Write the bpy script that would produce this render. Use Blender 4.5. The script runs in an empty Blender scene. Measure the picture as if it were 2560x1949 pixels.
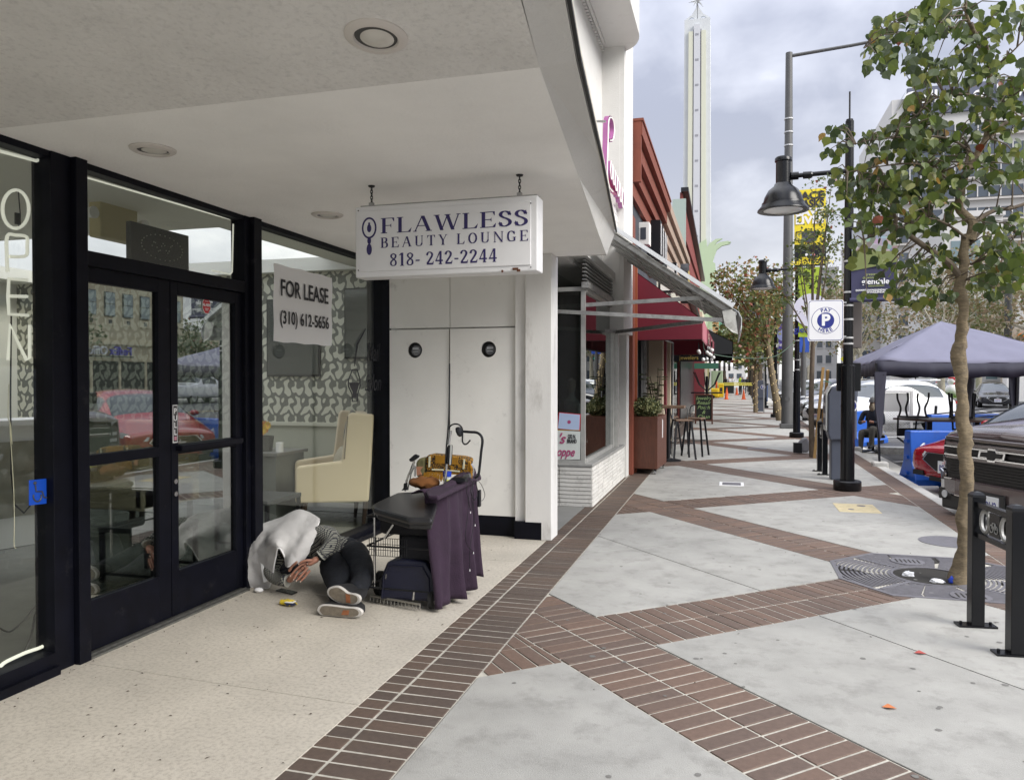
import bpy, bmesh, math, random
from mathutils import Vector, Matrix, noise
import numpy as np
R = math.radians
random.seed(7)
S = bpy.context.scene
COL = S.collection
# ---------------------------------------------------------------- camera
YAW, PITCH, EYE = 15.83, -0.874, 1.53
cam = bpy.data.cameras.new('camera')
cam.sensor_width = 36.0; cam.lens = 27.18; cam.clip_end = 2000; cam.clip_start = 0.05
camo = bpy.data.objects.new('camera', cam); COL.objects.link(camo)
camo.location = (0, 0, EYE); camo.rotation_euler = (R(90 + PITCH), 0, R(YAW))
S.camera = camo
# ---------------------------------------------------------------- overcast daylight
W = bpy.data.worlds.new('World'); S.world = W; W.use_nodes = True
nt = W.node_tree; N = nt.nodes; L = nt.links; N.clear()
SUN_EL, SUN_AZ = 34, 112        # azimuth clockwise from +Y
out = N.new('ShaderNodeOutputWorld')
sky = N.new('ShaderNodeTexSky'); sky.sky_type = 'NISHITA'; sky.sun_disc = False
sky.sun_elevation = R(SUN_EL); sky.sun_rotation = R(SUN_AZ)
bg1 = N.new('ShaderNodeBackground'); bg1.inputs[1].default_value = 0.1; L.new(sky.outputs[0], bg1.inputs[0])
tc = N.new('ShaderNodeTexCoord'); sep = N.new('ShaderNodeSeparateXYZ'); L.new(tc.outputs['Generated'], sep.inputs[0])
def mth(op, a, b=None, clamp=False):
    n = N.new('ShaderNodeMath'); n.operation = op; n.use_clamp = clamp
    for i, v in enumerate((a, b)):
        if v is None: continue
        if isinstance(v, (int, float)): n.inputs[i].default_value = v
        else: L.new(v, n.inputs[i])
    return n.outputs[0]
zz = mth('MAXIMUM', sep.outputs[2], 0.0)
den = mth('ADD', zz, 0.22)
cx = mth('DIVIDE', sep.outputs[0], den); cy = mth('DIVIDE', sep.outputs[1], den)
cmb = N.new('ShaderNodeCombineXYZ'); L.new(cx, cmb.inputs[0]); L.new(cy, cmb.inputs[1])
def nz(scale, detail, rough, dist, off=0.0):
    n = N.new('ShaderNodeTexNoise'); n.inputs['Scale'].default_value = scale; n.inputs['Detail'].default_value = detail
    n.inputs['Roughness'].default_value = rough; n.inputs['Distortion'].default_value = dist
    mp = N.new('ShaderNodeMapping'); mp.inputs['Location'].default_value = (off, off * .7, 0); mp.inputs['Rotation'].default_value = (0, 0, .5); mp.inputs['Scale'].default_value = (1.0, .6, 1)
    L.new(cmb.outputs[0], mp.inputs[0]); L.new(mp.outputs[0], n.inputs['Vector']); return n.outputs[0]
n1 = nz(1.1, 6, .52, .5, 3.1); n2 = nz(4.0, 5, .55, .3, 9.2)
dens = mth('ADD', mth('MULTIPLY', n1, .75), mth('MULTIPLY', n2, .25))
cr = N.new('ShaderNodeValToRGB'); L.new(dens, cr.inputs[0])
e = cr.color_ramp.elements
e[0].position = .40; e[0].color = (.225, .24, .295, 1); e[1].position = .60; e[1].color = (.60, .605, .63, 1)
m_ = cr.color_ramp.elements.new(.5); m_.color = (.35, .365, .42, 1)
hor = mth('POWER', mth('SUBTRACT', 1.0, mth('MULTIPLY', zz, 3.0, True), True), 1.6)
mixh = N.new('ShaderNodeMix'); mixh.data_type = 'RGBA'; L.new(mth('MULTIPLY', hor, .8), mixh.inputs[0]); L.new(cr.outputs[0], mixh.inputs[6])
mixh.inputs[7].default_value = (.61, .605, .59, 1)
bg2 = N.new('ShaderNodeBackground'); L.new(mixh.outputs[2], bg2.inputs[0])
L.new(mth('ADD', 1.0, mth('MULTIPLY', mth('MULTIPLY', zz, zz), 2.2)), bg2.inputs[1])
mx = N.new('ShaderNodeMixShader'); mx.inputs[0].default_value = .95
L.new(bg1.outputs[0], mx.inputs[1]); L.new(bg2.outputs[0], mx.inputs[2]); L.new(mx.outputs[0], out.inputs[0])
sun = bpy.data.lights.new('sun', 'SUN'); sun.energy = 2.3; sun.angle = R(35); sun.color = (1, .965, .91)
suno = bpy.data.objects.new('sun', sun); COL.objects.link(suno)
sd = Vector((math.sin(R(SUN_AZ)) * math.cos(R(SUN_EL)), math.cos(R(SUN_AZ)) * math.cos(R(SUN_EL)), math.sin(R(SUN_EL))))
suno.rotation_euler = sd.to_track_quat('Z', 'Y').to_euler()
V_ = S.view_settings; V_.view_transform = 'Standard'; V_.look = 'None'; V_.gamma = 1; V_.exposure = 0.96; V_.use_curve_mapping = False
S.cycles.use_denoising = True; S.cycles.max_bounces = 12; S.cycles.diffuse_bounces = 8; S.cycles.transparent_max_bounces = 16
S.cycles.caustics_reflective = False; S.cycles.caustics_refractive = False
# ---------------------------------------------------------------- measuring helpers: a point of the place from a sight line
_a, _p = R(YAW), R(PITCH)
_fw = Vector((-math.sin(_a) * math.cos(_p), math.cos(_a) * math.cos(_p), math.sin(_p)))
_rt = Vector((math.cos(_a), math.sin(_a), 0)); _up = _rt.cross(_fw)
def ray(x, y): return _fw + _rt * ((x - 1280) / 1933) - _up * ((y - 974.5) / 1933)
def atY(x, y, Y): d = ray(x, y); return Vector((d.x * Y / d.y, Y, EYE + d.z * Y / d.y))
def atX(x, y, X): d = ray(x, y); return Vector((X, d.y * X / d.x, EYE + d.z * X / d.x))
def atZ(x, y, Z=0.): d = ray(x, y); t = (Z - EYE) / d.z; return Vector((d.x * t, d.y * t, Z))
# ---------------------------------------------------------------- materials
_mats = {}
def mat(name, col=(.5, .5, .5), rough=.6, metal=0., spec=.5, noise_=0., scale=8., bump=0., bscale=60., rnd=0., coat=0., emit=None, es=1., trans=False, dirt=None, dscale=2., stretch=None):
    if name in _mats: return _mats[name]
    m = bpy.data.materials.new(name); m.use_nodes = True; _mats[name] = m
    t = m.node_tree; b = t.nodes['Principled BSDF']; ln = t.links.new
    b.inputs['Base Color'].default_value = (*col, 1); b.inputs['Roughness'].default_value = rough
    b.inputs['Metallic'].default_value = metal; b.inputs['Specular IOR Level'].default_value = spec
    if coat: b.inputs['Coat Weight'].default_value = coat; b.inputs['Coat Roughness'].default_value = .04
    if emit: b.inputs['Emission Color'].default_value = (*emit, 1); b.inputs['Emission Strength'].default_value = es
    cur = None
    geo = t.nodes.new('ShaderNodeNewGeometry')
    vec = geo.outputs['Position']
    if stretch:
        mp = t.nodes.new('ShaderNodeMapping'); mp.inputs['Scale'].default_value = stretch; ln(vec, mp.inputs[0]); vec = mp.outputs[0]
    def noi(sc, det=6, ro=.6):
        n = t.nodes.new('ShaderNodeTexNoise'); n.inputs['Scale'].default_value = sc; n.inputs['Detail'].default_value = det; n.inputs['Roughness'].default_value = ro
        ln(vec, n.inputs['Vector']); return n.outputs[0]
    if noise_ or rnd:
        hsv = t.nodes.new('ShaderNodeHueSaturation'); hsv.inputs['Color'].default_value = (*col, 1)
        val = None
        if noise_:
            mr = t.nodes.new('ShaderNodeMapRange'); ln(noi(scale), mr.inputs[0]); mr.inputs[1].default_value = .3; mr.inputs[2].default_value = .7
            mr.inputs[3].default_value = 1 - noise_; mr.inputs[4].default_value = 1 + noise_; val = mr.outputs[0]
        if rnd:
            oi = t.nodes.new('ShaderNodeObjectInfo'); m2 = t.nodes.new('ShaderNodeMapRange'); ln(oi.outputs['Random'], m2.inputs[0])
            m2.inputs[3].default_value = 1 - rnd; m2.inputs[4].default_value = 1 + rnd
            if val is None: val = m2.outputs[0]
            else:
                mm = t.nodes.new('ShaderNodeMath'); mm.operation = 'MULTIPLY'; ln(val, mm.inputs[0]); ln(m2.outputs[0], mm.inputs[1]); val = mm.outputs[0]
        ln(val, hsv.inputs['Value']); cur = hsv.outputs[0]
    if dirt:
        mx = t.nodes.new('ShaderNodeMix'); mx.data_type = 'RGBA'
        mr = t.nodes.new('ShaderNodeMapRange'); ln(noi(dscale, 8, .7), mr.inputs[0]); mr.inputs[1].default_value = dirt[4] if len(dirt) > 4 else .52; mr.inputs[2].default_value = .74; mr.inputs[4].default_value = dirt[3]
        ln(mr.outputs[0], mx.inputs[0]); mx.inputs[7].default_value = (*dirt[:3], 1)
        if cur is not None: ln(cur, mx.inputs[6])
        else: mx.inputs[6].default_value = (*col, 1)
        cur = mx.outputs[2]
    if cur is not None: ln(cur, b.inputs['Base Color'])
    if bump:
        bp = t.nodes.new('ShaderNodeBump'); bp.inputs['Strength'].default_value = bump; bp.inputs['Distance'].default_value = .01
        ln(noi(bscale, 5, .6), bp.inputs['Height']); ln(bp.outputs[0], b.inputs['Normal'])
    return m
def nodes_of(m): t = m.node_tree; return t, t.nodes['Principled BSDF'], t.links.new
def glassmat(name, tint=(.9, .93, .92), refl=.1, facing=.5):
    m = bpy.data.materials.new(name); m.use_nodes = True; t = m.node_tree; t.nodes.clear(); ln = t.links.new
    o = t.nodes.new('ShaderNodeOutputMaterial'); mx = t.nodes.new('ShaderNodeMixShader'); tr = t.nodes.new('ShaderNodeBsdfTransparent'); gl = t.nodes.new('ShaderNodeBsdfGlossy')
    gl.inputs['Roughness'].default_value = .0; tr.inputs[0].default_value = (*tint, 1); gl.inputs[0].default_value = (.95, .97, .96, 1)
    lw = t.nodes.new('ShaderNodeLayerWeight'); lw.inputs[0].default_value = facing
    mr = t.nodes.new('ShaderNodeMapRange'); ln(lw.outputs['Facing'], mr.inputs[0]); mr.inputs[3].default_value = refl; mr.inputs[4].default_value = 1.0
    pw = t.nodes.new('ShaderNodeMath'); pw.operation = 'POWER'; pw.inputs[1].default_value = 5.4; ln(lw.outputs['Facing'], pw.inputs[0]); ln(pw.outputs[0], mr.inputs[0])
    ln(mr.outputs[0], mx.inputs[0]); ln(tr.outputs[0], mx.inputs[1]); ln(gl.outputs[0], mx.inputs[2]); ln(mx.outputs[0], o.inputs[0])
    return m
# ---------------------------------------------------------------- mesh builder
class MB:
    def __init__(s): s.v = []; s.f = []; s.m = []; s.mi = 0
    def add(s, vs, fs):
        o = len(s.v); s.v += [tuple(v) for v in vs]; s.f += [tuple(i + o for i in f) for f in fs]; s.m += [s.mi] * len(fs); return s
    def box(s, a, b, M=None):
        x0, y0, z0 = a; x1, y1, z1 = b
        x0, x1 = min(x0, x1), max(x0, x1); y0, y1 = min(y0, y1), max(y0, y1); z0, z1 = min(z0, z1), max(z0, z1)
        vs = [Vector((x, y, z)) for z in (z0, z1) for x, y in ((x0, y0), (x1, y0), (x1, y1), (x0, y1))]
        if M is not None: vs = [M @ v for v in vs]
        return s.add(vs, [(0, 3, 2, 1), (4, 5, 6, 7), (0, 1, 5, 4), (1, 2, 6, 5), (2, 3, 7, 6), (3, 0, 4, 7)])
    def bar(s, p, q, w, h=None, up=(0, 0, 1)):
        h = h or w; p, q = Vector(p), Vector(q); d = (q - p).normalized(); u = Vector(up)
        if abs(d.dot(u)) > .98: u = Vector((0, 1, 0))
        r = d.cross(u).normalized(); u = r.cross(d)
        vs = [c + r * a * w / 2 + u * b * h / 2 for c in (p, q) for a, b in ((-1, -1), (1, -1), (1, 1), (-1, 1))]
        return s.add(vs, [(0, 1, 2, 3), (7, 6, 5, 4), (0, 4, 5, 1), (1, 5, 6, 2), (2, 6, 7, 3), (3, 7, 4, 0)])
    def tube(s, pts, r, n=8, cap=True):
        pts = [Vector(p) for p in pts]; k = len(pts); rr = r if isinstance(r, (list, tuple)) else [r] * k
        o = len(s.v); prev = None
        for i, p in enumerate(pts):
            d = (pts[min(i + 1, k - 1)] - pts[max(i - 1, 0)]).normalized()
            if prev is None:
                u = Vector((0, 0, 1)) if abs(d.z) < .95 else Vector((0, 1, 0)); prev = d.cross(u).normalized()
            a = (prev - d * prev.dot(d)).normalized(); b = d.cross(a); prev = a
            for j in range(n):
                t = 2 * math.pi * j / n; s.v.append(tuple(p + (a * math.cos(t) + b * math.sin(t)) * rr[i]))
        fs = [(o + i * n + j, o + i * n + (j + 1) % n, o + (i + 1) * n + (j + 1) % n, o + (i + 1) * n + j) for i in range(k - 1) for j in range(n)]
        if cap: fs += [tuple(o + j for j in range(n))[::-1], tuple(o + (k - 1) * n + j for j in range(n))]
        s.f += fs; s.m += [s.mi] * len(fs); return s
    def cyl(s, p, q, r, r2=None, n=16): return s.tube([p, q], [r, r if r2 is None else r2], n)
    def lathe(s, prof, c=(0, 0, 0), n=24, M=None):
        o = len(s.v); c = Vector(c)
        for r, z in prof:
            for j in range(n):
                t = 2 * math.pi * j / n; v = Vector((r * math.cos(t), r * math.sin(t), z))
                if M is not None: v = M @ v
                s.v.append(tuple(c + v))
        k = len(prof)
        fs = [(o + i * n + j, o + i * n + (j + 1) % n, o + (i + 1) * n + (j + 1) % n, o + (i + 1) * n + j) for i in range(k - 1) for j in range(n)]
        s.f += fs; s.m += [s.mi] * len(fs); return s
    def poly(s, pts, nrm, t):       # prism: polygon pushed along nrm*t
        n = len(pts); a = [Vector(p) for p in pts]; d = Vector(nrm) * t
        nn = Vector((0, 0, 0))
        for i in range(n): nn += a[i].cross(a[(i + 1) % n])
        if nn.dot(d) < 0: a = a[::-1]
        s.add(a + [p + d for p in a], [tuple(range(n))[::-1], tuple(range(n, 2 * n))] + [(i, (i + 1) % n, n + (i + 1) % n, n + i) for i in range(n)]); return s
    def quad(s, *p): return s.add(p, [tuple(range(len(p)))])
    def sphere(s, c, r, n=12, sc=(1, 1, 1)):
        prof = [(max(1e-4, math.sin(math.pi * i / n)) * r, -math.cos(math.pi * i / n) * r) for i in range(n + 1)]
        return s.lathe(prof, c, n * 2 if n < 12 else n + 6, Matrix.Diagonal(Vector(sc)))
    def build(s, name, m, parent=None, smooth=False, bevel=0., world=True, kind=None, sub=0):
        me = bpy.data.meshes.new(name); me.from_pydata(s.v, [], s.f)
        for x in (m if isinstance(m, (list, tuple)) else [m]): me.materials.append(x)
        if any(s.m): me.polygons.foreach_set('material_index', s.m)
        if smooth: me.polygons.foreach_set('use_smooth', [True] * len(me.polygons))
        me.update()
        o = bpy.data.objects.new(name, me); COL.objects.link(o)
        if smooth is True and not sub:
            try: me.set_sharp_from_angle(angle=R(40))
            except Exception: pass
        if parent is not None:
            o.parent = parent
            if world:
                q = parent; off = Vector((0, 0, 0))
                while q is not None: off += q.location; q = q.parent
                o.location = -off
        if bevel:
            b = o.modifiers.new('bevel', 'BEVEL'); b.width = bevel; b.segments = 2; b.limit_method = 'ANGLE'
        if sub:
            b = o.modifiers.new('sub', 'SUBSURF'); b.levels = sub; b.render_levels = sub
        if kind: o['kind'] = kind
        return o
def thing(name, label, cat, loc=(0, 0, 0), rz=0., group=None):
    o = bpy.data.objects.new(name, None); COL.objects.link(o); o.location = loc; o.rotation_euler = (0, 0, rz)
    o['label'] = label; o['category'] = cat; o.empty_display_size = .1
    if group: o['group'] = group
    return o
def tag(o, label, cat, group=None):
    o['label'] = label; o['category'] = cat
    if group: o['group'] = group
    return o
def struct(o, kind='structure'): o['kind'] = kind; return o
def setorigin(o, p):
    p = Vector(p); o.data.transform(Matrix.Translation(-p)); o.location = p; return o
def dup(root, loc=None, rz=None, label=None, group=None):
    def cp(o, par):
        c = o.copy(); COL.objects.link(c)
        if par is not None: c.parent = par
        for ch in [x for x in kids.get(o.name, [])]: cp(ch, c)
        return c
    kids = {}
    def walk(o):
        kids[o.name] = list(o.children)
        for ch in o.children: walk(ch)
    walk(root)
    r = cp(root, None)
    if loc is not None: r.location = loc
    if rz is not None: r.rotation_euler = (0, 0, rz)
    if label: r['label'] = label
    if group: r['group'] = group
    return r
def text(name, s, m, parent, loc, xdir, ydir, size, ext=.002, bold=0., shear=0., align='CENTER', width=None, space=1., world=True):
    c = bpy.data.curves.new('t', 'FONT'); c.body = s; c.size = size; c.extrude = ext; c.offset = bold; c.shear = shear; c.align_x = align; c.align_y = 'CENTER'; c.space_character = space; c.resolution_u = 3; c.space_line = .85
    o = bpy.data.objects.new('t', c); COL.objects.link(o)
    bpy.context.view_layer.update()
    me = bpy.data.meshes.new_from_object(o.evaluated_get(bpy.context.evaluated_depsgraph_get()))
    bpy.data.objects.remove(o); me.name = name
    if width:
        xs = [v.co.x for v in me.vertices]; w = max(xs) - min(xs); me.transform(Matrix.Diagonal((width / w, 1, 1, 1)))
    X = Vector(xdir).normalized(); Y = Vector(ydir).normalized(); Z = X.cross(Y)
    M = Matrix((X, Y, Z)).transposed().to_4x4(); M.translation = Vector(loc)
    me.transform(M); me.materials.clear(); me.materials.append(m)
    ob = bpy.data.objects.new(name, me); COL.objects.link(ob)
    if parent is not None:
        ob.parent = parent
        if world:
            q = parent; off = Vector((0, 0, 0))
            while q is not None: off += q.location; q = q.parent
            ob.location = -off
    return ob
def clip(poly, n, c):               # keep n.p <= c  (2-D)
    o = []
    for i in range(len(poly)):
        p, q = poly[i], poly[(i + 1) % len(poly)]; dp = n[0] * p[0] + n[1] * p[1] - c; dq = n[0] * q[0] + n[1] * q[1] - c
        if dp <= 0: o.append(p)
        if (dp < 0 < dq) or (dq < 0 < dp):
            t = dp / (dp - dq); o.append((p[0] + (q[0] - p[0]) * t, p[1] + (q[1] - p[1]) * t))
    return o
def area(p): return abs(sum(p[i][0] * p[(i + 1) % len(p)][1] - p[(i + 1) % len(p)][0] * p[i][1] for i in range(len(p)))) / 2 if len(p) > 2 else 0
def inset(poly, d):
    n = len(poly); A = sum(poly[i][0] * poly[(i + 1) % n][1] - poly[(i + 1) % n][0] * poly[i][1] for i in range(n))
    if A < 0: poly = poly[::-1]
    r = list(poly)
    for i in range(n):
        p, q = poly[i], poly[(i + 1) % n]; ex, ey = q[0] - p[0], q[1] - p[1]; l = math.hypot(ex, ey)
        if l < 1e-6: continue
        nn = (ey / l, -ex / l); r = clip(r, nn, nn[0] * p[0] + nn[1] * p[1] - d)
        if len(r) < 3: return []
    return r
def cat(pts, n=6):                  # Catmull-Rom through points
    pts = [Vector(p) for p in pts]; P = [pts[0]] + pts + [pts[-1]]; o = []
    for i in range(1, len(P) - 2):
        for k in range(n):
            t = k / n; a, b, c, d = P[i - 1], P[i], P[i + 1], P[i + 2]
            o.append(.5 * ((2 * b) + (c - a) * t + (2 * a - 5 * b + 4 * c - d) * t * t + (3 * b - a - 3 * c + d) * t ** 3))
    return o + [pts[-1]]
# ---------------------------------------------------------------- common materials
BLACK = mat('black_paint', (.006, .0065, .009), .4, spec=.4, noise_=.2, scale=20)
DARKM = mat('dark_frame', (.0028, .0032, .007), .5, spec=.16, noise_=.3, scale=9, dirt=(.08, .08, .08, .25, .6), dscale=5)
WHITE = mat('white_stucco', (.66, .652, .63), .85, noise_=.04, scale=3, bump=.55, bscale=90, dirt=(.35, .33, .30, .35, .56), dscale=3)
SOFF = mat('soffit_paint', (.93, .92, .895), .8, noise_=.05, scale=1.6, bump=.5, bscale=60)
SOFF2 = mat('soffit_rough_stucco', (.74, .725, .70), .9, noise_=.06, scale=3, bump=1.0, bscale=45, dirt=(.42, .41, .40, .5, .5), dscale=38)
CHROME = mat('steel', (.55, .55, .55), .25, 1.)
GALV = mat('weathered_aluminium', (.36, .36, .35), .5, .6, noise_=.2, scale=14, dirt=(.12, .11, .10, .6, .5), dscale=9)
RUBBER = mat('rubber', (.015, .015, .015), .8)
PAPER = mat('white_paper', (.82, .82, .82), .7)
NAVY = mat('navy_print', (.02, .012, .10), .5)
WHITEP = mat('white_paint', (.8, .8, .8), .45)
# ---------------------------------------------------------------- ground
CONC = mat('pavement_concrete', (.335, .330, .308), .85, noise_=.13, scale=2.4, bump=.35, bscale=150, rnd=.05, dirt=(.19, .185, .17, .75, .50), dscale=5)
GROUT = mat('mortar', (.44, .42, .365), .9, noise_=.2, scale=30, dirt=(.20, .18, .15, .6, .5), dscale=6)
EDGE = mat('kerb_concrete', (.46, .45, .42), .85, noise_=.12, scale=5, bump=.2, dirt=(.25, .24, .22, .5), dscale=4)
def brickmat(name, col):
    m = mat(name, col, .7, noise_=.14, scale=35, bump=.3, bscale=220, rnd=.075, dirt=(.07, .06, .055, .35, .56), dscale=3)
    t, b, ln = nodes_of(m)
    for n in t.nodes:
        if n.type == 'HUE_SAT':
            oi = t.nodes.new('ShaderNodeObjectInfo'); r = t.nodes.new('ShaderNodeValToRGB'); ln(oi.outputs['Random'], r.inputs[0])
            e = r.color_ramp.elements; e[0].position = .1; e[0].color = (col[0] * .96, col[1] * .98, col[2] * 1.0, 1); e[1].position = .9; e[1].color = (col[0] * 1.08, col[1] * 1.02, col[2] * .97, 1)
            ln(r.outputs[0], n.inputs['Color'])
    return m
BRICK = brickmat('paving_brick', (.128, .088, .069))
BRICKD = brickmat('dark_paving_brick', (.094, .069, .055))
ASPH = mat('asphalt', (.085, .085, .088), .9, noise_=.15, scale=3, bump=.5, bscale=180, dirt=(.05, .05, .05, .5), dscale=1.2)
ASPH2 = mat('new_asphalt', (.05, .05, .053), .9, noise_=.15, scale=5, bump=.4, bscale=180)
TERR = mat('exposed_aggregate', (.50, .462, .395), .8, noise_=.15, scale=1.3, bump=.35, bscale=260, dirt=(.22, .19, .16, .7, .46), dscale=48)
t_, b_, ln_ = nodes_of(TERR)
def flat(name, pts, z, m): return struct(MB().quad(*[(x, y, z) for x, y in pts]).build(name, m))
XL, XR, XC = -1.245, 2.16, 2.44
flat('ground', [(-400, -300), (400, -300), (400, 900), (-400, 900)], -.16, mat('far_ground', (.16, .16, .15), .95, noise_=.1, scale=.3))
flat('road', [(2.56, -30), (30, -30), (30, 420), (2.56, 420)], -.13, ASPH)
struct(MB().box((-12, -8, -.15), (XC - .001, 420, -.012)).build('pavement_base', GROUT))
struct(MB().box((30, -30, -.15), (36.2, 200, -.0)).build('far_pavement', EDGE))
b = MB()
for k in range(46):
    y0 = -6 + k * 3.05; b.box((XC, y0, -.15), (2.585, y0 + 3.04, .0))
struct(b.build('kerb', EDGE, bevel=.012))
b = MB().box((2.586, -6, -.15), (3.05, 130, -.118)); struct(b.build('gutter', EDGE))
flat('new_asphalt_patch', [(3.1, 14.2), (7.5, 15.6), (7.5, 25), (3.3, 21.5)], -.126, ASPH2)
LINE = mat('road_marking', (.72, .72, .70), .7, noise_=.1, scale=12, dirt=(.3, .3, .3, .5), dscale=5)
YEL = mat('yellow_road_marking', (.62, .45, .06), .7, dirt=(.3, .3, .3, .5), dscale=5)
dirv = Vector((.85, .53)); b = MB()
for k in range(-1, 10):
    y0 = 7.3 + 3.15 * k; p = Vector((3.1, y0)); q = p + dirv * 5.4; n = Vector((-dirv.y, dirv.x)) * .05
    b.quad(*[(c.x, c.y, -.121) for c in (p - n, q - n, q + n, p + n)])
for xx, w in ((12.1, .06), (15.4, .06), (8.6, .07)):
    for k in range(26): b.quad((xx - w, 14 + k * 9, -.122), (xx + w, 14 + k * 9, -.122), (xx + w, 17 + k * 9, -.122), (xx - w, 17 + k * 9, -.122))
for k in range(9): b.quad((9 + k * 1.3, 66, -.122), (9.7 + k * 1.3, 66, -.122), (9.7 + k * 1.3, 70, -.122), (9 + k * 1.3, 70, -.122))
struct(b.build('road_markings', LINE))
b = MB(); b.quad((18.4, 14, -.122), (18.55, 14, -.122), (18.55, 56, -.122), (18.4, 56, -.122)); b.quad((2.61, 24, -.114), (2.72, 24, -.114), (2.72, 40, -.114), (2.61, 40, -.114))
struct(b.build('yellow_markings', YEL))
GRASS = mat('lawn', (.10, .17, .035), .95, noise_=.35, scale=6, bump=.6, bscale=40)
struct(MB().box((16, 62, -.14), (24, 120, .02)).build('median_island', EDGE))
o = MB(); random.seed(3)
for k in range(5000):
    x = random.uniform(16.3, 23.7); y = 62.3 + random.random() ** 2 * 30; h = random.uniform(.05, .12); a = random.random() * 6
    o.add([(x, y, .02), (x + .05 * math.cos(a), y + .05 * math.sin(a), .02), (x + random.uniform(-.04, .04), y, .02 + h)], [(0, 1, 2)])
o.quad((16.2, 62.2, .025), (23.8, 62.2, .025), (23.8, 119, .025), (16.2, 119, .025)); struct(o.build('grass', GRASS), 'stuff')
# salon entry floor (exposed aggregate) with saw-cut joints, as slabs
fl = MB()
def slab(bb, poly, z0=-.05, z1=0., gap=.003):
    q = inset(poly, gap)
    if area(q) > 1e-4: bb.poly([(x, y, z0) for x, y in q], (0, 0, 1), z1 - z0)
slabs = [[(-3.47, -1), (-1.67, -1), (-1.67, 3.27), (-3.47, 3.36)], [(-3.47, 3.36), (-1.67, 3.27), (-1.67, 4.78), (-3.47, 4.93)], [(-3.47, 4.93), (-1.67, 4.78), (-1.67, 6.2), (-3.47, 6.2)], [(-3.47, 6.2), (-1.67, 6.2), (-1.67, 7.3), (-3.47, 7.3)]]
ent = struct(MB().box((-3.47, -1, -.06), (-1.68, 7.3, -.03)).build('entry_floor', GROUT))
for s_ in slabs:
    m_b = MB(); slab(m_b, s_); m_b.build('slab', TERR, ent, bevel=.002)
GREYF = mat('grey_entry_floor', (.20, .20, .19), .7, noise_=.1, scale=5, bump=.2)
struct(MB().box((-3.6, 7.3, -.05), (-1.67, 9.05, .0)).build('shop_entry_floor', GREYF))
# ---- paving: two-row brick bands crossing between concrete fields
lines = []                                   # (kind, x0, y0, slope)
YL = [4.49 + 4.87 * k for k in range(-1, 26)]
for k, y in enumerate(YL):
    sa, sb = (-1.05, .885) if y < 5 else (-1.2, .80)
    lines.append(('A', y, sa)); lines.append(('B', y, sb))
HW = .300
def hp(l, side):      # half-plane normal & offset for edge of band; side +1 upper, -1 lower ; keep points outside band on that side
    _, y, s = l; n = Vector((-s, 1)).normalized(); c = n.dot(Vector((-.85, y))); return n, c
def keep_above(poly, l, off=HW): n, c = hp(l, 1); return clip(poly, (-n.x, -n.y), -(c + off))
def keep_below(poly, l, off=HW): n, c = hp(l, 1); return clip(poly, (n.x, n.y), c - off)
A_ = [l for l in lines if l[0] == 'A']; B_ = [l for l in lines if l[0] == 'B']
GC = Vector((1.50, 6.64))                   # tree grate centre
def grate_poly(c, s=.70, k=.40): return [(c[0] + x, c[1] + y) for x, y in ((-s, -k + .1), (-k, -s), (k, -s), (s + .05, -k), (s + .05, k), (k, s), (-k + .08, s), (-s, k - .1))]
GP = grate_poly(GC)
def minus_grate(poly):
    out = []; rest = poly
    n = len(GP)
    for i in range(n):
        p, q = GP[i], GP[(i + 1) % n]; ex, ey = q[0] - p[0], q[1] - p[1]; l = math.hypot(ex, ey); nn = (ey / l, -ex / l); c = nn[0] * p[0] + nn[1] * p[1]
        o_ = clip(rest, (-nn[0], -nn[1]), -c)
        if area(o_) > 2e-4: out.append(o_)
        rest = clip(rest, nn, c)
        if len(rest) < 3: break
    return out
pv = struct(MB().box((XL, -4, -.02), (XR, 118, -.010)).build('pavement', GROUT))
def near_g(p): cx_ = sum(a for a, _ in p) / len(p); cy_ = sum(a for _, a in p) / len(p); return abs(cy_ - GC.y) < 3.4
def field(poly, cuts=()):
    polys = [poly]
    for n, c in cuts:
        nx = []
        for p in polys:
            a = clip(p, n, c); b2 = clip(p, (-n[0], -n[1]), -c)
            for z in (a, b2):
                if area(z) > .01: nx.append(z)
        polys = nx
    for p in polys:
        p = inset(p, .004)
        if area(p) < .01: continue
        prs = minus_grate(p) if near_g(p) else [p]
        bb = MB()
        for q in prs: bb.poly([(x, y, -.03) for x, y in q], (0, 0, 1), .03)
        bb.build('slab', CONC, pv, bevel=.0 if len(prs) > 1 else .003)
def line2(p, q): d = (Vector(q) - Vector(p)).normalized(); n = (-d.y, d.x); return n, n[0] * p[0] + n[1] * p[1]
rect = lambda y0, y1: [(XL, y0), (XR, y0), (XR, y1), (XL, y1)]
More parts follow.
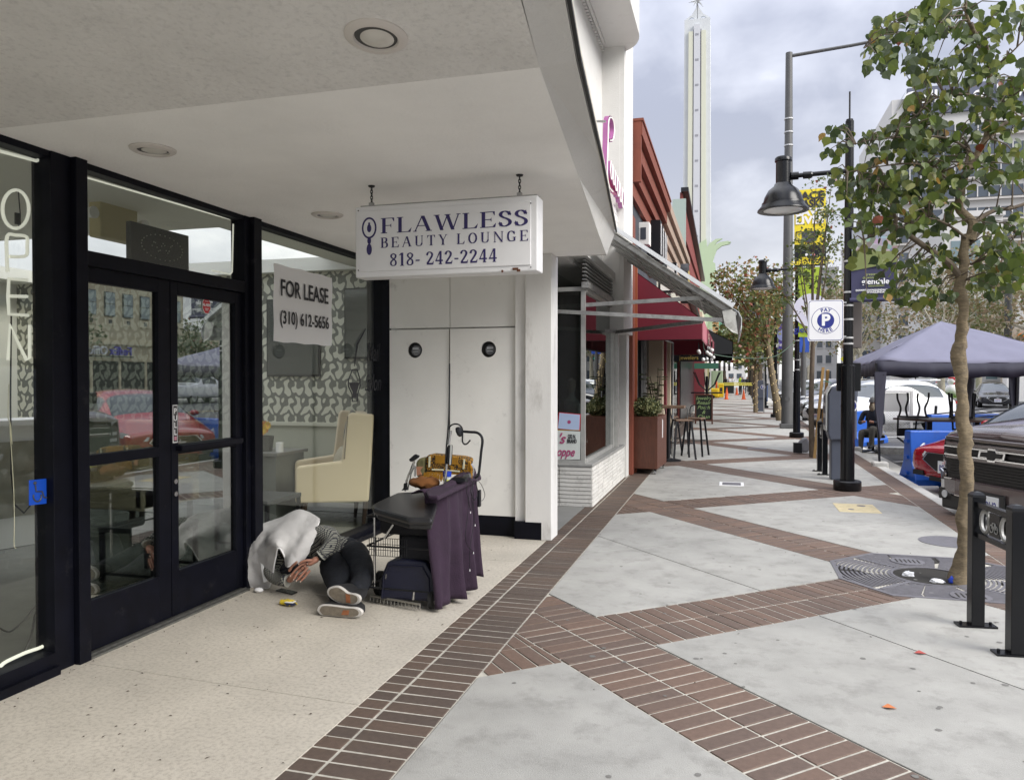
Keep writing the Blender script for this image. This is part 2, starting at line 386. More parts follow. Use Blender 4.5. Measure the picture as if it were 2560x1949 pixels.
for k in range(len(YL) - 1):
    y = YL[k]
    # left cell
    p = rect(y - 1, y + 8); p = keep_above(p, A_[k]); p = keep_above(p, B_[k]); p = keep_below(p, A_[k + 1]); p = keep_below(p, B_[k + 1])
    cuts = []
    if k == 1: cuts = [line2((-1.25, 6.64), (.2, 7.83)), line2((-.84, 6.99), (.21, 5.83))]
    if k > 1: cuts = [line2((-.85, y + 2.4), (1.2, y + 2.4 + .4)), ]
    if area(p) > .02: field(p, cuts)
    # right cell between A_k (above) and B_k (below)
    p = rect(y - 6, y + 6); p = keep_above(p, A_[k]); p = keep_below(p, B_[k])
    if k > 0: p = keep_above(p, B_[k - 1])
    p = keep_below(p, A_[k + 1])
    cuts = []
    if k == 1: cuts = [line2((.54, 5.33), (1.31, 4.42))]
    if k == 2: cuts = [line2((.51, 8.14), (2.16, 9.38))]
    if area(p) > .02: field(p, cuts)
    # right tip beyond the kerb-side crossing: above B_k-? and above A_{k+1}
    p = rect(y - 6, y + 12); p = keep_above(p, B_[k]); p = keep_above(p, A_[k + 1]); p = keep_below(p, A_[k + 2] if k + 2 < len(A_) else A_[k + 1]); p = keep_below(p, B_[k + 1])
    p = [q for q in p]
# bricks
PITCH_B, BL, BW = .098, .286, .0855
def brick_mesh(w, l, name):
    mb = MB().box((-l / 2, -w / 2, -.03), (l / 2, w / 2, .0)); o = mb.build(name, BRICK); me = o.data
    bm = bmesh.new(); bm.from_mesh(me); bmesh.ops.bevel(bm, geom=[e for e in bm.edges if all(v.co.z > -.01 for v in e.verts)], offset=.0025, segments=1, affect='EDGES'); bm.to_mesh(me); bm.free()
    bpy.data.objects.remove(o); return me
BM = brick_mesh(BW, BL, 'brick'); BMH = brick_mesh(BW, .120, 'half_brick'); BMD = BM.copy(); BMD.materials[0] = BRICKD; BMHD = BMH.copy(); BMHD.materials[0] = BRICKD
nb = [0]
def put_brick(me, x, y, ang, par, dz=0.):
    o = bpy.data.objects.new('brick', me); COL.objects.link(o); o.parent = par; o.location = (x, y, dz - .001 + random.uniform(-.0015, .0012)); o.rotation_euler = (random.uniform(-.004, .004), random.uniform(-.004, .004), ang + random.uniform(-.006, .006)); return o
def rectp(cx, cy, l, w, ang):
    c, s = math.cos(ang), math.sin(ang); return [(cx + a * c - b_ * s, cy + a * s + b_ * c) for a, b_ in ((-l / 2, -w / 2), (l / 2, -w / 2), (l / 2, w / 2), (-l / 2, w / 2))]
random.seed(11)
def band(l, k, others):
    kind, y0, s = l; d = Vector((1, s)).normalized(); n = Vector((-d.y, d.x)); ang = math.atan2(n.y, n.x)
    near = y0 < 10.5 or (kind == 'A' and y0 < 15)
    base = struct(bpy.data.objects.new('brick_band', bpy.data.meshes.new('brick_band')));
    # mortar bed of this band
    t0 = (XL + .85) / d.x; t1 = (XR + .85) / d.x
    bed = MB(); c0 = Vector((-.85, y0))
    P = clip(clip([tuple(c0 + d * (t0 - 1) - n * HW), tuple(c0 + d * (t1 + 1) - n * HW), tuple(c0 + d * (t1 + 1) + n * HW), tuple(c0 + d * (t0 - 1) + n * HW)], (-1, 0), -XL), (1, 0), XR)
    me = bpy.data.meshes.new('brick_band'); bpy.data.objects.remove(base)
    prs = [P]
    for o_ in others: prs = [q for p in prs for q in (keep_above(p, o_), keep_below(p, o_)) if area(q) > .002]
    if not prs: return
    for q in prs: bed.poly([(x, y, -.014) for x, y in q], (0, 0, 1), .0085)
    base = struct(bed.build('brick_band', GROUT))
    far = MB(); cnt = 0
    i0, i1 = int((t0 - .6) / PITCH_B), int((t1 + .6) / PITCH_B)
    for i in range(i0, i1 + 1):
        for r in (-1, 1):
            c = c0 + d * (i * PITCH_B) + n * (r * .1495)
            q = rectp(c.x, c.y, BL, BW, ang); full = area(q)
            polys = [clip(clip(q, (-1, 0), -(XL + .006)), (1, 0), XR - .006)]
            for o_ in others: polys = [z for p in polys if len(p) > 2 for z in (keep_above(p, o_, HW + .006), keep_below(p, o_, HW + .006)) if area(z) > .0008]
            polys = [z for p in polys for z in (minus_grate(p) if (GC - c).length < 1.5 else [p]) if area(z) > .0008]
            for p in polys:
                if near and c.y < 11.5 and c.y > 1.8:
                    if abs(area(p) - full) < 1e-5: put_brick(BM, c.x, c.y, ang, base)
                    else:
                        cx_ = sum(a for a, _ in p) / len(p); cy_ = sum(a for _, a in p) / len(p)
                        z = MB().poly([(x - cx_, y - cy_, -.03) for x, y in p], (0, 0, 1), .029).build('brick', BRICK, base, world=False); z.location = (cx_, cy_, 0)
                elif c.y < 45: far.poly([(x, y, -.02) for x, y in p], (0, 0, 1), .019)
                else: pass
    if far.v: far.build('brick_courses', BRICK, base, kind='stuff')
    if c0.y > 44: MB().poly([(x, y, -.004) for x, y in prs[0]], (0, 0, 1), .003).build('brick_courses', BRICK, base, kind='stuff')
for i, l in enumerate(A_): band(l, i, [])
for i, l in enumerate(B_):
    oth = [A_[i]] + ([A_[i + 1]] if i + 1 < len(A_) else [])
    band(l, i, oth)
# border along the buildings: half-brick row + full row
bord = struct(MB().box((-1.68, -2, -.02), (XL, 40, -.005)).build('building_border', GROUT))
far = MB()
for i in range(0, 330):
    y = 1.9 + i * .1005
    if i < 140:
        put_brick(BMHD, -1.612, y, 0, bord); put_brick(BMD, -1.395, y, 0, bord)
    else:
        far.box((-1.672, y - .044, -.02), (-1.552, y + .044, -.001)); far.box((-1.54, y - .044, -.02), (-1.25, y + .044, -.001))
far.build('brick_courses', BRICKD, bord, kind='stuff')
struct(MB().box((-1.68, 40, -.02), (XL, 118, -.001)).build('far_border', BRICKD))
kb = struct(MB().box((XR, -4, -.02), (XC - .002, 118, -.005)).build('kerb_border', GROUT))
far = MB()
for i in range(0, 420):
    y = 4.4 + i * .1005
    if 0 < i < 75: o = put_brick(BM, 2.30, y, 0, kb); o.scale = (.93, 1, 1)
    else: far.box((2.168, y - .044, -.02), (2.43, y + .044, -.001))
far.build('brick_courses', BRICK, kb, kind='stuff')
# small plates in the pavement
IRON = mat('cast_iron', (.16, .155, .17), .55, .3, noise_=.15, scale=20, bump=.2)
IRON2 = mat('dark_soil', (.02, .018, .015), .95)
YLID = mat('yellowed_cover', (.52, .44, .27), .8, noise_=.1, scale=10, dirt=(.2, .17, .12, .5), dscale=9)
t = thing('utility_cover', 'cream rectangular two-leaf utility cover set in the concrete near the lamp post', 'cover', (1.43, 9.86, 0))
for q in (9.53, 9.85): MB().box((1.20, q + .005, -.02), (1.65, q + .31, .004)).build('lid', YLID, t, bevel=.004)
MB().cyl((1.5, 10.02, .003), (1.5, 10.02, .0055), .05).build('keyhole', IRON, t); MB().cyl((1.35, 9.72, .003), (1.35, 9.72, .0055), .035).build('keyhole', IRON, t)
t = thing('meter_box_cover', 'small framed grey meter box cover in pavement before the brown planter', 'cover', (0, 11.6, 0))
for s_ in (((-.16, 11.40), (.18, 11.44)), ((-.16, 11.76), (.18, 11.80)), ((-.16, 11.44), (-.12, 11.76)), ((.14, 11.44), (.18, 11.76))): MB().box((*s_[0], 0), (*s_[1], .006)).build('frame', WHITEP, t)
MB().box((-.115, 11.445, -.002), (.135, 11.755, .003)).build('lid', IRON, t)
t = thing('manhole_cover', 'small round grey iron cover in the paving left of the kerb bricks', 'cover', (1.98, 8.05, 0))
MB().cyl((1.98, 8.05, -.02), (1.98, 8.05, .004), .27, n=28).build('lid', IRON, t)
for k, (x, y) in enumerate(((.55, 17.6), (.85, 20.6), (.2, 26), (1.0, 33))):
    tag(setorigin(MB().box((x - .2, y - .13, -.01), (x + .2, y + .13, .004)).build('pavement_cover', IRON), (x, y, 0)), ['small grey iron lid in the pavement level with the chalkboard table', 'second grey iron lid further along beside the tall poles', 'third grey lid near the chalkboard', 'far grey lid beside the fairy-light tree'][k], 'cover', 'utility lids along the pavement')
# tree grate
tg = thing('tree_grate', 'grey octagonal cast iron tree grate with concentric slots around the trunk', 'tree grate', (GC.x, GC.y, 0))
MB().poly([(x, y, -.06) for x, y in inset(GP, .004)], (0, 0, 1), .053).build('under_plate', IRON2, tg)
HC = Vector((1.50, 6.61)); HR = .275
def ring_bars(mb, x0, x1, sgn):
    r = HR + .03
    while r < .85:
        n = 26
        for a0 in range(n):
            t0 = -math.pi / 2.6 + (math.pi / 1.3) * a0 / n; t1 = -math.pi / 2.6 + (math.pi / 1.3) * (a0 + .999) / n
            if a0 % 9 == 4 and r > HR + .05: t1 = t0
            q = [(HC.x + sgn * rr * math.cos(a), HC.y + rr * math.sin(a)) for rr, a in ((r - .0085, t0), (r + .0085, t0), (r + .0085, t1), (r - .0085, t1))]
            if t1 > t0 and all(abs(y - HC.y) < .30 + .8 * max(0, abs(x - HC.x) - HR) for x, y in q):
                q = clipgp(q)
                if area(q) > 1e-5: mb.poly([(x, y, -.03) for x, y in q], (0, 0, 1), .032)
        r += .034
def clipgp(q, d=.03):
    for i in range(len(GP)):
        p, r_ = GP[i], GP[(i + 1) % len(GP)]; ex, ey = r_[0] - p[0], r_[1] - p[1]; l = math.hypot(ex, ey); nn = (ey / l, -ex / l); q = clip(q, nn, nn[0] * p[0] + nn[1] * p[1] - d)
        if len(q) < 3: return []
    return q
mb = MB(); ring_bars(mb, 0, 0, -1); ring_bars(mb, 0, 0, 1)
for sg in (-1, 1):
    y = .30
    while y < .68:
        w = min(.52, .08 + .8 * y)
        for xx in (-w, -w * .35, w * .35):
            x1 = xx + w * .62
            q = clipgp([(HC.x + xx, HC.y + sg * y), (HC.x + x1, HC.y + sg * y), (HC.x + x1, HC.y + sg * (y + .017)), (HC.x + xx, HC.y + sg * (y + .017))])
            if area(q) > 1e-5: mb.poly([(x, y_, -.03) for x, y_ in q], (0, 0, 1), .032)
        y += .031
mb.build('bars', IRON, tg, kind='stuff')
mb = MB(); GI = inset(GP, .03)
for i in range(len(GP)):
    a, b2 = GP[i], GP[(i + 1) % len(GP)]; c = Vector((a[0] - GC.x, a[1] - GC.y)) * .955 + GC; d = Vector((b2[0] - GC.x, b2[1] - GC.y)) * .955 + GC
    mb.poly([(a[0], a[1], -.03), (b2[0], b2[1], -.03), (d.x, d.y, -.03), (c.x, c.y, -.03)], (0, 0, 1), .034)
mb.build('rim', IRON, tg)
mb = MB()
for a in (48, 132, 228, 312):
    ca, sa = math.cos(R(a)), math.sin(R(a)); MB().bar((HC.x + ca * (HR + .01), HC.y + sa * (HR + .01), -.013), (HC.x + ca * .66, HC.y + sa * .66, -.013), .03, .034).build('spoke', IRON, tg)
pass
n = 28; mb = MB()
for i in range(n):
    t0, t1 = 2 * math.pi * i / n, 2 * math.pi * (i + 1) / n
    mb.poly([(HC.x + r * math.cos(a), HC.y + r * math.sin(a), -.04) for r, a in ((HR, t0), (HR + .02, t0), (HR + .02, t1), (HR, t1))], (0, 0, 1), .044)
mb.build('inner_ring', IRON, tg)
MB().cyl((HC.x, HC.y, -.14), (HC.x, HC.y, -.004), HR, n=28).build('soil', IRON2, tg)
for c in ((1.42, 7.08), (1.62, 6.06)):
    l = MB().cyl((c[0], c[1], .001), (c[0], c[1], .007), .13, n=24).build('access_lid', IRON, tg)
    sb = MB()
    for k in range(6): sb.box((c[0] - .09 + k * .033, c[1] - .055, .007), (c[0] - .078 + k * .033, c[1] + .055, .0085))
    sb.build('slots', IRON2, l)
# litter in the hole
LIT = mat('crumpled_tissue', (.75, .76, .78), .8); BLUEP = mat('blue_plastic', (.01, .04, .35), .3)
random.seed(5)
def crumple(name, c, s, m, label, catn, n=26, flat_=.5, seed=1):
    random.seed(seed); mb = MB(); mb.sphere((0, 0, 0), 1, 8)
    mb.v = [tuple(Vector((x * s[0], y * s[1], z * s[2])) * (1 + .45 * noise.noise(Vector((x * 2.3 + seed, y * 2.3, z * 2.3))) + .3 * noise.noise(Vector((x * 6 + seed, y * 6, z * 6))))) for x, y, z in mb.v]
    mb.v = [(x + c[0], y + c[1], max(z + c[2], .001 if c[2] > 0 else -.05)) for x, y, z in mb.v]
    o = mb.build(name, m); setorigin(o, c); tag(o, label, catn); return o
crumple('tissue', (1.33, 6.60, -.0), (.045, .026, .028), LIT, 'white crumpled tissue lying in the tree pit', 'litter', seed=2)
crumple('plastic_wrapper', (1.50, 6.45, .0), (.05, .022, .02), LIT, 'pale torn wrapper in the tree pit beside the trunk', 'litter', seed=9)
crumple('blue_wrapper', (1.60, 6.44, .01), (.03, .022, .04), BLUEP, 'blue plastic wrapper leaning on the tree trunk', 'litter', seed=4)
LEAFR = mat('dry_leaf', (.45, .15, .05), .7); LEAFR2 = mat('dry_red_leaf', (.35, .06, .05), .7)
for (px, py, m, lb) in ((2222, 1770, LEAFR, 'curled orange leaf fallen on the front concrete slab'), (2300, 1634, LEAFR2, 'small red leaf on the joint between two slabs')):
    p = atZ(px, py); mb = MB(); mb.add([(p.x + a, p.y + b_, z) for a, b_, z in ((-.03, 0, .004), (0, -.022, .012), (.035, 0, .004), (.0, .022, .015), (0, 0, .003))], [(0, 1, 4), (1, 2, 4), (2, 3, 4), (3, 0, 4)])
    tag(setorigin(mb.build('fallen_leaf', m), p), lb, 'leaf')
# ================================================================ salon building (left foreground)
GX = -3.40
GLASS = glassmat('window_glass', (.95, .96, .93), refl=.035)
GLASSDR = glassmat('door_glass', (.55, .59, .56), refl=.27)
GLASSD = glassmat('dark_window_glass', (.45, .48, .47), refl=.14)
salon = thing('salon_building', 'white stucco building with low soffit, black framed glass entry and boxed meter doors', 'building', (-3.4, 4.2, 0))
def P(n, m, bb, **k): return bb.build(n, m, salon, **k)
# soffit: level part, then the rougher part nearer the street corner that tips up
ez = lambda Y: -0.70 - (Y - 2.85) * (0.44 / 4.45)
P('soffit', SOFF, MB().quad((-3.5, 2.85, 2.7), (-3.5, 7.3, 2.7), (ez(7.3), 7.3, 2.7), (ez(2.85), 2.85, 2.7)).quad((-3.5, 7.3, 2.7), (-3.5, 7.3, 2.95), (ez(7.3), 7.3, 2.95), (ez(7.3), 7.3, 2.7)))
P('front_soffit', SOFF2, MB().quad((-3.5, -2, 3.28), (-3.5, 2.85, 2.7), (ez(2.85), 2.85, 2.7), (ez(-2) , -2, 3.28)))
B = [(-.22, -2, 3.28), (-.62, 2.1, 2.79), (-.70, 2.85, 2.7), (-.86, 4.4, 2.7), (-1.14, 7.3, 2.69)]
T = [(-.02, -2, 3.5), (-.49, 2.1, 2.82), (-.575, 2.93, 2.74), (-.73, 4.4, 2.79), (-1.06, 7.3, 2.90)]
b = MB(); b.add(B + T, [(i, i + 1, 6 + i, 5 + i) for i in range(4)]); b.add([B[4], T[4], (-1.9, 7.31, 2.90), (-1.9, 7.31, 2.7)], [(0, 3, 2, 1)])
P('fascia', WHITE, b)
b = MB()
for i in range(4): b.bar(Vector(T[i]) + Vector((.012, 0, .012)), Vector(T[i + 1]) + Vector((.012, 0, .012)), .014, .022)
P('drip_edge', mat('tar_black', (.02, .02, .02), .7), b)
b = MB()
for i in range(4): b.bar(Vector(T[i]) + Vector((.0, 0, .045)), Vector(T[i + 1]) + Vector((.0, 0, .045)), .03, .03)
P('coping', mat('aged_cream_trim', (.58, .54, .45), .8, noise_=.2, scale=9), b)
P('canopy_roof', WHITE, MB().add([T[0], T[1], T[2], T[3], T[4], (-2, 7.3, 2.95), (-2, -2, 3.5)], [(0, 1, 2, 3, 4, 5, 6)]))
pt = MB(); p0, p1, p2 = Vector((-.705, 2.86, 2.697)), Vector((-.58, 2.95, 2.76)), Vector((-.66, 3.9, 2.77))
CW = WHITE
P('upper_wall', CW, MB().box((-2.2, -2, 2.9), (-1.82, 11.22, 6.9)))
P('pilaster', CW, MB().box((-1.9, 11.2, 2.2), (-1.50, 12.24, 7.2)).box((-1.90, 11.19, 2.9), (-1.56, 11.2, 6.3)))
# roof slab with rounded end
sl = []
for k in range(9):
    a = k * math.pi / 16; sl.append((-1.60 + .35 * math.cos(a), 10.85 + .55 * math.sin(a)))
sl = [(-1.25, -2)] + sl + [(-2.4, 11.4), (-2.4, -2)]
P('roof_slab', CW, MB().poly([(x, y, 6.3) for x, y in sl], (0, 0, 1), .95))
b = MB()
for k in range(70): b.box((-1.82, 5 + k * .09, 6.24), (-1.78, 5.05 + k * .09, 6.3))
P('dentil_course', CW, b, kind='stuff'); P('ledge', CW, MB().box((-1.775, 3, 6.262), (-1.74, 11.0, 6.3)))
# meter wall
PAN = mat('painted_board', (.78, .77, .74), .6, noise_=.03, scale=4, dirt=(.40, .39, .37, .55, .60), dscale=5)
PILL = mat('pillar_paint', (.74, .73, .71), .7, noise_=.04, scale=4, bump=.15, bscale=80, dirt=(.36, .34, .31, .6, .54), dscale=6, stretch=(1, 1, .35))
P('backing_wall', PILL, MB().box((-3.36, 7.24, 0), (-1.99, 7.5, 2.7)))
def holed(bb, x0, x1, z0, z1, y, t, cx_, cz, r, n=32):
    vs = []; 
    for k in range(n):
        a = 2 * math.pi * k / n; dx, dz = math.cos(a), math.sin(a)
        s_ = min(((x1 - cx_) / dx if dx > 1e-6 else (x0 - cx_) / dx if dx < -1e-6 else 9e9), ((z1 - cz) / dz if dz > 1e-6 else (z0 - cz) / dz if dz < -1e-6 else 9e9))
        vs.append(((cx_ + r * dx, cz + r * dz), (cx_ + s_ * dx, cz + s_ * dz)))
    cor = [(x1, z1), (x0, z1), (x0, z0), (x1, z0)]
    for k in range(n):
        (a0, b0), (a1, b1) = vs[k], vs[(k + 1) % n]
        pl = [a0, b0]; 
        for c in cor:
            ang = lambda p: math.atan2(p[1] - cz, p[0] - cx_) % (2 * math.pi)
            lo, hi = ang(b0), ang(b1)
            if hi < lo: hi += 2 * math.pi
            ac = ang(c)
            if ac < lo: ac += 2 * math.pi
            if lo + 1e-5 < ac < hi - 1e-5: pl.append(c)
        pl += [b1, a1]
        bb.quad(*[(x, y, z) for x, z in pl])
        bb.quad((a0[0], y, a0[1]), (a1[0], y, a1[1]), (a1[0], y + t, a1[1]), (a0[0], y + t, a0[1]))
    bb.quad((x0, y, z0), (x1, y, z0), (x1, y + t, z0), (x0, y + t, z0)); bb.quad((x0, y, z1), (x1, y, z1), (x1, y + t, z1), (x0, y + t, z1))
    bb.quad((x0, y, z0), (x0, y, z1), (x0, y + t, z1), (x0, y + t, z0)); bb.quad((x1, y, z0), (x1, y, z1), (x1, y + t, z1), (x1, y + t, z0)); return bb
mdark = mat('meter_recess', (.01, .01, .01), .7); mglass = mat('meter_face', (.10, .10, .11), .15, spec=.8); mlab = mat('meter_label', (.35, .36, .38), .4)
for (x0, x1, y, cx_) in ((-3.325, -2.685, 7.19, -3.05), (-2.665, -1.992, 7.165, -2.27)):
    d = holed(MB(), x0, x1, .195, 2.015, y, .018, cx_, 1.81, .078).build('meter_door', PAN, salon)
    MB().cyl((cx_, 7.235, 1.81), (cx_, 7.225, 1.81), .085, n=24).build('recess', mdark, d)
    MB().lathe([(.0001, .0), (.045, -.002), (.058, .012), (.06, .03)], (cx_ + .01, 7.195, 1.805), 24, Matrix.Rotation(R(-90), 3, 'X')).build('meter', mglass, d, smooth=True)
    MB().box((cx_ - .022, 7.188, 1.815), (cx_ + .04, 7.192, 1.835)).box((cx_ - .02, 7.188, 1.79), (cx_ + .035, 7.192, 1.797)).build('meter_label', mlab, d)
P('upper_panel', PAN, MB().box((-3.325, 7.19, 2.03), (-2.678, 7.21, 2.695))); P('upper_panel', PAN, MB().box((-2.672, 7.19, 2.03), (-1.992, 7.21, 2.695)))
P('baseboard', DARKM, MB().box((-3.33, 7.17, 0), (-1.985, 7.24, .19)).box((-1.985, 7.08, 0), (-1.72, 7.15, .165)))
P('corner_strip', PILL, MB().box((-1.988, 7.13, .165), (-1.882, 7.4, 2.7)))
P('pillar', PILL, MB().box((-1.88, 7.085, .0), (-1.625, 7.36, 2.7)), bevel=.006)
# storefront framing
for y0, y1, x1, x0 in ((3.195, 3.315, -3.37, -3.50), (3.318, 3.395, -3.335, -3.49), (4.845, 4.90, -3.37, -3.49), (4.903, 5.0, -3.335, -3.50), (7.235, 7.33, -3.33, -3.6)):
    P('mullion', DARKM, MB().box((x0, y0, 0), (x1, y1, 2.7)), bevel=.003)
P('sill', DARKM, MB().box((-3.49, -1, .0), (-3.36, 3.19, .11)).box((-3.50, -1, 0), (-3.33, 3.19, .045)))
P('sill', DARKM, MB().box((-3.49, 5.0, .0), (-3.36, 7.235, .085)).box((-3.50, 5.0, 0), (-3.32, 7.235, .04)))
P('head_rail', DARKM, MB().box((-3.47, -1, 2.665), (-3.38, 7.24, 2.71)))
P('transom_bar', DARKM, MB().box((-3.47, 3.4, 2.145), (-3.37, 4.84, 2.225)), bevel=.003)
THR = mat('threshold_metal', (.16, .16, .15), .45, .6, noise_=.3, scale=20)
P('threshold', THR, MB().box((-3.50, 3.4, 0), (-3.34, 4.84, .012)).box((-3.43, 3.4, .012), (-3.42, 4.84, .018)).box((-3.38, 3.4, .012), (-3.37, 4.84, .018)))
P('window_pane', GLASS, MB().box((-3.432, -.95, .1), (-3.426, 3.2, 2.67)))
P('window_pane', GLASS, MB().box((-3.432, 5.0, .08), (-3.426, 7.24, 2.67)))
P('transom_pane', GLASS, MB().box((-3.432, 3.4, 2.22), (-3.426, 4.845, 2.67)))
STICK = mat('pull_sticker', (.02, .02, .02), .4)
for y0, y1, g0, g1 in ((3.398, 4.098, 3.405, 3.995), (4.106, 4.842, 4.17, 4.765)):
    d = MB().box((-3.45, y0, .02), (-3.40, g0, 2.14)).box((-3.45, g1, .02), (-3.40, y1, 2.14)).box((-3.45, g0, .02), (-3.40, g1, .30)).box((-3.45, g0, 2.06), (-3.40, g1, 2.14)).box((-3.45, g0, 1.045), (-3.40, g1, 1.105)).build('door', DARKM, salon, bevel=.003)
    MB().box((-3.428, g0, .30), (-3.423, g1, 1.045)).build('glass', GLASSDR, d); MB().box((-3.428, g0, 1.105), (-3.423, g1, 2.06)).build('glass', GLASSDR, d)
    if y0 > 4:
        MB().bar((-3.37, 4.15, 1.085), (-3.37, 4.79, 1.085), .03, .035).bar((-3.40, 4.16, 1.085), (-3.36, 4.16, 1.085), .03).bar((-3.40, 4.78, 1.085), (-3.36, 4.78, 1.085), .03).build('push_bar', DARKM, d)
        for z in (.875, .795): MB().cyl((-3.40, 4.135, z), (-3.39, 4.135, z), .016, n=16).build('lock_cylinder', CHROME, d)
        MB().box((-3.40, 4.118, 1.12), (-3.398, 4.16, 1.36)).build('pull_sticker', WHITEP, d); MB().box((-3.3985, 4.122, 1.125), (-3.3972, 4.156, 1.355)).build('pull_sticker_ground', STICK, d)
        for k, ch in enumerate('PULL'): text('pull_lettering', ch, WHITEP, d, (-3.397, 4.139, 1.32 - k * .045), (0, 1, 0), (0, 0, 1), .05, .0008, bold=.0008)
        MB().box((-3.397, 4.128, 1.135), (-3.396, 4.150, 1.16)).build('sticker_stripes', mat('pink_print', (.45, .2, .25), .5), d)
# alarm sticker
REDS = mat('red_print', (.55, .02, .03), .4)
al = thing('alarm_sticker', 'small red octagonal alarm sticker on the right door glass', 'sticker', (-3.42, 4.30, 1.98))
c = atX(516, 764, -3.419); oc = lambda r: [(c.x, c.y + r * math.cos(math.pi / 8 + i * math.pi / 4) * .9, c.z + r * 1.2 * math.sin(math.pi / 8 + i * math.pi / 4)) for i in range(8)]
MB().poly(oc(.05), (1, 0, 0), .001).build('sticker_edge', WHITEP, al); MB().poly([p[:1] and (p[0] + .001, p[1], p[2]) for p in oc(.045)], (1, 0, 0), .001).build('sticker_face', REDS, al)
text('lettering', 'ALARM', WHITEP, al, (c.x + .0026, c.y, c.z + .004), (0, 1, 0), (0, 0, 1), .026, .0004, bold=.001)
for dz, w in ((-.022, .04), (.028, .035), (-.033, .03)): MB().box((c.x + .0024, c.y - w / 2, c.z + dz), (c.x + .003, c.y + w / 2, c.z + dz + .004)).build('print_line', WHITEP, al)
# wheelchair sticker
BLUE = mat('blue_sticker', (.01, .08, .52), .35); GREYD = mat('grey_print', (.05, .055, .07), .4)
wc = thing('wheelchair_sticker', 'blue square wheelchair access sticker on the left window', 'sticker', (-3.42, 3.13, .95))
cc = [atX(x, y, -3.42) for x, y in ((72, 1200), (124, 1195), (124, 1257), (72, 1263))]
MB().poly(cc, (1, 0, 0), .001).build('sticker_ground', BLUE, wc)
wp = lambda x, y: atX(x, y, -3.418)
MB().tube([wp(88 + 10 * math.cos(a) + 5, 1240 + 13 * math.sin(a)) for a in [R(200) - i * R(22) for i in range(11)]], .0045, 6).tube([wp(88, 1212), wp(90, 1228), wp(105, 1228), wp(110, 1243), wp(117, 1243)], .0045, 6).build('wheelchair_symbol', GREYD, wc)
MB().sphere(wp(87, 1207), .009, 8).build('wheelchair_symbol_head', GREYD, wc)
# for-lease poster
po = thing('for_lease_poster', 'white paper poster reading FOR LEASE with phone number taped on window', 'poster', (-3.41, 5.7, 2.1))
pts = []; nY = 14
b = MB(); g = []
for i in range(nY + 1):
    y = 5.265 + .91 * i / nY
    for j in range(9): z = 2.42 - .605 * j / 8; g.append((-3.412 + .003 * math.sin(i * .9) * (j / 8) + .004 * math.sin(j * 1.3), y + .004 * math.sin(j * .8), z + .004 * math.sin(i * 1.3 + j)))
b.add(g, [(i * 9 + j, i * 9 + j + 1, i * 9 + j + 10, i * 9 + j + 9) for i in range(nY) for j in range(8)])
b.build('paper', PAPER, po, smooth=True)
INK = mat('black_ink', (.02, .02, .025), .6)
text('lettering', 'FOR LEASE', INK, po, (-3.401, 5.72, 2.235), (0, 1, 0), (0, 0, 1), .185, .001, bold=.0022, width=.74)
text('lettering', '(310) 612-5656', INK, po, (-3.401, 5.72, 2.005), (0, 1, 0), (0, 0, 1), .145, .001, bold=.0018, width=.76)
# nail salon lettering + bottle on the glass
nl = thing('window_lettering', 'black Nail Salon lettering with polish bottle drawing on window glass', 'lettering', (-3.42, 6.9, 1.6))
q = atX(932, 882, -3.42); text('lettering', 'Nail', INK, nl, q, (0, 1, 0), (0, 0, 1), .26, .0008, shear=.35, width=.30)
q = atX(932, 958, -3.42); text('lettering', 'Salon', INK, nl, q, (0, 1, 0), (0, 0, 1), .24, .0008, shear=.35, width=.36)
bo = [atX(x, y, -3.42) for x, y in ((880, 924), (893, 924), (896, 935), (900, 948), (900, 965), (894, 985), (893, 1003), (881, 1003), (880, 985), (871, 965), (871, 948), (877, 935))]
MB().tube(bo + [bo[0]], .006, 6).build('bottle_outline', INK, nl)
MB().poly([bo[3] + Vector((0, -.01, -.03))] + [p.lerp((bo[4] + bo[9]) / 2, .25) for p in bo[4:10]] + [bo[10] + Vector((0, .012, -.03))], (1, 0, 0), .001).build('bottle_fill', INK, nl)
MB().tube([atX(x, y, -3.42) for x, y in ((886, 915), (889, 890), (893, 860), (914, 822))], [.004, .006, .012, .004], 6).build('brush', INK, nl)
# soffit lights
TRIM = mat('light_trim', (.62, .58, .54), .45); LENS = mat('lamp_lens', (.62, .60, .55), .2, spec=.8); BAF = mat('baffle', (.05, .05, .05), .5)
for (x, y, z, tl, lb) in ((-1.215, 2.52, 2.738, R(-6.8), 'recessed round soffit light in the rough grey front soffit'), (-2.85, 3.32, 2.697, 0, 'recessed round soffit light before the double doors'), (-2.785, 4.98, 2.697, 0, 'recessed round soffit light beyond the doors, nearest the hanging sign')):
    t = thing('soffit_light', lb, 'ceiling light', (x, y, z), 0, 'recessed lights in the soffit'); t.rotation_euler = (tl, 0, 0)
    MB().lathe([(.075, -.001), (.08, -.012), (.098, -.012), (.112, -.003), (.113, .002)], n=40).build('trim_ring', TRIM, t, world=False, smooth=True)
    MB().lathe([(.0001, -.003), (.079, -.003)], n=32).build('baffle', BAF, t, world=False)
    MB().lathe([(.0001, -.014), (.03, -.013), (.05, -.008), (.06, -.0032)], (.0, .009, 0), 32).build('lens', LENS, t, world=False, smooth=True)
MB()
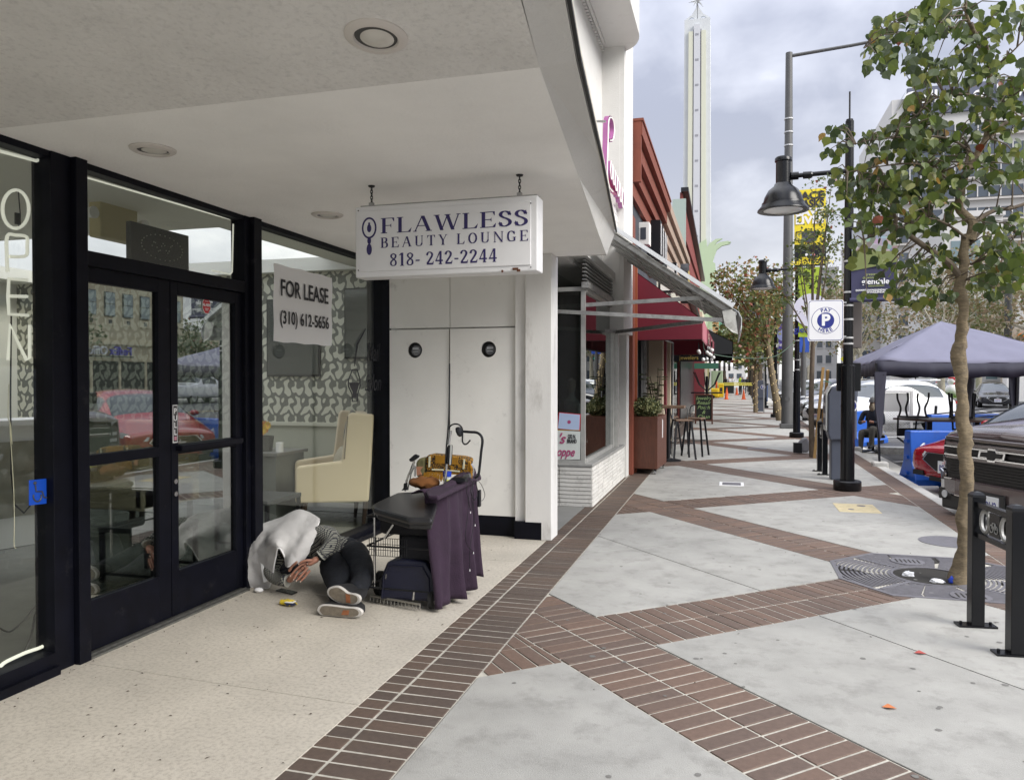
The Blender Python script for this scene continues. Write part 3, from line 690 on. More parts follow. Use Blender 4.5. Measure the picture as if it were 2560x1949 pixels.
# ---------------------------------------------------------------- hanging sign with serif lettering
def serif_glyphs():
    G = {}
    TK, TN, SF = .17, .055, .045
    def st(x, w=TK, y0=0, y1=1, a=1, b_=1):
        o = [[(x, y0), (x + w, y0), (x + w, y1), (x, y1)]]
        e_ = .075
        if a: o.append([(x - e_, y0), (x + w + e_, y0), (x + w + e_, y0 + SF), (x - e_, y0 + SF)])
        if b_: o.append([(x - e_, y1 - SF), (x + w + e_, y1 - SF), (x + w + e_, y1), (x - e_, y1)])
        return o
    def hb(x0, x1, y, t=SF): return [[(x0, y), (x1, y), (x1, y + t), (x0, y + t)]]
    def dg(x0, y0, x1, y1, w): return [[(x0, y0), (x0 + w, y0), (x1 + w, y1), (x1, y1)]]
    def sr(x, w, y, e_=.07): yy = y if y < .5 else y - SF; return [[(x - e_, yy), (x + w + e_, yy), (x + w + e_, yy + SF), (x - e_, yy + SF)]]
    def strk(pts, tk=TK, tn=TN):
        pts = [Vector((p[0], p[1], 0)) for p in pts]; pts = cat(pts, 5); L_, R_ = [], []; o = []
        for i, p in enumerate(pts):
            d = (pts[min(i + 1, len(pts) - 1)] - pts[max(i - 1, 0)]); d.normalize(); w = tn + (tk - tn) * abs(d.y) ** 1.3; n = Vector((-d.y, d.x, 0)) * w / 2
            L_.append(p + n); R_.append(p - n)
        for i in range(len(pts) - 1): o.append([(L_[i].x, L_[i].y), (L_[i + 1].x, L_[i + 1].y), (R_[i + 1].x, R_[i + 1].y), (R_[i].x, R_[i].y)])
        return o
    def tri(*p): return [list(p)]
    G['F'] = (.78, st(.09) + hb(.09, .70, 1 - SF) + hb(.2, .55, .48) + tri((.70, 1), (.70, .74), (.66, .80), (.60, .95)) + tri((.55, .62), (.55, .36), (.50, .48), (.50, .52)))
    G['E'] = (.82, st(.09) + hb(.09, .72, 1 - SF) + hb(.2, .56, .48) + hb(.09, .74, 0) + tri((.72, 1), (.72, .74), (.68, .80), (.62, .95)) + tri((.56, .62), (.56, .36), (.51, .48), (.51, .52)) + tri((.74, 0), (.78, .28), (.72, .2), (.62, .045)))
    G['L'] = (.80, st(.09) + hb(.09, .70, 0) + tri((.70, 0), (.76, .30), (.70, .2), (.58, .045)))
    G['A'] = (.98, dg(.06, 0, .42, 1, TN) + dg(.70, 0, .38, 1, TK * 1.08) + hb(.2, .68, .34) + sr(.06, TN, 0, .06) + sr(.70, TK, 0))
    G['W'] = (1.36, dg(.32, 0, .06, 1, TK) + dg(.36, 0, .66, 1, TN) + dg(.86, 0, .58, 1, TK) + dg(.92, 0, 1.20, 1, TN) + sr(.06, TK, 1, .06) + sr(.60, TK, 1, .06) + sr(1.20, TN, 1, .07))
    G['S'] = (.70, strk([(.56, .74), (.50, .88), (.34, .965), (.18, .90), (.13, .74), (.24, .60), (.42, .50), (.56, .36), (.55, .17), (.36, .035), (.18, .08), (.10, .26)], .17, .055) + tri((.58, .99), (.61, .70), (.57, .70), (.50, .88)) + tri((.08, .02), (.06, .32), (.10, .32), (.17, .12)))
    G['B'] = (.80, st(.09) + strk([(.2, .975), (.42, .965), (.58, .88), (.58, .66), (.42, .54), (.2, .525)]) + strk([(.2, .525), (.46, .52), (.64, .40), (.64, .14), (.46, .03), (.2, .025)]))
    G['U'] = (.92, st(.09, TK, .28, 1, 0, 1) + strk([(.175, .3), (.20, .12), (.40, .035), (.62, .08), (.72, .3)], .14, .06) + st(.69, .06, .28, 1, 0, 1))
    G['T'] = (.86, st(.34, TK, 0, 1, 1, 0) + hb(.05, .80, 1 - SF) + tri((.05, 1), (.04, .72), (.08, .8), (.18, .95)) + tri((.80, 1), (.81, .72), (.77, .8), (.67, .95)))
    G['Y'] = (.90, st(.36, TK, 0, .48, 1, 0) + dg(.36, .45, .06, 1, TK) + dg(.45, .45, .74, 1, TN) + sr(.06, TK, 1, .06) + sr(.74, TN, 1, .07))
    c = [(.45 + .34 * math.cos(a), .5 + .47 * math.sin(a)) for a in [i * math.pi / 8 for i in range(17)]]
    G['O'] = (.92, strk(c))
    G['N'] = (.96, st(.12, .06, 0, 1, 1, 0) + dg(.74, 0, .06, 1, TK) + st(.80, .06, 0, 1, 0, 1) + sr(.06, TK, 1, .02))
    G['G'] = (.94, strk([(.72, .74), (.62, .90), (.44, .97), (.22, .86), (.13, .5), (.22, .14), (.46, .03), (.66, .07), (.74, .14)], .17, .055) + st(.66, TK * .9, .06, .42, 0, 1) + tri((.74, .99), (.76, .68), (.72, .68), (.64, .86)))
    G['8'] = (.66, strk([(.33, .96), (.17, .88), (.15, .72), (.33, .54), (.50, .38), (.50, .14), (.33, .04), (.15, .12), (.13, .32), (.30, .50), (.46, .64), (.50, .84), (.33, .96)], .13, .055))
    G['1'] = (.56, st(.22, TK, 0, 1, 1, 0) + tri((.22, 1), (.22, .86), (.08, .80), (.08, .85)))
    G['2'] = (.66, strk([(.10, .72), (.16, .90), (.32, .96), (.48, .84), (.48, .66), (.34, .42), (.12, .10)], .15, .06) + hb(.08, .58, 0, .13) + tri((.58, 0), (.62, .26), (.58, .24), (.52, .12)))
    G['4'] = (.68, st(.36, .15, 0, 1, 0, 0) + dg(.04, .26, .36, 1, .07) + hb(.04, .62, .23, .10) + sr(.36, .15, 0, .05))
    G['-'] = (.42, hb(.06, .36, .32, .10)); G[' '] = (.32, [])
    return G
SG = serif_glyphs()
def serif(name, s, m, parent, o, w, h, ext=.0015, gap=.05, axis=(1, 0, 0)):
    ax = Vector(axis); tot = sum(SG[c][0] + gap for c in s) - gap; k = w / tot; x = 0; b = MB(); e = 0; nrm = Vector((0, 0, 1)).cross(ax) * -1
    for ch in s:
        for pl in SG[ch][1]:
            e += 1; b.poly([Vector(o) + ax * ((x + p[0]) * k) + Vector((0, 0, p[1] * h)) for p in pl], -nrm * -1, ext + .00004 * (e % 9))
        x += SG[ch][0] + gap
    return b.build(name, m, parent)
SY = 4.25
sg = thing('hanging_sign', 'white hanging box sign with navy serif lettering FLAWLESS BEAUTY LOUNGE', 'sign', (-1.62, SY, 2.34))
a0, a1 = atY(888, 520, SY), atY(1344, 684, SY)
X0, X1, Z0, Z1 = a0.x, a1.x, 2.135, 2.562
SGN = mat('sign_enamel', (.70, .70, .71), .35, noise_=.02, scale=6, dirt=(.50, .50, .52, .4, .6), dscale=6)
MB().box((X0, SY, Z0), (X1, SY + .13, Z1)).build('cabinet', SGN, sg, bevel=.008)
MB().box((X0 + .03, SY - .006, Z0 + .035), (X1 - .04, SY + .001, Z1 - .03)).build('face_panel', SGN, sg, bevel=.002)
MB().box((X0 + .02, SY + .03, Z1), (X1 - .01, SY + .10, Z1 + .012)).build('top_rail', GALV, sg)
yf = SY - .006
f0, f1 = atY(950, 0, yf).x, atY(1322, 0, yf).x
zz_ = lambda x, y: atY(x, y, yf).z
serif('lettering', 'FLAWLESS', NAVY, sg, (f0, yf, zz_(1130, 574)), f1 - f0, zz_(1130, 535) - zz_(1130, 574))
serif('lettering', 'BEAUTY LOUNGE', NAVY, sg, (f0, yf, zz_(1130, 611)), f1 - f0, zz_(1130, 585) - zz_(1130, 611), gap=.28)
g0, g1 = atY(972, 0, yf).x, atY(1244, 0, yf).x
serif('lettering', '818- 242-2244', NAVY, sg, (g0, yf, zz_(1110, 660)), g1 - g0, zz_(1110, 627) - zz_(1110, 660))
mc = atY(923, 570, yf); b = MB()
rg = []; n = 28
for i in range(n):
    t0, t1 = 2 * math.pi * i / n, 2 * math.pi * (i + 1) / n
    b.poly([(mc.x + r[0] * math.cos(a), yf, mc.z + r[1] * math.sin(a)) for r, a in (((.048, .064), t0), ((.038, .053), t0), ((.038, .053), t1), ((.048, .064), t1))], (0, -1, 0), .0016)
b.build('hand_mirror_emblem', NAVY, sg)
ell = lambda cx_, cz, rx, rz, e_: MB().poly([(cx_ + rx * math.cos(2 * math.pi * i / 20), yf, cz + rz * math.sin(2 * math.pi * i / 20)) for i in range(20)], (0, -1, 0), e_)
ell(mc.x, mc.z - .076, .012, .022, .0017).build('emblem_grip', NAVY, sg); ell(mc.x, mc.z - .128, .017, .034, .0018).build('emblem_handle', NAVY, sg); ell(mc.x, mc.z - .002, .014, .024, .0017).build('emblem_bottle', NAVY, sg)
MB().box((mc.x - .006, yf - .0018, mc.z + .018), (mc.x + .006, yf, mc.z + .032)).build('emblem_bottle_cap', NAVY, sg)
RUST = mat('rust_spot', (.10, .035, .015), .9)
for x, y, w in ((1290, 672, .02), (1256, 678, .006), (1297, 676, .012)):
    p = atY(x, y, yf); MB().box((p.x - w, yf - .0015, p.z - .006), (p.x + w * .6, SY, p.z + .007)).build('rust_patch', RUST, sg)
for px, py in ((896, 527), (896, 676), (1327, 508), (1327, 668)):
    p = atY(px, py, yf); MB().cyl((p.x, yf - .002, p.z), (p.x, yf, p.z), .004, n=8).build('screw', INK, sg)
for px in (929, 1299):
    x = atY(px, 500, SY + .065).x
    b = MB(); z = Z1 + .03; k = 0
    while z < 2.69:
        ax = (Vector((1, 0, 0)), Vector((0, 1, 0)))[k % 2]
        b.tube([Vector((x, SY + .065, z)) + ax * .007 * math.cos(t) + Vector((0, 0, .013 * math.sin(t))) for t in [i * math.pi / 4 for i in range(9)]], .0028, 5, cap=False); z += .018; k += 1
    b.build('chain', BLACK, sg)
    MB().lathe([(.0001, 0), (.022, 0), (.018, -.008), (.004, -.012)], (x, SY + .065, 2.70), 16).build('ceiling_hook', BLACK, sg)
    MB().box((x - .014, SY + .055, Z1 + .005), (x + .014, SY + .075, Z1 + .035)).build('bracket', GALV, sg)
# ================================================================ salon interior
INW = mat('interior_paint', (.68, .68, .62), .8); TILE = mat('polished_floor', (.22, .225, .21), .12, spec=.6, noise_=.2, scale=2)
def wallpaper():
    m = bpy.data.materials.new('damask_wallpaper'); m.use_nodes = True; t = m.node_tree; b = t.nodes['Principled BSDF']; ln = t.links.new
    g = t.nodes.new('ShaderNodeNewGeometry'); s = t.nodes.new('ShaderNodeSeparateXYZ'); ln(g.outputs['Position'], s.inputs[0])
    def M(op, a, b_=None):
        n = t.nodes.new('ShaderNodeMath'); n.operation = op
        for i, v in enumerate((a, b_)):
            if v is None: continue
            if isinstance(v, (int, float)): n.inputs[i].default_value = v
            else: ln(v, n.inputs[i])
        return n.outputs[0]
    u = M('MULTIPLY', s.outputs[0], 2 * math.pi / .27); v = M('MULTIPLY', s.outputs[2], 2 * math.pi / .40)
    c1 = M('MULTIPLY', M('COSINE', u), M('COSINE', v)); c2 = M('COSINE', M('MULTIPLY', u, 2.0)); c3 = M('COSINE', M('ADD', M('MULTIPLY', v, 3.0), M('MULTIPLY', M('COSINE', u), 1.6)))
    c4 = M('MULTIPLY', M('SINE', M('MULTIPLY', M('SINE', u), 3.1)), M('SINE', M('MULTIPLY', v, 2.0)))
    tot = M('ADD', M('ADD', c1, M('MULTIPLY', c2, .35)), M('ADD', M('MULTIPLY', c3, .45), M('MULTIPLY', c4, .55)))
    k = M('GREATER_THAN', M('ABSOLUTE', tot), .52)
    mx = t.nodes.new('ShaderNodeMix'); mx.data_type = 'RGBA'; ln(k, mx.inputs[0]); mx.inputs[6].default_value = (.15, .155, .13, 1); mx.inputs[7].default_value = (.60, .60, .50, 1)
    ln(mx.outputs[2], b.inputs['Base Color']); b.inputs['Roughness'].default_value = .6; return m
room = struct(MB().box((-9, -2, -.06), (-3.5, 8.2, -.004)).build('interior_floor', TILE))
MB().box((-9.2, -2.2, 0), (-9, 8.2, 2.75)).build('side_wall', INW, salon)
MB().box((-9, 7.98, 1.02), (-3.34, 8.2, 2.75)).build('wallpapered_wall', wallpaper(), salon)
MB().box((-9, 7.98, 0), (-3.34, 8.2, .98)).build('dado', mat('sage_dado', (.46, .47, .38), .8), salon)
MB().box((-9, 7.95, .98), (-3.34, 8.2, 1.02)).build('chair_rail', mat('cream_rail', (.6, .6, .5), .5), salon); MB().box((-9, 7.965, 0), (-3.34, 8.0, .10)).build('skirting', WHITEP, salon)
[MB().box((-9 + k * 1.35, -2.2, -.05), (-8.9 + k * 1.35, -2, 2.75)).build('added_rear_mullion', DARKM, salon) for k in range(5)]; MB().box((-4.0, -2.2, 2.75), (-3.47, 8.2, 2.9)).box((-9.2, -2.2, 2.75), (-8.6, 8.2, 2.9)).box((-8.6, 7.85, 2.75), (-4.0, 8.2, 2.9)).box((-8.6, -2.2, 2.75), (-4.0, 5.4, 2.9)).build('interior_ceiling', mat('ceiling_board', (.75, .75, .7), .8), salon)  # ceiling gap and open rear bay are unseen additions that let daylight in
WSIDE = mat('upper_stucco', (.6, .6, .57), .9)
MB().box((-3.52, -2, 2.71), (-3.46, 8.2, 2.95)).build('lintel', INW, salon)
# wing chair
CREAM = mat('cream_upholstery', (.66, .56, .40), .75, bump=.1, bscale=300); WOODD = mat('dark_leg_wood', (.03, .018, .012), .5); THROW = mat('taupe_throw', (.16, .15, .125), .9, bump=.4, bscale=120)
wc_ = thing('wing_chair', 'cream wing armchair with nailhead trim and taupe throw inside the window', 'armchair', (-4.0, 7.2, 0))
PRF = [(0, .27), (0, .60), (.03, .64), (.58, .69), (.66, 1.14), (.70, 1.18), (1.0, 1.16), (.97, .7), (.93, .27)]
def side(p, q):
    p, q = Vector(p), Vector(q); d = q - p; n = Vector((-d.y, d.x)).normalized(); return MB().poly([(p.x + d.x * s_, p.y + d.y * s_, z) for s_, z in PRF], (n.x, n.y, 0), .09)
FA, FB, FC, FD = (-4.22, 6.88), (-3.50, 7.18), (-4.52, 7.36), (-3.92, 7.74)
side(FA, FB).build('side_panel', CREAM, wc_, bevel=.02); side(FC, FD).build('side_panel', CREAM, wc_, bevel=.02)
MB().poly([(-3.56, 7.25, .27), (-3.72, 7.19, .27), (-4.04, 7.66, .27), (-3.9, 7.8, .27)], (0, 0, 1), .90).build('backrest', CREAM, wc_, bevel=.03); MB().poly([(-4.22, 6.95, .27), (-3.68, 7.18, .27), (-4.0, 7.68, .27), (-4.5, 7.38, .27)], (0, 0, 1), .2).build('seat', CREAM, wc_, bevel=.03)
for x, y in ((-4.15, 6.95), (-3.60, 7.2), (-4.4, 7.35), (-3.95, 7.7)): MB().tube([(x, y, .27), (x - .03, y, 0)], [.03, .018], 8).build('leg', WOODD, wc_)
b = MB()
for k in range(24): b.sphere((-3.765 + k * .001, 7.06 + k * .001, .72 + k * .018), .007, 5)
b.build('nailhead_trim', mat('nailheads', (.12, .09, .06), .4, .8), wc_, kind='stuff')
q = MB(); g = []
for i in range(13):
    for j in range(9):
        s_ = i / 12; y = 7.72 - .30 * math.sin(s_ * math.pi * .55) ; z = 1.0 + .22 * math.sin(min(s_ * 3, 1) * math.pi / 2) - .5 * max(0, s_ - .3); t_2 = j / 8; g.append((-3.68 - .22 * t_2 - (7.68 - y) * .5, 7.24 + .36 * t_2 - (7.68 - y) * .25, z - .02 + .006 * math.sin(j * 2)))
q.add(g, [(i * 9 + j, i * 9 + j + 1, i * 9 + j + 10, i * 9 + j + 9) for i in range(12) for j in range(8)])
o = q.build('throw_blanket', THROW); setorigin(o, (-3.9, 7.4, 1.0)); tag(o, 'taupe throw draped over the back of the cream armchair', 'blanket'); o.modifiers.new('s', 'SOLIDIFY').thickness = .015
b = MB(); b.sphere((0, 0, 0), 1, 10, (.20, .075, .17)); b.v = [(x + .0, y, z) for x, y, z in b.v]
o = b.build('cushion', mat('beige_cushion', (.42, .38, .28), .7, bump=.4, bscale=30), smooth=True); o.location = (-3.93, 7.28, .66); o.rotation_euler = (R(-15), 0, R(-58)); tag(o, 'beige satin cushion leaning in the cream armchair', 'cushion')
# side cabinet with flowers and candle
t = thing('side_table', 'grey box side table carrying yellow flowers behind the window', 'table', (-4.95, 7.3, 0))
MB().box((-5.3, 7.05, .0), (-4.55, 7.6, .72)).build('body', mat('grey_cabinet', (.12, .13, .12), .5), t, bevel=.008); MB().box((-5.33, 7.02, .72), (-4.52, 7.63, .75)).build('top', mat('grey_top', (.18, .18, .17), .4), t)
vs = thing('flower_pot', 'ribbed dark planter of yellow and orange artificial flowers', 'flowers', (-4.84, 7.25, .75))
MB().lathe([(.10, 0), (.12, .16), (.105, .16)], (-4.84, 7.25, .75), 20).build('pot', mat('ribbed_pot', (.10, .10, .09), .6), vs)
random.seed(4)
for k in range(16):
    a = random.random() * 6.28; r = random.uniform(0, .13); c = Vector((-4.84 + r * math.cos(a), 7.25 + r * math.sin(a) * .7, .95 + random.uniform(0, .10)))
    b = MB()
    for j in range(9):
        t_1 = 2 * math.pi * j / 9; d = Vector((math.cos(t_1), -.4, math.sin(t_1))).normalized() * .05; s_ = Vector((-math.sin(t_1), 0, math.cos(t_1))) * .012
        b.quad(c, c + d * .6 + s_, c + d, c + d * .6 - s_)
    b.build('flower', mat('yellow_petal', (.75, .50, .05), .6) if k % 3 else mat('orange_petal', (.7, .25, .08), .6), vs)
tag(setorigin(MB().cyl((-4.60, 7.2, .75), (-4.60, 7.2, .85), .04).build('candle', WHITEP), (-4.60, 7.2, .75)), 'short white candle on the grey side table', 'candle')
# black low tables
for (x, y, h, w, lb) in ((-4.15, 6.15, .46, .55, 'black framed low table with grey top beside the mullion'), (-4.3, 4.95, .42, .5, 'black framed low table seen through the right door glass')):
    t = thing('low_table', lb, 'table', (x, y, 0), 0, 'black low tables in the salon')
    MB().box((x - w / 2, y - w / 2, h - .04), (x + w / 2, y + w / 2, h)).build('top', mat('table_top_grey', (.05, .055, .06), .35), t, bevel=.004)
    for a, c in ((-1, -1), (1, -1), (1, 1), (-1, 1)): MB().box((x + a * (w / 2 - .02) - .015, y + c * (w / 2 - .02) - .015, 0), (x + a * (w / 2 - .02) + .015, y + c * (w / 2 - .02) + .015, h - .04)).build('leg', BLACK, t)
    for a in (-1, 1): MB().box((x - w / 2, y + a * (w / 2 - .02) - .01, .06), (x + w / 2, y + a * (w / 2 - .02) + .01, .08)).build('rail', BLACK, t)
# second armchair seen through the left door
t = thing('tub_armchair', 'beige armchair with dark legs in the middle of the salon floor', 'armchair', (-5.6, 6.2, 0))
MB().box((-6.0, 5.9, .3), (-5.2, 6.7, .52)).build('seat', CREAM, t, bevel=.03); MB().box((-6.0, 6.55, .52), (-5.2, 6.7, 1.1)).build('backrest', CREAM, t, bevel=.03)
for x in (-6.0, -5.3): MB().box((x, 5.9, .3), (x + .1, 6.6, .7)).build('armrest', CREAM, t, bevel=.02)
for x, y in ((-5.95, 5.95), (-5.25, 5.95), (-5.95, 6.6), (-5.25, 6.6)): MB().box((x - .02, y - .02, 0), (x + .02, y + .02, .3)).build('leg', WOODD, t)
# wall mirrors
MIR = mat('dark_mirror', (.16, .17, .165), .1, .6)
for x0, x1, z0, z1, lb in ((-4.24, -3.93, 1.75, 2.55, 'narrow dark mirror panel on the damask wall near the white meter wall'), (-5.25, -4.55, 1.55, 2.45, 'wide dark display panel on the damask wall behind the poster')):
    t = thing('wall_mirror', lb, 'mirror', ((x0 + x1) / 2, 7.97, (z0 + z1) / 2), 0, 'dark panels on the damask wall'); MB().box((x0, 7.955, z0), (x1, 7.98, z1)).build('frame', BLACK, t); MB().box((x0 + .02, 7.945, z0 + .02), (x1 - .02, 7.957, z1 - .02)).build('panel', MIR, t)
# tufted reception counter behind the left window
cnt = thing('reception_counter', 'white panelled reception counter with grey button tufted front behind left window', 'counter', (-5.8, 4.8, 0))
ca, cb = Vector((-6.9, 3.4)), Vector((-6.05, 6.1)); d = (cb - ca).normalized(); n = Vector((d.y, -d.x))
def cbox(u0, u1, v0, v1, z0, z1): 
    p = [ca + d * u + n * v for u, v in ((u0, v0), (u1, v0), (u1, v1), (u0, v1))]; return MB().poly([(q.x, q.y, z0) for q in p], (0, 0, 1), z1 - z0)
LN = (cb - ca).length
cbox(0, LN, -.4, 0, 0, 1.1).build('body', WHITEP, cnt); cbox(-.03, LN + .03, -.45, .04, 1.1, 1.15).build('top', WHITEP, cnt)
TUFT = mat('grey_tufted_leather', (.30, .29, .24), .35)
b = MB(); nu, nv = 60, 24; g = []
for i in range(nu + 1):
    for j in range(nv + 1):
        u, z = .12 + (LN - .24) * i / nu, .28 + .68 * j / nv
        k = abs(math.sin(math.pi * (u / .32 + z / .3))) * abs(math.sin(math.pi * (u / .32 - z / .3))); p = ca + d * u + n * (.012 + .04 * k ** .4); g.append((p.x, p.y, z))
b.add(g, [(i * (nv + 1) + j, (i + 1) * (nv + 1) + j, (i + 1) * (nv + 1) + j + 1, i * (nv + 1) + j + 1) for i in range(nu) for j in range(nv)]); b.build('tufted_panel', TUFT, cnt, smooth=True)
# emergency light, LED board
t = thing('emergency_light', 'yellowed emergency light box with two lamp heads behind the transom glass', 'emergency light', (-4.2, 4.55, 2.65))
YP = mat('yellowed_plastic', (.50, .44, .25), .5)
p0, p1, p2, p3 = [atX(x, y, -4.2) for x, y in ((250, 488), (345, 518), (345, 602), (240, 588))]
MB().box((-4.3, p0.y, p3.z), (-4.2, p1.y, p0.z)).build('box', YP, t, bevel=.012)
for y_ in (p0.y - .07, p1.y + .05):
    MB().tube([(-4.24, y_ + .05 * (1 if y_ < 4.5 else -1), 2.66), (-4.2, y_, 2.66)], .008, 6).build('arm', YP, t); MB().lathe([(.01, -.05), (.035, -.02), (.042, .02), (.0001, .02)], (-4.2, y_, 2.66), 16, Matrix.Rotation(R(90), 3, 'Y')).build('lamp_head', WHITEP, t)
t = thing('led_board', 'black LED sign board facing the street behind the transom glass', 'sign', (-3.8, 4.5, 2.46))
MB().box((-3.83, 4.21, 2.3), (-3.79, 4.77, 2.56)).build('board', mat('black_board', (.014, .016, .016), .4), t); DOT = mat('led_dot', (.45, .45, .4), .4)
b = MB(); 
for k in range(26): a = k / 26 * 2 * math.pi; b.sphere((-3.788, 4.50 + .20 * math.cos(a), 2.43 + .085 * math.sin(a)), .004, 4)
for k in range(14): b.sphere((-3.788, 4.40 + .015 * k, 2.43 + .03 * math.sin(k * 1.1)), .004, 4)
b.build('led_dots', DOT, t, kind='stuff')
# OPEN neon
NEON = mat('neon_tube', (.80, .80, .74), .25, spec=.7, emit=(1, 1, .9), es=.22); t = thing('open_neon_sign', 'white neon tube sign spelling OPEN vertically in left window', 'neon sign', (-3.5, 3.03, 1.9))  # white tubes that show no glow; faint emission added to brighten them
nx = -3.5; A = lambda x, y: atX(x, y, nx)
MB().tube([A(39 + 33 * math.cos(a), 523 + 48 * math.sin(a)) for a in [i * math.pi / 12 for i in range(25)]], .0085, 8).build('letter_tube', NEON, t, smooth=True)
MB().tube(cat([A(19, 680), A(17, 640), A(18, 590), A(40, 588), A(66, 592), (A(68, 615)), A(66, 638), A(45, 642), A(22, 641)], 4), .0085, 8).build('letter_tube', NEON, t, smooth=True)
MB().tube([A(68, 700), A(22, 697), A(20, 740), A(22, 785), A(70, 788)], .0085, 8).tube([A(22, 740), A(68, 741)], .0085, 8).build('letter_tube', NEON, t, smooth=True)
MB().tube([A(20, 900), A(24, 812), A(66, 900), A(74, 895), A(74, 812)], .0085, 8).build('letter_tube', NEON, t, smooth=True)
MB().tube([A(39, 480), A(46, 480), A(51, 540), A(46, 570)], .003, 5).build('hanging_cord', BLACK, t); MB().box(A(40, 560) - Vector((.01, 0, 0)), A(52, 534)).build('transformer', BLACK, t)
MB().tube([A(28, 790), A(26, 1000), A(28, 1180), A(36, 1260), A(60, 1282), A(76, 1262)], .004, 6).build('power_cord', BLACK, t)
t = thing('neon_border_tube', 'white neon tube framing the left window edge beside the black mullion', 'neon tube', (-3.46, 3.15, 1.3)); A = lambda x, y: atX(x, y, -3.455)
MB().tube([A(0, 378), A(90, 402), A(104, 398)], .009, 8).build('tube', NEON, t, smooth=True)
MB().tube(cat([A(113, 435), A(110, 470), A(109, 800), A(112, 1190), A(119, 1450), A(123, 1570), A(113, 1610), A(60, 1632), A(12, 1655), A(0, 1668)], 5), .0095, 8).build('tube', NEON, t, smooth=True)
MB().box(A(118, 802) - Vector((.02, 0, 0)), A(134, 858)).build('switch_box', mat('grey_plastic', (.4, .4, .38), .5), t)
t = thing('neon_border_tube', 'thin neon tube under the head rail of transom and right window', 'neon tube', (-3.47, 4.5, 2.6)); A = lambda x, y: atX(x, y, -3.46)
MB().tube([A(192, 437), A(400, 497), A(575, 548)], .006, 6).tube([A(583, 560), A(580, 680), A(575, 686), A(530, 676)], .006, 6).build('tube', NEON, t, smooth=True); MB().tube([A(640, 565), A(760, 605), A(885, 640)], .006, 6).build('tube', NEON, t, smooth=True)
t = thing('pull_cord', 'frayed white cord hanging down inside the left window', 'cord', (-3.47, 3.0, 1.2)); MB().tube(cat([A(22, 960), A(20, 1040), A(26, 1060), A(30, 1110), A(24, 1060), A(33, 1200), A(36, 1300), A(35, 1360), A(40, 1370)], 4), .0022, 5).build('cord', mat('cotton_cord', (.6, .57, .45), .9), t)
t = thing('window_cable', 'black cables looping along the floor behind the left window', 'cable', (-3.5, 3.1, .4)); A = lambda x, y: atX(x, y, -3.5)
MB().tube(cat([A(0, 1570), A(25, 1578), A(60, 1550), A(90, 1515), A(115, 1500)], 6), .005, 6).build('cable', BLACK, t); MB().tube(cat([A(60, 1630), A(78, 1590), (A(90, 1530)), A(115, 1500)], 6), .006, 6).build('cable', BLACK, t)
# ================================================================ children's shop: brick planter base, windows, canvas awning
shop = thing('childrens_shop', 'white shopfront with low painted brick base, aluminium windows and louvred transom', 'shop', (-1.8, 10.6, 0))
def Q(n, m, bb, **k): return bb.build(n, m, shop, **k)
WBR = mat('white_painted_brick', (.66, .65, .62), .75, noise_=.08, scale=12, rnd=.06, bump=.4, bscale=120, dirt=(.22, .21, .20, .7, .54), dscale=9)
WGR = mat('grey_joint', (.30, .29, .28), .9)
Q('base_core', WGR, MB().box((-2.9, 9.075, 0), (-1.605, 12.26, .475)))
n = 10; ch = .475 / n
me1 = MB().box((0, 0, 0), (.395, .03, ch - .008)).build('x', WBR); m1 = me1.data; bpy.data.objects.remove(me1)
me1 = MB().box((0, 0, 0), (.03, .395, ch - .008)).build('x', WBR); m2 = me1.data; bpy.data.objects.remove(me1)
random.seed(8)
def pc(me, p, sx=1, sy=1):
    o = bpy.data.objects.new('brick', me); COL.objects.link(o); o.parent = shop; o.location = Vector(p) - shop.location + Vector((random.uniform(-.002, .002), random.uniform(-.003, .003), 0)); o.scale = (sx, sy, 1)
for r in range(n):
    z = r * ch + .003
    for k in range(3):
        x1 = -1.580 - k * .405; w = 1.0
        pc(m1, (x1 - .395, 9.05, z))
    for k in range(8): 
        pc(m2, (-1.608, 9.083 + k * .402, z), 1, .99 if k < 7 else .88)
SILLM = mat('sill_stone', (.30, .30, .29), .6, noise_=.15, scale=8)
Q('window_sill', SILLM, MB().poly([(x, y, .478) for x, y in ((-2.9, 9.04), (-1.575, 9.04), (-1.575, 12.27), (-2.9, 12.27))], (0, 0, 1), .03), bevel=.004)
AL = mat('aluminium_frame', (.50, .50, .48), .4, .5, noise_=.1, scale=10)
gx = -1.70
Q('window_frame', AL, MB().box((gx - .03, 9.12, .51), (gx + .02, 9.17, 2.62)).box((gx - .03, 9.17, .51), (gx + .03, 11.35, .56)).box((gx - .03, 9.17, 2.56), (gx + .03, 11.35, 2.62)))
Q('window_frame', AL, MB().box((-2.10, 9.12, .51), (-2.04, 9.17, 2.75)).box((-2.04, 9.12, .51), (gx - .03, 9.16, .55)).box((-2.04, 9.12, 2.57), (gx - .03, 9.16, 2.62)))
Q('door_jamb', AL, MB().box((-2.06, 7.50, 0), (-1.99, 7.56, 2.75)).box((-2.11, 9.0, .51), (-2.06, 9.05, 2.7)))
Q('post', AL, MB().box((gx - .05, 11.30, .51), (gx + .04, 11.40, 2.9)).box((gx - .04, 11.42, .51), (gx + .09, 11.52, 3.0)))
Q('end_pier', WHITE, MB().box((-1.75, 11.95, .0), (-1.555, 12.25, 4.5)))
Q('window_pane', GLASSD, MB().box((gx - .004, 9.17, .56), (gx, 11.32, 2.56)))
Q('window_pane', GLASSD, MB().box((-2.04, 9.138, .55), (gx - .03, 9.142, 2.57)))
Q('door_pane', GLASSD, MB().box((-2.9, 8.7, .1), (-2.1, 8.71, 2.6)))
Q('window_pane', GLASSD, MB().box((gx - .004, 11.52, .56), (gx, 11.94, 2.9)))
b = MB()
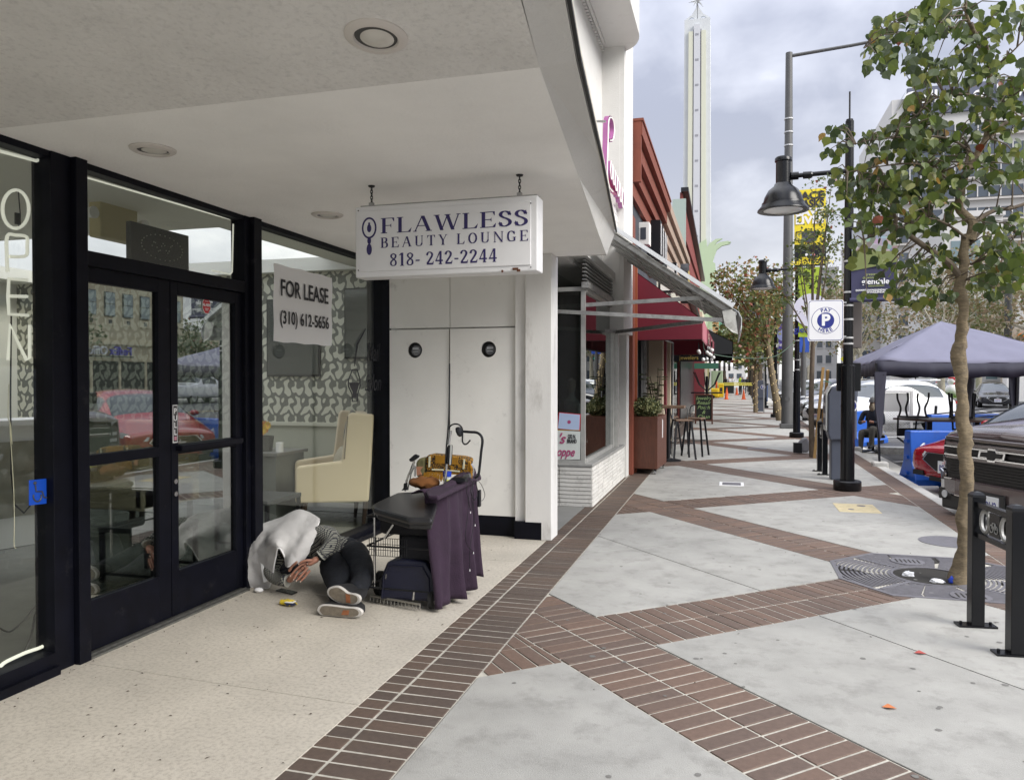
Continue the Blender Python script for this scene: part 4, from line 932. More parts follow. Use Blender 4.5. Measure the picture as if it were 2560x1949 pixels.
for k in range(9):
    z = 2.70 + k * .045; Q('louvre_slat', GALV, MB().bar((gx + .02, 9.05, z), (gx + .02, 11.4, z), .045, .012))
Q('louvre_frame', GALV, MB().box((gx - .01, 9.05, 2.60), (gx + .07, 11.4, 2.67)))
DKI = mat('dark_interior', (.03, .03, .032), .9)
Q('back_wall', DKI, MB().box((-4.4, 8.22, 0), (-4.3, 12.2, 3.0)).box((-3.30, 7.52, 0), (-3.24, 8.9, 2.9)).box((-4.3, 12.0, 0), (-1.75, 12.1, 3.0))); Q('shop_ceiling', mat('shop_ceiling_white', (.5, .5, .48), .8), MB().box((-4.4, 7.3, 2.95), (-1.62, 12.2, 3.05)))
Q('shop_floor', mat('display_floor', (.12, .10, .09), .7), MB().box((-2.9, 9.15, .44), (-1.75, 11.95, .512)))
Q('upper_facade', WHITE, MB().box((-1.9, 7.3, 3.0), (-1.80, 11.2, 3.6)))
for k in range(5): Q('cladding_board', WHITEP, MB().bar((-1.60, 10.2, 3.52 + k * .10), (-1.60, 12.24, 3.52 + k * .10), .012, .085))
# awning: canvas on a sloping frame, old and torn
aw = thing('canvas_awning', 'old white canvas awning on folding metal arms with torn rolled front edge', 'awning', (-.9, 10.5, 2.7))
CANV = mat('grey_canvas', (.50, .50, .47), .85, noise_=.12, scale=6, dirt=(.14, .13, .11, .8, .52), dscale=5); CANT = mat('canvas_top', (.62, .64, .66), .6, noise_=.06, scale=5)
c00, c01 = Vector((-1.55, 9.0, 3.42)), Vector((-1.62, 12.1, 3.42)); c10, c11 = Vector((.02, 9.0, 2.31)), Vector((.02, 12.1, 2.28))
b = MB(); g = []
nu, nv = 16, 30
for i in range(nu + 1):
    for j in range(nv + 1):
        p = c00.lerp(c10, i / nu).lerp(c01.lerp(c11, i / nu), j / nv); g.append(p + Vector((0, 0, -.035 * math.sin(math.pi * i / nu) + .014 * math.sin(j * 2.4) + .01 * noise.noise(p * 3))))
b.add(g, [(i * (nv + 1) + j, (i + 1) * (nv + 1) + j, (i + 1) * (nv + 1) + j + 1, i * (nv + 1) + j + 1) for i in range(nu) for j in range(nv)])
o = b.build('canvas', CANV, aw, smooth=True); o.modifiers.new('s', 'SOLIDIFY').thickness = .012
MB().bar(c00 + Vector((0, -.02, .02)), c10 + Vector((0, -.02, .02)), .05, .045).build('edge_hem', CANT, aw)
for k in range(1, 6):
    t_1 = k / 6.; MB().bar(c00.lerp(c01, t_1) + Vector((0, 0, -.06)), c10.lerp(c11, t_1) + Vector((0, 0, -.05)), .035, .03).build('rafter', GALV, aw)
MB().bar(c00 + Vector((.03, .08, -.10)), c10 + Vector((0, .08, -.06)), .06, .05).build('rafter', GALV, aw)
for k in range(3):
    q = c00.lerp(c10, .25 + .25 * k); MB().bar(q + Vector((0, .03, -.05)), c01.lerp(c11, .25 + .25 * k) + Vector((0, 0, -.05)), .03).build('purlin', GALV, aw)
# front roll & torn valance
pr = [(.02, 2.31), (.07, 2.27), (.105, 2.20), (.11, 2.12), (.10, 2.06)]
b = MB(); g = []
for i, (x, z) in enumerate(pr):
    for j in range(41):
        y = 9.0 + 3.1 * j / 40; g.append((x + .008 * math.sin(j * 1.9 + i), y, z + (.03 * noise.noise(Vector((j * .7, 3, 0))) if i == 4 else 0)))
b.add(g, [(i * 41 + j, (i + 1) * 41 + j, (i + 1) * 41 + j + 1, i * 41 + j + 1) for i in range(4) for j in range(40)]); o = b.build('valance', CANT, aw, smooth=True); o.modifiers.new('s', 'SOLIDIFY').thickness = .006
b = MB(); b.add([(-.10, 8.99, 2.28), (.0, 8.985, 2.30), (.04, 8.985, 2.26), (.07, 8.99, 2.02), (.0, 8.98, 2.05), (-.07, 8.985, 2.12)], [(0, 1, 2, 3, 4, 5)]); o = b.build('torn_flap', CANV, aw); o.modifiers.new('s', 'SOLIDIFY').thickness = .004
MB().cyl((.03, 9.0, 2.25), (.03, 12.1, 2.24), .03, n=10).build('front_bar', GALV, aw)
for (pa, pb, y1, y2) in (((1387, 767), (1760, 744), 9.2, 9.2), ((1387, 778), (1806, 800), 9.05, 9.05), ((1540, 830), (1755, 803), 11.1, 9.3), ((1387, 820), (1540, 828), 9.6, 11.1)):
    MB().bar(atY(*pa, y1), atY(*pb, y2), .035, .045).build('arm', GALV, aw)
random.seed(2)
for k in range(9):
    s_ = .45 + k * .055; p = c00.lerp(c10, s_).lerp(c01.lerp(c11, s_), .15 + .5 * random.random()) + Vector((0, 0, -.045)); q = [(p.x + math.cos(a) * random.uniform(.02, .06), p.y + math.sin(a) * random.uniform(.03, .12), p.z - .62 * math.cos(a) * .03 - random.uniform(0, .02)) for a in [i * 1.047 for i in range(6)]]
    MB().add(q, [(0, 1, 2, 3, 4, 5)]).build('torn_shred', mat('dark_shred', (.10, .095, .085), .9), aw)
# purple channel-letter script sign on the upper facade
PUR = mat('mauve_letter_side', (.36, .12, .30), .5); MAG = mat('magenta_letter', (.38, .06, .17), .5)
ls = thing('script_sign', 'mauve channel letter script sign with white neon tubing on the upper white facade', 'sign', (-1.55, 10.2, 4.2))
sx = -1.56
def chan(pts, name='letter_channel', w=.10, n=5, m=PUR, neon=True):
    p = cat([atX(x, y, sx) for x, y in pts], n); b = MB()
    for i in range(len(p) - 1):
        a, c = p[i], p[i + 1]; d = (c - a).normalized(); nn = Vector((1, 0, 0)).cross(d) * w * .30
        b.add([a - nn, c - nn, c + nn, a + nn, a - nn + Vector((.06, 0, 0)), c - nn + Vector((.06, 0, 0)), c + nn + Vector((.06, 0, 0)), a + nn + Vector((.06, 0, 0))], [(0, 1, 2, 3), (0, 4, 5, 1), (3, 2, 6, 7)])
    ob = b.build(name, m, ls)
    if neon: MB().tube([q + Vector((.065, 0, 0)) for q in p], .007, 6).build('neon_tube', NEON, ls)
chan([(1513, 352), (1520, 350), (1524, 330), (1522, 305), (1515, 295), (1509, 305), (1507, 360), (1505, 420), (1507, 450), (1512, 470), (1520, 480)], w=.07)
for k in range(6):
    x0, y0 = 1515 + k * 6, 404 + k * 14
    chan([(x0, y0), (x0 - 1, y0 + 25), (x0 + 1, y0 + 44), (x0 + 4, y0 + 40), (x0 + 4, y0 + 8)], w=.035, n=4)
chan([(1512, 450), (1520, 468), (1535, 486), (1550, 506)], w=.08, m=MAG, neon=False)
MB().box(atX(1532, 486, sx - .02), atX(1550, 506, sx)).build('backing', MAG, ls)
MB().tube([(-1.82, 9.6, 4.75), (-1.5, 9.5, 4.68)], .015, 6).build('stay', GALV, ls)
# window display
DRS = mat('grey_dress', (.34, .36, .36), .9, bump=.4, bscale=20)
t = thing('display_dress', 'grey childs dress on a stand in the shop window', 'dress', (-1.93, 9.5, .5))
MB().lathe([(.16, .55), (.13, .75), (.07, .95), (.075, 1.0), (.10, 1.12), (.04, 1.18), (.035, 1.24)], (-1.93, 9.55, .12), 18).build('dress', DRS, t, smooth=True); MB().lathe([(.0001, 1.42), (.05, 1.38), (.055, 1.30), (.03, 1.22)], (-1.93, 9.55, .12), 14).build('mannequin_head', mat('mannequin', (.5, .42, .36), .6), t, smooth=True); MB().cyl((-1.93, 9.55, .5), (-1.93, 9.55, .7), .012).build('stand', BLACK, t)
t = thing('display_dress', 'white childs dress with black polka dots in the shop window', 'dress', (-1.76, 9.45, .5))
MB().lathe([(.10, .62), (.08, .82), (.045, .98), (.05, 1.06), (.02, 1.10)], (-1.80, 9.4, .12), 16).build('dress', WHITEP, t, smooth=True); b = MB(); random.seed(1)
for k in range(40):
    a = random.uniform(3.5, 6.2); z = random.uniform(.64, .95); r = .10 - (z - .62) * .155 + .002; b.sphere((-1.80 + r * math.cos(a), 9.4 + r * math.sin(a), z + .12), .009, 4)
b.build('polka_dots', INK, t, kind='stuff'); MB().cyl((-1.80, 9.4, .5), (-1.80, 9.4, .75), .01).build('stand', BLACK, t)
t = thing('window_notice', 'pale blue certificate with red border stuck inside shop window', 'notice', (-1.9, 9.13, .85)); y_ = 9.12
q = [atY(x, y, y_) for x, y in ((1397, 1030), (1452, 1035), (1450, 1077), (1393, 1072))]
MB().poly(q, (0, 1, 0), .003).build('border', REDS, t); cN = sum(q, Vector()) / 4; MB().poly([cN + (p - cN) * .93 + Vector((0, -.003, 0)) for p in q], (0, 1, 0), .002).build('paper', mat('pale_blue_paper', (.42, .52, .72), .6), t)
MB().cyl(cN + Vector((0, -.004, -.005)), cN + Vector((0, -.002, -.005)), .022, n=16).build('seal', MAG, t); MB().box(q[3] + Vector((0, -.004, -.012)), q[2] + Vector((0, -.002, .012))).build('ochre_strip', mat('ochre', (.6, .33, .03), .6), t)
t = thing('window_banner', "white window banner with magenta script and address 232 N. BRAND", 'banner', (-1.9, 9.1, .65)); q = [atY(x, y, 9.118) for x, y in ((1388, 1075), (1451, 1078), (1450, 1148), (1388, 1148))]
MB().poly(q, (0, 1, 0), .003).build('ground', mat('pale_green_white', (.62, .66, .64), .5), t)
text('lettering', "'s", MAG, t, atY(1401, 1097, 9.114), (1, 0, 0), (0, 0, 1), .17, .001, shear=.4, bold=.003); text('lettering', 'oppe', MAG, t, atY(1413, 1130, 9.114), (1, 0, 0), (0, 0, 1), .15, .001, shear=.4, width=.22, bold=.003)
text('lettering', '232 N.\nBRAND', INK, t, atY(1430, 1097, 9.114), (1, 0, 0), (0, 0, 1), .065, .001, bold=.002, width=.115)
# ================================================================ rust trimmed building with tan continuation
RST = mat('rust_paint', (.19, .050, .028), .7, noise_=.12, scale=5); CHAR = mat('charcoal_stucco', (.045, .05, .062), .8, noise_=.25, scale=3, stretch=(1, 3, .4), dirt=(.11, .12, .13, .5), dscale=3)
TAN = mat('tan_paint', (.36, .27, .21), .75, noise_=.08, scale=4); TANW = mat('pale_tan_wall', (.44, .42, .35), .8, noise_=.08, scale=3)
rb = thing('rust_corniced_building', 'charcoal building with stepped rust red cornice and rust pier', 'building', (-1.7, 15.3, 0))
def cornice(bb, y0, y1, zt):
    for k, (dx, dz0, dz1) in enumerate(((.30, -.22, 0), (.22, -.48, -.25), (.13, -.72, -.50), (.06, -.98, -.74))): bb.box((-1.72, y0, zt + dz0), (-1.66 + dx, y1, zt + dz1))
    bb.box((-1.72, y0, zt - .98), (-1.69, y1, zt)); return bb
cornice(MB(), 12.3, 18.2, 5.57).box((-1.9, 12.29, 4.62), (-1.38, 12.38, 5.6)).box((-1.9, 12.28, 5.57), (-1.34, 18.2, 5.61)).build('cornice', RST, rb)
MB().box((-6, 12.3, 3.0), (-1.67, 18.2, 5.4)).build('wall', CHAR, rb)
MB().box((-1.9, 12.27, 0), (-1.50, 12.60, 4.1)).build('pier', RST, rb); MB().box((-1.88, 12.6, 0), (-1.47, 12.66, 3.4)).build('pier_trim', mat('orange_rust_paint', (.30, .085, .035), .7), rb)
MB().box((-1.9, 12.66, 0), (-1.75, 17.8, 2.9)).build('shopfront', mat('black_shopfront', (.012, .012, .014), .3), rb)
for k, y in enumerate((13.5, 14.4, 15.3, 16.2)): MB().box((-1.75, y, .1), (-1.70, y + .05, 2.6)).build('frame', GALV if k % 2 else BLACK, rb)
MB().tube([(-1.5, 12.7, 2.33), (-1.1, 15.4, 2.22), (-1.1, 15.4, 0)], .02, 8).build('gas_pipe', GALV, rb)
for y in (17.2, 19.4): MB().box((-1.75, y, .0), (-1.45, y + .32, 2.45)).box((-1.77, y - .03, 0), (-1.42, y + .35, .85)).build('cream_column', mat('cream_column', (.50, .42, .31), .7), rb)
MB().box((-1.8, 18.2, 0), (-1.45, 18.5, 3)).build('red_pier', mat('oxblood', (.16, .02, .025), .6), rb)
# red awning
RAW = mat('burgundy_canvas', (.145, .008, .022), .75, noise_=.08, scale=3, bump=.1, bscale=40)
ra = thing('red_awning', 'burgundy canvas box awning with pink lettered valance over the restaurant', 'awning', (-1, 15, 2.5))
zA, zB, zC, xo = 3.3, 2.47, 2.15, -.45
b = MB()
for y0 in (12.68, 21.0): b.quad((-1.55, y0, zC), (xo, y0, zC), (xo, y0, zB), (-1.55, y0, zA))
b.quad((-1.55, 12.68, zA), (xo, 12.68, zB), (xo, 21.0, zB), (-1.55, 21.0, zA)); o = b.build('canopy', RAW, ra); o.modifiers.new('s', 'SOLIDIFY').thickness = .01
VAL = mat('faded_valance', (.42, .14, .17), .7, noise_=.1, scale=4)
for k in range(4): MB().box((xo, 12.69 + k * 2.1, zC - .02), (xo + .012, 12.69 + k * 2.1 + 2.06, zB)).build('valance', VAL if k < 1 else RAW, ra)
for k in range(2): text('lettering', 'Cafe', mat('cream_print', (.6, .5, .4), .7), ra, (xo + .016, 16 + k * 2.4, 2.3), (0, 1, 0), (0, 0, 1), .3, .001, shear=.3)
MB().tube([(-1.5, 12.7, zC), (xo, 12.7, zC), (xo, 21, zC)], .015, 6).build('frame', BLACK, ra)
t = thing('bulb_string', 'cluster of clear festoon bulbs hanging under the red awning corner', 'string lights', (-.45, 13.4, 2)); random.seed(6); BULB = mat('clear_bulb', (.7, .7, .68), .1, spec=.9)
for k in range(12):
    p = Vector((-.50 + random.uniform(-.12, .25), 13.2 + random.uniform(0, 2.5), 1.95 + random.uniform(-.16, .12))); MB().tube([p + Vector((0, 0, .05)), p + Vector((0, 0, .15))], .008, 5).build('socket', BLACK, t); MB().sphere(p, .032, 7).build('bulb', BULB, t, smooth=True)
MB().tube(cat([(-.45, 13.2, 2.15), (-.4, 15, 2.0), (.3, 17, 1.95), (1.0, 19, 2.05), (1.60, 21.2, 2.5)], 8), .009, 5).build('cable', mat('green_cable', (.05, .09, .06), .6), t)
# channel sign box over cafe
t = thing('projecting_letters', 'black channel letter shop sign with white faces over the burgundy awning', 'sign', (-1.4, 16.5, 4.4))
for k, (yy, c_) in enumerate(((16.0, 'J'), (16.5, 'O'), (17.0, 'L'), (17.4, 'I'))): MB().box((-1.66, yy, 4.0 - k * .02), (-1.40, yy + .34, 4.75 - k * .02)).build('letter_box', BLACK, t); MB().box((-1.395, yy + .05, 4.06), (-1.385, yy + .13, 4.68)).build('letter_face', WHITEP, t)
t = thing('junction_box', 'white metal box sign with small symbol at the end of the black letters', 'sign', (-1.6, 15.0, 4.3)); MB().box((-1.70, 14.6, 4.02), (-1.48, 14.9, 4.44)).build('box', PAN, t, bevel=.01); MB().box((-1.64, 14.59, 4.12), (-1.54, 14.6, 4.34)).build('symbol_panel', GREYD, t)
tb = thing('tan_building', 'pale tan building with stepped tan cornice continuing the shop row', 'building', (-1.7, 22.5, 0))
cornice(MB(), 18.22, 26.9, 5.57).build('cornice', TAN, tb); MB().box((-6, 18.2, 2.7), (-1.68, 26.9, 5.4)).build('wall', TANW, tb); MB().box((-1.9, 18.6, 0), (-1.76, 26.9, 2.7)).build('shopfront', mat('black_shopfront2', (.015, .015, .017), .3), tb)
for k in range(5): MB().box((-1.76, 19.0 + k * 1.6, .3), (-1.73, 20.3 + k * 1.6, 2.3)).build('window', GLASSD, tb)
t = thing('hanging_sign', 'white rectangular blade sign with black sides above the awnings', 'sign', (-1.4, 19.5, 4)); MB().box((-1.66, 18.6, 3.55), (-1.25, 18.75, 4.25)).build('box', BLACK, t); MB().box((-1.25, 18.62, 3.58), (-1.24, 18.73, 4.22)).build('face', WHITEP, t); MB().box((-1.62, 18.59, 3.6), (-1.3, 18.60, 4.2)).build('front_face', PAN, t)
t = thing('round_sign', 'black round projecting shop sign with gold bird emblem', 'sign', (-1.2, 22, 4)); MB().cyl((-1.35, 22, 4.15), (-1.15, 22, 4.15), .55, n=24).build('disc', BLACK, t); MB().box((-1.66, 21.9, 4.0), (-1.3, 22.1, 4.2)).build('bracket', PAN, t); MB().cyl((-1.15, 22, 4.15), (-1.13, 22, 4.15), .35, n=20).build('emblem', mat('gold_print', (.4, .3, .08), .5), t)
rd = thing('red_gabled_building', 'dark red building with sloping black roof edge beyond the tan shop', 'building', (-1.7, 35, 0)); REDW = mat('dark_red_wall', (.20, .045, .038), .75, noise_=.15, scale=2)
MB().box((-6, 26.92, 0), (-1.70, 44, 6.6)).build('wall', REDW, rd); MB().poly([(-1.72, y, z) for y, z in ((26.92, 6.6), (44, 6.6), (44, 7.0), (30.0, 7.6), (27.2, 7.9))], (1, 0, 0), .1).build('parapet', REDW, rd)
MB().bar((-1.55, 27.0, 7.95), (-1.55, 44.2, 6.95), .25, .14).build('roof_edge', BLACK, rd); MB().bar((-1.58, 27.2, 5.0), (-1.58, 44, 4.2), .2, .22).build('black_band', BLACK, rd)
MB().box((-1.95, 26.85, 5.4), (-1.5, 26.95, 7.6)).build('end_glass', mat('greenish_glass', (.35, .42, .38), .2), rd); MB().box((-1.70, 27, 0), (-1.66, 44, 2.6)).build('shopfront', mat('black_shopfront3', (.02, .02, .02), .3), rd)
cols = [((.50, .46, .34), 'cream', 44, 50, 5.2), ((.30, .07, .06), 'brick red', 50, 56, 4.6), ((.46, .40, .22), 'ochre', 56, 61, 5.0), ((.34, .33, .31), 'grey', 66, 80, 5.6), ((.38, .20, .16), 'pinkish brown', 80, 95, 6.2), ((.30, .28, .25), 'stone grey', 95, 125, 8)]
for c_, nm, y0, y1, h in cols:
    t = thing('shop_building', f'{nm} painted shop building far along the row', 'building', (-1.7, (y0 + y1) / 2, 0), 0, 'far shop buildings along the row')
    MB().box((-8, y0, 0), (-1.7, y1 - .05, h)).build('wall', mat('wall_' + nm, c_, .8, noise_=.1), t); MB().box((-1.72, y0, h - .3), (-1.55, y1 - .05, h)).build('cornice', mat('trim_' + nm, tuple(v * 1.2 for v in c_), .8), t)
    for k in range(int((y1 - y0) / 2)): MB().box((-1.72, y0 + .3 + k * 2, .4), (-1.67, y0 + 1.8 + k * 2, 2.5)).build('window', GLASSD, t)
# black awning, striped awning, green sign
BAW = mat('black_canvas', (.008, .009, .011), .8)
t = thing('black_awning', 'black sloping canvas awning projecting over the pavement beyond the red one', 'awning', (-.8, 28, 2.7)); b = MB()
for y0 in (24, 34): b.quad((-1.65, y0, 2.25), (.05, y0, 2.25), (.05, y0, 2.62), (-1.65, y0, 3.5))
b.quad((-1.65, 24, 3.5), (.05, 24, 2.62), (.05, 34, 2.62), (-1.65, 34, 3.5)).quad((.05, 24, 2.25), (.05, 34, 2.25), (.05, 34, 2.62), (.05, 24, 2.62)); o = b.build('canopy', BAW, t); o.modifiers.new('s', 'SOLIDIFY').thickness = .02
t = thing('jewelers_sign', 'dark shop sign with gold lettering under the awnings', 'sign', (-1.2, 21.4, 2.1)); MB().box((-1.62, 21.4, 1.98), (-.6, 21.46, 2.3)).build('board', BLACK, t); text('lettering', 'Parisian\njewelers', mat('gold_print', (.4, .3, .08), .5), t, (-1.1, 21.39, 2.14), (1, 0, 0), (0, 0, 1), .15, .002)
t = thing('green_sign', 'small green shop sign below the black awning', 'sign', (-1, 36, 2)); MB().box((-1.6, 35.6, 1.95), (-.55, 35.7, 2.2)).build('board', mat('green_board', (.04, .14, .09), .6), t)
t = thing('striped_awning', 'black and white striped dome awning far down the row', 'awning', (-1, 52, 2.6))
for k in range(12):
    b = MB(); a0, a1 = -1.7 + k * .15, -1.7 + (k + 1) * .15
    pr = [(0, 2.95), (.1, 2.93), (.5, 2.65), (.7, 2.3), (.7, 2.0)]
    b.add([(x, 52 - d * 1.0, z) for x in (a0, a1) for d, z in pr], [(i, i + 1, 6 + i, 5 + i) for i in range(4)]); b.build('stripe', WHITEP if k % 2 else BAW, t)
for k in range(4):
    t = thing('pilaster_board', ['maroon and white shop pilaster below the green sign', 'cream shop pilaster beside the maroon one', 'olive shop pilaster before the striped awning', 'grey shop pilaster under the striped awning'][k], 'pilaster', (-1.5, 37 + k * 4, 0), 0, 'painted shop pilasters'); MB().box((-1.68, 37 + k * 4, 0), (-1.2, 37.4 + k * 4, 2.4)).build('shaft', [mat('maroon', (.28, .05, .06), .6), mat('cream_paint', (.55, .5, .38), .6), mat('olive_paint', (.33, .30, .14), .6), PAN][k], t); MB().box((-1.70, 36.97 + k * 4, 0), (-1.18, 37.43 + k * 4, .3)).build('base', PAN, t)
# theatre tower and marquee
tw = thing('theatre_tower', 'tall pale grey and yellow striped theatre tower with spiked star finial', 'tower', (-3.2, 75, 0))
CLAD = mat('tower_cladding', (.54, .56, .575), .6, noise_=.05, scale=1.0); LIME = mat('tower_lime_stripe', (.57, .575, .47), .6); SLOT = mat('tower_recess', (.22, .22, .25), .6); MINT = mat('mint_paint', (.42, .52, .34), .65); CENT = mat('tower_centre', (.52, .53, .56), .6)
def seg(x0a, x1a, x0b, x1b, za, zb, y0, y1, m, nm): MB().add([(x0a, y0, za), (x1a, y0, za), (x1a, y1, za), (x0a, y1, za), (x0b, y0, zb), (x1b, y0, zb), (x1b, y1, zb), (x0b, y1, zb)], [(0, 1, 5, 4), (1, 2, 6, 5), (2, 3, 7, 6), (3, 0, 4, 7), (4, 5, 6, 7), (0, 3, 2, 1)]).build(nm, m, tw)
cxm = -3.20
seg(cxm - 1.30, cxm + 1.30, cxm - 1.18, cxm + 1.16, 8, 35.2, 75, 77.4, CLAD, 'shaft')
seg(cxm - .86, cxm - .42, cxm - .78, cxm - .38, 8, 34.0, 74.8, 75.02, LIME, 'stripe'); seg(cxm + .42, cxm + .86, cxm + .38, cxm + .78, 8, 34.0, 74.8, 75.02, LIME, 'stripe')
seg(cxm - .42, cxm + .42, cxm - .38, cxm + .38, 8, 34.2, 74.95, 75.03, SLOT, 'recess'); seg(cxm - .32, cxm + .30, cxm - .30, cxm + .28, 8, 34.6, 74.75, 75.0, CENT, 'centre_strip')
for k in range(10):
    z = 12.4 + k * 2.35
    for j in range(3): MB().box((cxm - .15 + j * .11, 74.73, z), (cxm - .09 + j * .11, 74.76, z + .2)).build('vent_mark', SLOT, tw)
for s_ in (-1, 1):
    MB().poly([(cxm + s_ * x, 75.3, 35.2 + (z - 31.6) * .42) for x, z in ((1.17, 31.6), (1.05, 32.1), (.55, 32.9), (.18, 34.2), (.05, 35.2), (-.02, 35.2), (-.02, 31.6), (.25, 31.6), (.35, 32.3), (.6, 32.4), (.85, 31.9), (.8, 31.6))], (0, 1, 0), .25).build('crown_fin', CLAD, tw)
MB().sphere((cxm, 75.4, 37.1), .25, 8).build('finial_ball', CLAD, tw)
random.seed(3)
for k in range(26):
    a, e_ = random.random() * 6.28, math.asin(random.uniform(-.9, 1)); d = Vector((math.cos(a) * math.cos(e_), math.sin(a) * math.cos(e_), math.sin(e_))); MB().tube([Vector((cxm, 75.4, 37.1)) + d * .2, Vector((cxm, 75.4, 37.1)) + d * .85], [.07, .02], 5).build('spike', CLAD, tw)
def xyz(pts, Y): return [tuple(atY(x, y, Y)) for x, y in pts]
MB().poly(xyz([(1745, 614), (1752, 605), (1766, 598), (1764, 596), (1766, 598), (1767, 612), (1768, 618), (1774, 608), (1790, 597), (1806, 596), (1793, 604), (1786, 613), (1800, 605), (1820, 602), (1828, 605), (1819, 607), (1826, 609), (1805, 614), (1792, 624), (1786, 640), (1782, 655), (1788, 658), (1790, 680), (1780, 760), (1764, 830), (1735, 830)], 74.2), (0, 1, 0), .4).build('mint_fronds', MINT, tw)
MB().box((cxm - 1.3, 75, 0), (cxm + 2.4, 79, 8)).build('tower_base', MINT, tw)
mq = thing('theatre_marquee', 'cream theatre marquee board reading RED CHAIR PRODUCTIONS NUTCRACKER in black and red', 'marquee', (.2, 65, 4))
MQ = mat('marquee_board', (.62, .62, .56), .6); MQY = mat('marquee_yellow', (.52, .46, .20), .6); MQG = mat('marquee_green', (.15, .40, .28), .6)
b = lambda p, m, nm, Y=65, th=.4: MB().poly(xyz(p, Y), (0, 1, 0), th).build(nm, m, mq)
b([(1798, 842), (1853, 842), (1876, 850), (1878, 868), (1877, 893), (1798, 893)], MQ, 'letter_board'); b([(1790, 834), (1858, 840), (1858, 845), (1790, 842)], MQY, 'yellow_band', 64.8); b([(1804, 806), (1850, 815), (1858, 840), (1798, 836)], MQ, 'upper_board', 65.1); b([(1798, 804), (1812, 806), (1803, 833), (1795, 832)], MQG, 'green_edge', 64.9); b([(1790, 893), (1868, 893), (1862, 904), (1845, 908), (1800, 905)], MQY, 'lower_bowl')
for i in range(6): b([(1781, 805 + i * 6), (1797, 806 + i * 6), (1797, 810 + i * 6), (1781, 809 + i * 6)], mat('orange_brick_trim', (.42, .22, .08), .7), 'side_rib', 64.7)
text('lettering', 'RED CHAIR PRODUCTIONS', INK, mq, atY(1830, 850, 64.9), (1, 0, 0), (0, 0, 1), .3, .01, width=1.35, bold=.01); text('lettering', 'NUTCRACKER', REDS, mq, atY(1840, 861, 64.9), (1, 0, 0), (0, 0, 1), .42, .01, width=1.5, bold=.015); text('lettering', '10AM 1PM', INK, mq, atY(1836, 873, 64.9), (1, 0, 0), (0, 0, 1), .28, .01, width=1.1, bold=.01)
# ================================================================ street lamps, poles, signs, banners
GREYM = mat('grey_pole_paint', (.085, .085, .085), .5, noise_=.1, scale=3); BAND = mat('steel_band', (.5, .5, .5), .4, .7)
BLK = mat('black_gloss_paint', (.004, .0045, .006), .27, spec=.35, dirt=(.06, .06, .065, .25, .68), dscale=14)
GLOBE = mat('lamp_glass', (.55, .56, .55), .15, spec=.8)
def lamp_head(t, x, z):      # local coordinates, arm from pole axis to x (negative = over the pavement)
    MB().cyl((0, 0, z + .02), (x + .10, 0, z), .032, n=10).build('arm', BLK, t, world=False)
    MB().lathe([(.05, 0), (.05, .10), (.038, .12)], (x + .26, 0, z), 12, Matrix.Rotation(R(90), 3, 'Y')).cyl((x + .2, 0, z), (x + .1, 0, z), .055, n=12).build('arm_collar', BLK, t, world=False)
    MB().lathe([(.0001, .27), (.10, .27), (.115, .25), (.115, .21), (.10, .20), (.10, -.09), (.115, -.10), (.125, -.13), (.20, -.19), (.25, -.28), (.27, -.36), (.285, -.365), (.29, -.40), (.34, -.455), (.345, -.475), (.33, -.48), (.26, -.47)], (x, 0, z), 32).build('lamp_hood', BLK, t, world=False, smooth=True)
    MB().lathe([(.0001, -.50), (.14, -.495), (.22, -.475), (.26, -.468)], (x, 0, z), 24).build('lens', GLOBE, t, world=False, smooth=True)
def street_lamp(label):
    t = thing('street_lamp', label, 'street lamp', (0, 0, 0), 0, 'black pavement street lamps')
    MB().lathe([(.175, 0), (.18, .01), (.18, .12), (.165, .135), (.10, .137), (.10, .14)], n=28).build('base_ring', BLK, t, world=False, smooth=True)
    MB().cyl((0, 0, .13), (0, 0, 1.69), .092, .086, n=20).build('lower_shaft', BLK, t, world=False); MB().lathe([(.084, 0), (.094, 0), (.094, .02), (.065, .03)], (0, 0, 1.68), 20).build('shaft_collar', BLK, t, world=False)
    MB().cyl((0, 0, 1.70), (0, 0, 5.02), .064, .055, n=18).build('upper_shaft', BLK, t, world=False)
    MB().cyl((0, 0, 5.02), (0, 0, 5.045), .05, .045, n=12).cyl((0, 0, 5.04), (0, 0, 5.42), .012, n=8).build('rod_finial', BLK, t, world=False)
    for a in range(6):
        for z in (1.15, 1.38, 1.55): MB().cyl((.086 * math.cos(a), .086 * math.sin(a), z), (.094 * math.cos(a), .094 * math.sin(a), z), .007, n=6).build('bolt', BLK, t, world=False)
    lamp_head(t, -.85, 4.33)
    return t
l1 = street_lamp('nearest black street lamp, beside the pay station, with parking sign and navy banner'); l1.location = (1.535, 11.42, 0)
l2 = dup(l1, (1.63, 21.2, 0), label='second black street lamp, behind the tall grey pole with the yellow banner'); l3 = dup(l1, (1.66, 31.8, 0), label='third black street lamp, beside the fairy-light tree trunk')
for k, y in enumerate((41.5, 52, 62.5, 74)): dup(l1, (1.66, y, 0), label=['fourth black street lamp, with the purple banner', 'fifth black street lamp, past the second pay sign', 'sixth black street lamp, level with the blue bins', 'farthest black street lamp, near the theatre marquee'][k])
for z in (3.12, 2.70, 2.52, 2.08, 2.0, 2.33):
    MB().lathe([(.061, -.012), (.069, -.012), (.069, .012), (.061, .012)], (1.535, 11.42, z), 16).build('steel_band', BAND, l1)
for z in (3.05, 2.5, 2.0, 1.75): MB().lathe([(.062, -.012), (.07, -.012), (.07, .012), (.062, .012)], (1.63, 21.2, z), 14).build('steel_band', BAND, l2)
